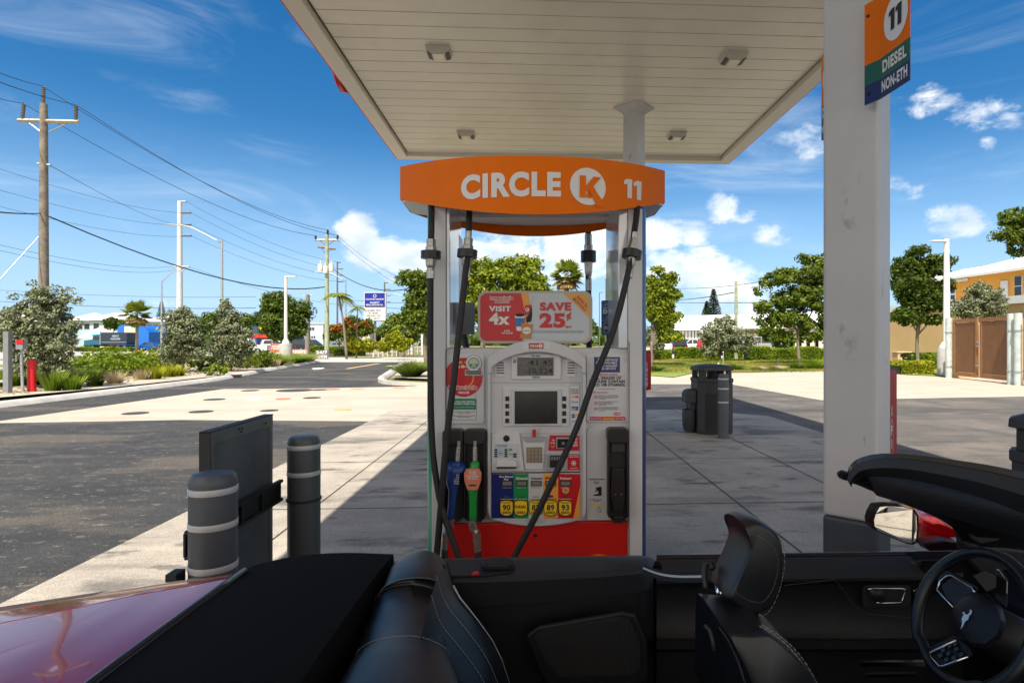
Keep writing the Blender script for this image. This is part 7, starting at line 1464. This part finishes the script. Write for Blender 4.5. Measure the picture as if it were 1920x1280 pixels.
b = MB(); b.poly([B.P(x, 0, z) for x, z in ((0, 0), (B.L, 0), (B.L, zt_ * .72), (B.L - .6, zt_ * .86), (B.L - 1.6, zt_ * .97), (B.L - 2.4, zt_), (.6, zt_), (.2, zt_ - .3), (0, zt_ - .7))], B.n * 8, mB); b.build('wall', B.root)
w_ = B.block('panel', B.X(234), B.X(257), -.12, -.02, zat(627, 100), zat(612, 100), mWhite, bevel=.1); B.block('panel_face', B.X(236), B.X(255), -.16, -.121, zat(626, 100), zat(614, 100), hx((.70, .58, .46)), w_)
B = Bld('blue_shop', 'dark blue shop with a red awning and a yellow sign left of the round tree', 'shop', 474, 88, 530, 88); B.block('wall', 0, B.L, 0, 8, 0, zat(612, 88), mat('shop_navy', (.02, .05, .16), .6)); B.block('sign_panel', B.X(486), B.X(503), -.15, -.03, zat(621, 88), zat(612.5, 88), mYel)
b = MB(); b.poly([B.P(B.X(480), -.05, zat(626, 88)), B.P(B.X(480), -1.8, zat(632, 88)), B.P(B.X(512), -1.8, zat(632, 88)), B.P(B.X(512), -.05, zat(626, 88))], (0, 0, -.08), mRed); b.build('awning', B.root); B.window(B.X(492), B.X(500), .4, 2.2, 0, 2); B.block('door', B.X(504), B.X(508), -.05, -.01, 0, 2.1, mDoorDark)
B = Bld('pale_building', 'pale blue two storey building behind the brown wooden pole', 'building', 556, 95, 606, 95); wl_ = hx((.62, .72, .78)); B.block('wall', 0, B.L, 0, 10, 0, zat(607, 95), wl_); B.block('parapet', -.2, B.L + .2, -.15, .2, zat(607, 95), zat(605.5, 95), mWhite)
B.window(B.X(580), B.X(590), zat(619, 95), zat(613, 95), 0, 2); B.window(B.X(564), B.X(569), zat(633, 95), zat(629.5, 95)); B.window(B.X(579), B.X(592), zat(634, 95), zat(629, 95), 0, 3)
B = Bld('pale_building', 'set back pale blue wing right of the pale two storey building', 'building', 604, 100, 622, 100); B.block('wall', .4, B.L, 0, 8, 0, zat(607.5, 100), wl_); B.window(B.X(612), B.X(615), zat(620, 100), zat(613, 100))
B = Bld('low_building', 'low cream building behind the flowering trees near the real estate sign', 'building', 625, 105, 690, 105); B.block('wall', 0, B.L, 0, 8, 0, 3.4, hx((.55, .52, .46))); B.roof('roof', 0, B.L, 0, 8, 3.4, 4.6, mRoofW, 2)
B = Bld('pink_tent', 'pink and white market tent behind the silver tree, left of the truck', 'tent', 143, 104, 186, 104); b = MB(); mt_ = hx((.78, .58, .55)); cx = B.L / 2; b.add([B.P(0, 0, 2.2), B.P(B.L, 0, 2.2), B.P(B.L, 6, 2.2), B.P(0, 6, 2.2), B.P(cx, 3, 4.2)], [(0, 1, 4), (1, 2, 4), (2, 3, 4), (3, 0, 4)], mt_); b.build('roof', B.root)
for x in (0, B.L): B.block('pole', x - .05, x + .05, 0, .1, 0, 2.2, mWhite)
B.block('side_cloth', 0, B.L, 5.9, 6, 0, 2.2, hx((.7, .5, .5)))
# roadside real estate sign
def estate_sign():
    D = 68; B = Bld('roadside_sign', 'tall blue and white roadside board on two columns, advertising real estate', 'sign', 683, D, 722.5, D); z = lambda v: zat(v, D)
    def q(name, u0, v0, u1, v1, y0, y1, m, par=None, **k): return B.block(name, B.X(u0), B.X(u1), y0, y1, z(v1), z(v0), m, par, **k)
    fr_ = q('board', 682.5, 548, 723, 602, 0, .5, mWhite, bevel=.03); bp = q('blue_panel', 684, 549, 721.5, 575.5, -.05, -.002, mat('estate_blue', (.008, .02, .30), .4)); wp_ = q('letter_panel', 684, 577, 721.5, 600.5, -.05, -.002, mLet)
    def tx(s_, u0, v0, u1, v1, m, par, y=-.08, bold=.03): b = MB(); text3(b, s_, B.P(B.X(u0), y, z(v1)), B.e * (B.X(u1) - B.X(u0)), (0, 0, z(v0) - z(v1)), m, bold); b.build('word', par)
    tx('COLDWELL BANKER', 686, 559.5, 720, 562.3, mLet, bp); tx('SCHMITT', 694, 565.7, 712, 568.6, mLet, bp); tx('REAL ESTATE CO.', 687, 570, 719, 573, mLet, bp)
    b = MB(); u, v = 703, 555; b.loft([[B.P(B.X(u + c * 3.4 * s_), -.08, z(v - s2 * 3.4 * s_)) for c, s2 in ((math.cos(a), math.sin(a)) for a in (2 * math.pi * k / 6 + .5 for k in range(6)))] for s_ in (1, .72)], mLet, caps=False); b.build('emblem', bp)
    tx('CELEBRATING', 687.5, 580, 714, 583.5, mInk, wp_, bold=.0); tx('70 YEARS', 691, 585, 710, 588.5, mInk, wp_, bold=.0); tx('SERVING THE', 688, 590, 714, 593.5, mInk, wp_, bold=.0); tx('FL  KEYS', 693, 595, 712, 598.5, mInk, wp_, bold=.0)
    for u in (690, 717):
        b = MB(); x = B.X(u); r = .17; p = B.P(x, .25, 0); b.tube([p, p + Vector((0, 0, z(602)))], .2, mWhite, 16); b.build('column', B.root, smooth=True, auto=50)
    q('middle_post', 700.5, 602, 703.5, 664, .2, .4, mWood); B.block('base', B.X(684), B.X(728), -.4, .8, 0, .55, mConcD, bevel=.04)
estate_sign()
# street furniture by the corner
def flat_sign(name, label, u0, v0, u1, v1, D, m, words, mw, back=None):
    c = dp((u0 + u1) / 2, 640, D); root = empty(name, (c.x, c.y, 0), label, 'sign'); o = Vector(root.location)
    b = MB(); P_ = [dp(u, v, D) - o for u, v in ((u0, v1), (u1, v1), (u1, v0), (u0, v0))]; b.poly(P_, (0, .04, 0), m); pn = b.build('panel', root)
    for (s_, a, b0, c_, d_) in words:
        b = MB(); g = [dp(u, v, D) - o + Vector((0, -.01, 0)) for u, v in ((a, d_), (c_, d_), (a, b0))]; text3(b, s_, g[0], g[1] - g[0], g[2] - g[0], mw, .04); b.build('word', pn)
    for p_ in (P_[0], P_[1]): b = MB(); q = Vector((p_.x, p_.y + .06, 0)); b.tube([q, Vector((q.x, q.y, p_.z + .2))], .025, mGalv, 6); b.build('leg', root)
    return root
flat_sign('pavement_sign', 'white 24/7 GYM lettering sign at the street corner', 591.5, 656, 615, 672.5, 50, mat('sign_grey_dark', (.10, .10, .11), .6), [('24/7', 593, 657.5, 614, 663.5), ('GYM', 595, 665.5, 613, 671.8)], mLet)
rs_ = flat_sign('pavement_sign', 'small red and white sign with an arrow left of the lamp post base', 507.5, 644, 528, 660, 44, mat('sign_red_pale', (.68, .14, .08), .5), [('FOOD', 509, 651.5, 526, 655)], mLet)
b = MB(); o = Vector(rs_.location); b.flat([dp(u, v, 43.96) - o for u, v in ((509, 648), (522, 648), (522, 646.3), (526.5, 649), (522, 651.5), (522, 650), (509, 650))], mLet); b.build('arrow', [c for c in kids(rs_) if c.name.startswith('panel')][0])
flat_sign('pavement_sign', 'long faded red banner sign behind the feathery grass by the driveway', 546, 655, 576, 664, 47, mat('banner_red', (.62, .22, .20), .6), [('LIGHTS', 550, 656.5, 573, 662.5)], mLet)
def pipe_fence(label, u0, v0, u1, v1, n, h, m, group='low white railings'):
    a, c = gnd(u0, v0), gnd(u1, v1); root = empty('white_railing', (a + c) / 2, label, 'railing', group); o = Vector(root.location)
    for k in range(n): p = a.lerp(c, k / (n - 1)) - o; b = MB(); b.box(p.x - .05, p.x + .05, p.y - .05, p.y + .05, 0, h, m); b.build('post', root)
    for z in (h * .45, h * .9): b = MB(); b.tube([a - o + Vector((0, 0, z)), c - o + Vector((0, 0, z))], .035, m, 4); b.build('rail', root)
pipe_fence('low white railing between the real estate sign and the gazebo', 700, 669, 790, 666, 12, 1.0, mWhite)
def gazebo():
    c = gnd(782, 664); root = empty('gazebo', c, 'small white gazebo with round columns just left of the pump', 'gazebo')
    for (x, y) in ((-.75, -.75), (.75, -.75), (.75, .75), (-.75, .75)): b = MB(); b.tube([(x, y, 0), (x, y, 3.0)], .16, mWhite, 14); b.build('column', root, smooth=True, auto=50)
    b = MB(); b.box(-1.1, 1.1, -1.1, 1.1, 3.0, 3.25, mWhite); b.build('entablature', root, bevel=.03)
    b = MB(); b.lathe([(1.05, 3.25), (1.0, 3.5), (.75, 3.85), (.35, 4.05), (.05, 4.12)], mWhite, n=24); b.build('dome', root, smooth=True, auto=50)
gazebo()
b = MB(); c = gnd(647.5, 662); o = c.copy(); b.tube([(0, 0, 0), (0, 0, 3.4)], .03, mGalv, 6); b.poly([(-.15, -.02, .6), (.18, -.02, .6), (.22, -.02, 2.8), (.05, -.02, 3.4), (-.12, -.02, 3.2)], (0, .02, 0), mat('flag_blue', (.10, .14, .50), .7, col2=(.6, .62, .7), vscale=3)); ff = b.build('feather_flag'); ff.location = o; tag(ff, 'narrow blue and white feather flag left of the small feather palm', 'flag')
# red bollard, gate post and rails at the far left
bollard(59.5, 16.4, .10, 'plain bright red bollard by the kerb at the far left', (), None, mat('bollard_red', (.62, .006, .01), .45), None, 1.0)
bollard(538, 60, .09, 'tiny yellow post beside the concrete lamp base in the distance', (), None, mYel, None, 1.0)
gpst = dp(14.5, 640, 15.9); gr = empty('gate_post', (gpst.x, gpst.y, 0), 'grey square post with rails and a red lens box at the left edge', 'gate post')
b = MB(); b.box(-.07, .07, -.07, .07, 0, 1.76, mat('post_grey', (.20, .21, .22), .6, var=.15)); b.build('post', gr, bevel=.008)
for (z, l_) in ((1.02, 3.0), (.76, 3.0), (.42, 3.0)): b = MB(); b.tube([(-.08, .02, z), (-l_, .15, z)], .04, mGalv, 8); b.build('rail', gr)
b = MB(); b.tube([(.19, .25, 0), (.17, .22, 1.0), (.2, .22, 1.45)], .035, mGalv, 8); b.build('side_post', gr); b = MB(); b.box(.10, .30, .10, .28, 1.28, 1.55, mat('lens_box', (.25, .25, .25), .5)); lb = b.build('lens_box', gr, bevel=.01); b = MB(); b.box(.15, .33, .08, .11, 1.44, 1.55, mRedS); b.build('lens', lb)
for (u, v, h_, m, lab) in ((1356, 692, .9, mGalv, 'thin grey stake on the verge above the waste bin'), (1347, 693, .3, mWhite, 'short white marker on the verge above the waste bin'), (1460, 688, .45, mIns, 'short dark stake on the verge beside the dry tuft')):
    p = gnd(u, v); b = MB(); b.tube([(0, 0, 0), (.01, 0, h_)], .03, m, 6); b.lathe([(.001, h_), (.05, h_ + .01), (.03, h_ + .06), (.001, h_ + .07)], m, n=8); o = b.build('stake'); o.location = p; tag(o, lab, 'stake')
# storm drain mouth in the left kerb
p = gnd(430, 708.5); b = MB(); b.box(-.45, .45, -.06, .12, .01, .135, mat('rust_iron', (.08, .035, .02), .8, var=.3)); b.box(-.40, .40, -.068, -.0605, .03, .11, mInk); o = b.build('storm_drain'); o.location = p; o.rotation_euler = (0, 0, R(22)); tag(o, 'rusty drain mouth in the kerb below the second silver tree', 'drain')
# ------------------------------------------------------------------ vehicles
mTyre = mat('tyre', (.015, .015, .015), .8); mRim = mat('wheel_rim', (.35, .35, .36), .35, metal=.8)
def wheel(root, x, y, r, w=.22):
    b = MB(); b.lathe([(r * .55, -w / 2), (r * .95, -w / 2), (r, -w / 3), (r, w / 3), (r * .95, w / 2), (r * .55, w / 2)], mTyre, (x, y, r), 22, 'y'); o = b.build('wheel', root, smooth=True, auto=40)
    b = MB(); b.lathe([(.02, -w / 2 - .01), (r * .5, -w / 2 - .005), (r * .62, -w / 2 + .03), (r * .62, w / 2 - .03), (r * .5, w / 2 + .005), (.02, w / 2 + .01)], mRim, (x, y, r), 12, 'y'); b.build('rim', o)
def vehicle(name, label, cat, uc, D, L_, kind, m, face=1, group=None, zoff=0.0, rz=0.0):
    p = dp(uc, 640, D); root = empty(name, (p.x, p.y, zoff), label, cat, group, rz); s = face; Wd = .88
    prof = {'sedan': ([(-.5, .35), (-.5, .62), (-.48, .86), (-.30, .95), (.18, .93), (.42, .80), (.495, .62), (.5, .35)], [(-.38, .93), (-.24, 1.36), (.04, 1.40), (.20, .92)], .32),
            'suv': ([(-.5, .42), (-.5, 1.0), (-.46, 1.08), (.22, 1.08), (.44, .98), (.495, .78), (.5, .42)], [(-.47, 1.07), (-.42, 1.72), (.02, 1.76), (.22, 1.07)], .38),
            'van': ([(-.5, .38), (-.5, .95), (-.46, 1.02), (.30, 1.0), (.46, .82), (.5, .6), (.5, .38)], [(-.48, 1.0), (-.43, 1.66), (.02, 1.74), (.16, 1.60), (.34, .99)], .34),
            'pickup': ([(-.5, .55), (-.5, 1.12), (-.12, 1.14), (.20, 1.14), (.46, 1.06), (.5, .85), (.5, .5)], [(-.13, 1.13), (-.11, 1.80), (.08, 1.84), (.21, 1.14)], .42)}[kind]
    body, cab, r = prof
    b = MB(); rings = []
    for (y, k, dz) in ((-Wd, .97, 0), (-Wd + .06, 1.0, .0), (Wd - .06, 1.0, .0), (Wd, .97, 0)): rings.append([Vector((x * L_ * s * k, y, z + dz)) for x, z in body])
    b.loft(rings, m); bd = b.build('body', root, smooth=True, auto=35)
    b = MB(); b.loft([[Vector((x * L_ * s, y, z)) for x, z in cab] if i in (0, 3) and False else [Vector((x * L_ * s, y * (1.0 if z < 1.2 else .84), z)) for x, z in cab] for i, y in enumerate((-Wd + .05, Wd - .05))], m); cb = b.build('cabin', root, smooth=True, auto=35)
    cx = sum(x for x, z in cab) / len(cab); cz = (min(z for x, z in cab) + max(z for x, z in cab)) / 2
    for sd in (-1, 1):
        b = MB(); b.flat([Vector(((cx + (x - cx) * .86) * L_ * s, sd * ((Wd - .05) * (1.0 if z < 1.2 else .84) + .012 + (.0 if z > 1.2 else -.02)), cz + (z - cz) * .76 + .01)) for x, z in cab], mGlassD); b.build('side_windows', cb)
        xm = (cx + .01) * L_ * s; b = MB(); b.box(xm - .04, xm + .04, sd * (Wd - .09) - .03, sd * (Wd - .09) + .03, min(z for x, z in cab) + .05, max(z for x, z in cab) - .06, m); b.build('pillar', cb)
    f_ = cab[-1]; g_ = cab[-2]; b = MB(); b.flat([Vector(((f_[0] + (g_[0] - f_[0]) * t_) * L_ * s + .015 * s, y * (1 - .16 * t_), f_[1] + (g_[1] - f_[1]) * t_ + .01)) for t_, y in ((.1, -.74), (.1, .74), (.9, .74), (.9, -.74))], mGlassD); b.build('windscreen', cb)
    for x in (-.31, .31):
        for sd in (-1, 1): wheel(root, x * L_ * s, sd * (Wd - .10), r)
    for sd in (-1, 1): b = MB(); b.box(.485 * L_ * s - .03, .485 * L_ * s + .04, sd * .62 - .14, sd * .62 + .14, body[-2][1] - .02, body[-2][1] + .12, mLet); b.build('headlight', root); b = MB(); b.box(-.5 * L_ * s - .02, -.5 * L_ * s + .04, sd * .68 - .10, sd * .68 + .10, .72, .92, mRedS); b.build('tail_light', root)
    return root
cW = mat('vehicle_white', (.76, .76, .75), .25, coat=.6); cK = mat('vehicle_black', (.012, .014, .018), .2, coat=.8); cB = mat('vehicle_blue', (.008, .08, .30), .2, coat=.8); cR = mat('vehicle_red', (.25, .01, .015), .2, coat=.8); cS = mat('vehicle_silver', (.48, .49, .50), .25, metal=.5, coat=.6)
G_C = 'parked cars behind the right hedge'
vehicle('parked_van', 'silver minivan parked behind the long hedge on the right', 'minivan', 1427, 56, 4.6, 'van', cS, 1, G_C, .25)
vehicle('parked_pickup', 'white pickup truck parked in front of the arcade columns', 'pickup truck', 1297, 72, 4.9, 'pickup', cW, -1, G_C)
vehicle('parked_pickup', 'white pickup truck cut by the tree just right of the pump', 'pickup truck', 1256, 76, 4.6, 'pickup', cW, -1, G_C)
vehicle('parked_car', 'dark red car between the white pickup and the silver tree', 'car', 1322, 68, 3.6, 'suv', cR, 1, G_C, 0, R(70))
vehicle('parked_car', 'black car between the two white pickups', 'car', 1273, 70, 3.6, 'suv', cK, 1, G_C, 0, R(80))
vehicle('parked_car', 'dark blue sedan partly behind the silver tree by the utility pole', 'car', 1335, 62, 4.0, 'sedan', cK, -1, G_C)
vehicle('parked_car', 'black roof of a car behind the silver minivan', 'car', 1421, 66, 4.3, 'suv', cK, 1, G_C, .1)
G_L = 'cars across the street on the left'
vehicle('parked_car', 'bright blue sedan under the fan palm beside the blue building', 'car', 278, 94, 3.6, 'sedan', cB, -1, G_L)
vehicle('parked_pickup', 'white pickup truck rear end beside the silver tree by the driveway', 'pickup truck', 462, 62, 5.0, 'pickup', cW, -1, G_L)
vehicle('parked_car', 'black sport utility car left of the brown wooden pole', 'car', 560, 80, 4.2, 'suv', cK, 1, G_L)
vehicle('parked_car', 'second black car right behind the brown wooden pole', 'car', 588, 78, 4.2, 'suv', cK, 1, G_L)
vehicle('parked_car', 'white car in front of the red awning shop', 'car', 518, 80, 4.0, 'suv', cW, 1, G_L, 0, R(30))
vehicle('parked_car', 'silver car between the flowering trees near the corner', 'car', 630, 84, 4.2, 'sedan', cS, -1, G_L)
def dump_truck():
    D = 92; p = dp(206, 640, D); root = empty('dump_truck', (p.x, p.y, 0), 'dark teal dump truck with a silver grille in front of the blue building', 'truck'); mT = mat('truck_teal', (.01, .10, .16), .25, coat=.7); mD = mat('truck_dark', (.015, .03, .05), .4)
    b = MB(); b.box(-3.3, 3.2, -.5, .5, .75, .95, mInk); b.build('chassis', root)
    b = MB(); b.poly([(-.6, -1.1, 1.0), (3.1, -1.1, 1.0), (3.3, -1.1, 1.2), (3.3, -1.1, 2.9), (-.6, -1.1, 2.9)], (0, 2.2, 0), mD); bd = b.build('tipper_body', root, bevel=.04)
    b = MB(); b.box(-.5, 3.2, -1.14, -1.101, 1.35, 1.42, mGalv); b.build('side_rail', bd); b = MB(); text3(b, 'HEAVY\nHAULING', (.9, -1.106, 1.75), (1.4, 0, 0), (0, 0, .75), mBlL, .02); b.build('door_words', bd)
    b = MB(); b.box(-1.9, -.65, -1.05, 1.05, .95, 2.5, mT); c_ = b.build('cab', root, bevel=.08); b = MB(); b.box(-1.7, -.9, -1.09, -1.051, 1.75, 2.35, mGlassD); b.build('side_window', c_); b = MB(); b.poly([(-2.15, -1.08, 2.35), (-.7, -1.08, 2.55), (-.7, -1.08, 2.68), (-1.9, -1.08, 2.62)], (0, 2.16, 0), mat('visor_teal', (.02, .35, .42), .3)); b.build('roof_visor', c_)
    b = MB(); b.poly([(-3.35, -.8, .9), (-1.88, -.9, .9), (-1.88, -.9, 1.85), (-3.35, -.8, 1.65)], (0, 1.65, 0), mT); h_ = b.build('bonnet', root, bevel=.06); b = MB(); b.box(-3.45, -3.36, -.75, .75, .65, 1.65, mat('grille_silver', (.6, .56, .48), .4, metal=.5)); b.build('grille', h_)
    b = MB(); b.box(-3.55, -3.46, -1.05, 1.05, .45, .75, mGalv); b.build('bumper', root); b = MB(); b.tube([(-.75, -1.0, 1.0), (-.75, -1.0, 3.1)], .07, mGalv, 10); b.build('exhaust', root)
    for x in (-2.7, 1.0, 1.95, 2.9):
        for y in (-.95, .95): wheel(root, x, y, .48, .3)
    for (x,) in ((-2.7,),): b = MB(); b.poly([(-3.3, -1.1, .85), (-3.05, -1.1, 1.12), (-2.4, -1.1, 1.12), (-2.1, -1.1, .85)], (0, .3, 0), mT); b.build('mudguard', root)
dump_truck()
# far-off woods closing the horizon
def treeline():
    n = 9000; a = rng.uniform(0, 1, n); ang = R(-75) + a * R(150); Rr = rng.uniform(190, 240, n); X = np.sin(ang) * Rr; Y_ = np.cos(ang) * Rr; hh = 4.5 + 2.2 * np.sin(ang * 23) + 1.5 * np.sin(ang * 61 + 1) + 1.0 * np.sin(ang * 140)
    P_ = np.stack([X, Y_, rng.uniform(0, 1, n) ** .7 * hh], 1); N_ = rand_dir(n) + np.array([0, -.6, .4]); N_ /= np.linalg.norm(N_, axis=1, keepdims=True); U = np.cross(N_, rand_dir(n)); U /= np.linalg.norm(U, axis=1, keepdims=True)
    o = quads('far_woods', P_, N_, U, 1.1, 1.6, rng.uniform(0, .8, n), LM['dark'], None); o['kind'] = 'stuff'; o['label'] = 'far off dark green woods along the horizon'
treeline()
def grass_stuff(name, label, poly_px, n, h, kind):
    P4 = [gnd(u, v) for u, v in poly_px]; xs = rng.uniform(0, 1, n); ys = rng.uniform(0, 1, n); A, B_, C_, D_ = [np.array(p) for p in P4]
    P_ = (A[None] * (1 - xs[:, None]) + B_[None] * xs[:, None]) * (1 - ys[:, None]) + (D_[None] * (1 - xs[:, None]) + C_[None] * xs[:, None]) * ys[:, None]; P_[:, 2] = .03 + h * .4
    U = np.stack([rng.uniform(-.5, .5, n), rng.uniform(-.5, .5, n), np.ones(n)], 1); U /= np.linalg.norm(U, axis=1, keepdims=True); N_ = np.cross(U, rand_dir(n)); N_ /= np.linalg.norm(N_, axis=1, keepdims=True)
    o = quads(name, P_, N_, U, .02, h * .5, np.clip(.5 + .5 * np.sin(P_[:, 0] * .9) * np.sin(P_[:, 1] * .5) + rng.uniform(-.3, .3, n), 0, 1), LM[kind], None); o['kind'] = 'stuff'; o['label'] = label
grass_stuff('verge_grass', 'short grass on the right verge', [(1195, 700), (1690, 698), (1560, 674), (1195, 674)], 26000, .10, 'turf')
# leaf litter and stones in the gravel bed
def pebbles():
    n = 2600; P4 = [np.array(gnd(u, v)) for u, v in ((0, 750), (560, 684), (560, 678), (0, 722))]; xs, ys = rng.uniform(0, 1, (2, n)); P_ = ((P4[0] * (1 - xs[:, None]) + P4[1] * xs[:, None]) * (1 - ys[:, None]) + (P4[3] * (1 - xs[:, None]) + P4[2] * xs[:, None]) * ys[:, None]); P_[:, 2] = .115
    N_ = rand_dir(n) * .4 + np.array([0, 0, 1.]); N_ /= np.linalg.norm(N_, axis=1, keepdims=True); U = np.cross(N_, rand_dir(n)); U /= np.linalg.norm(U, axis=1, keepdims=True)
    o = quads('bed_litter', P_, N_, U, .05, .06, rng.uniform(0, 1, n), LM['straw'], None); o['kind'] = 'stuff'; o['label'] = 'pale stones and dry leaves in the gravel bed'
pebbles()
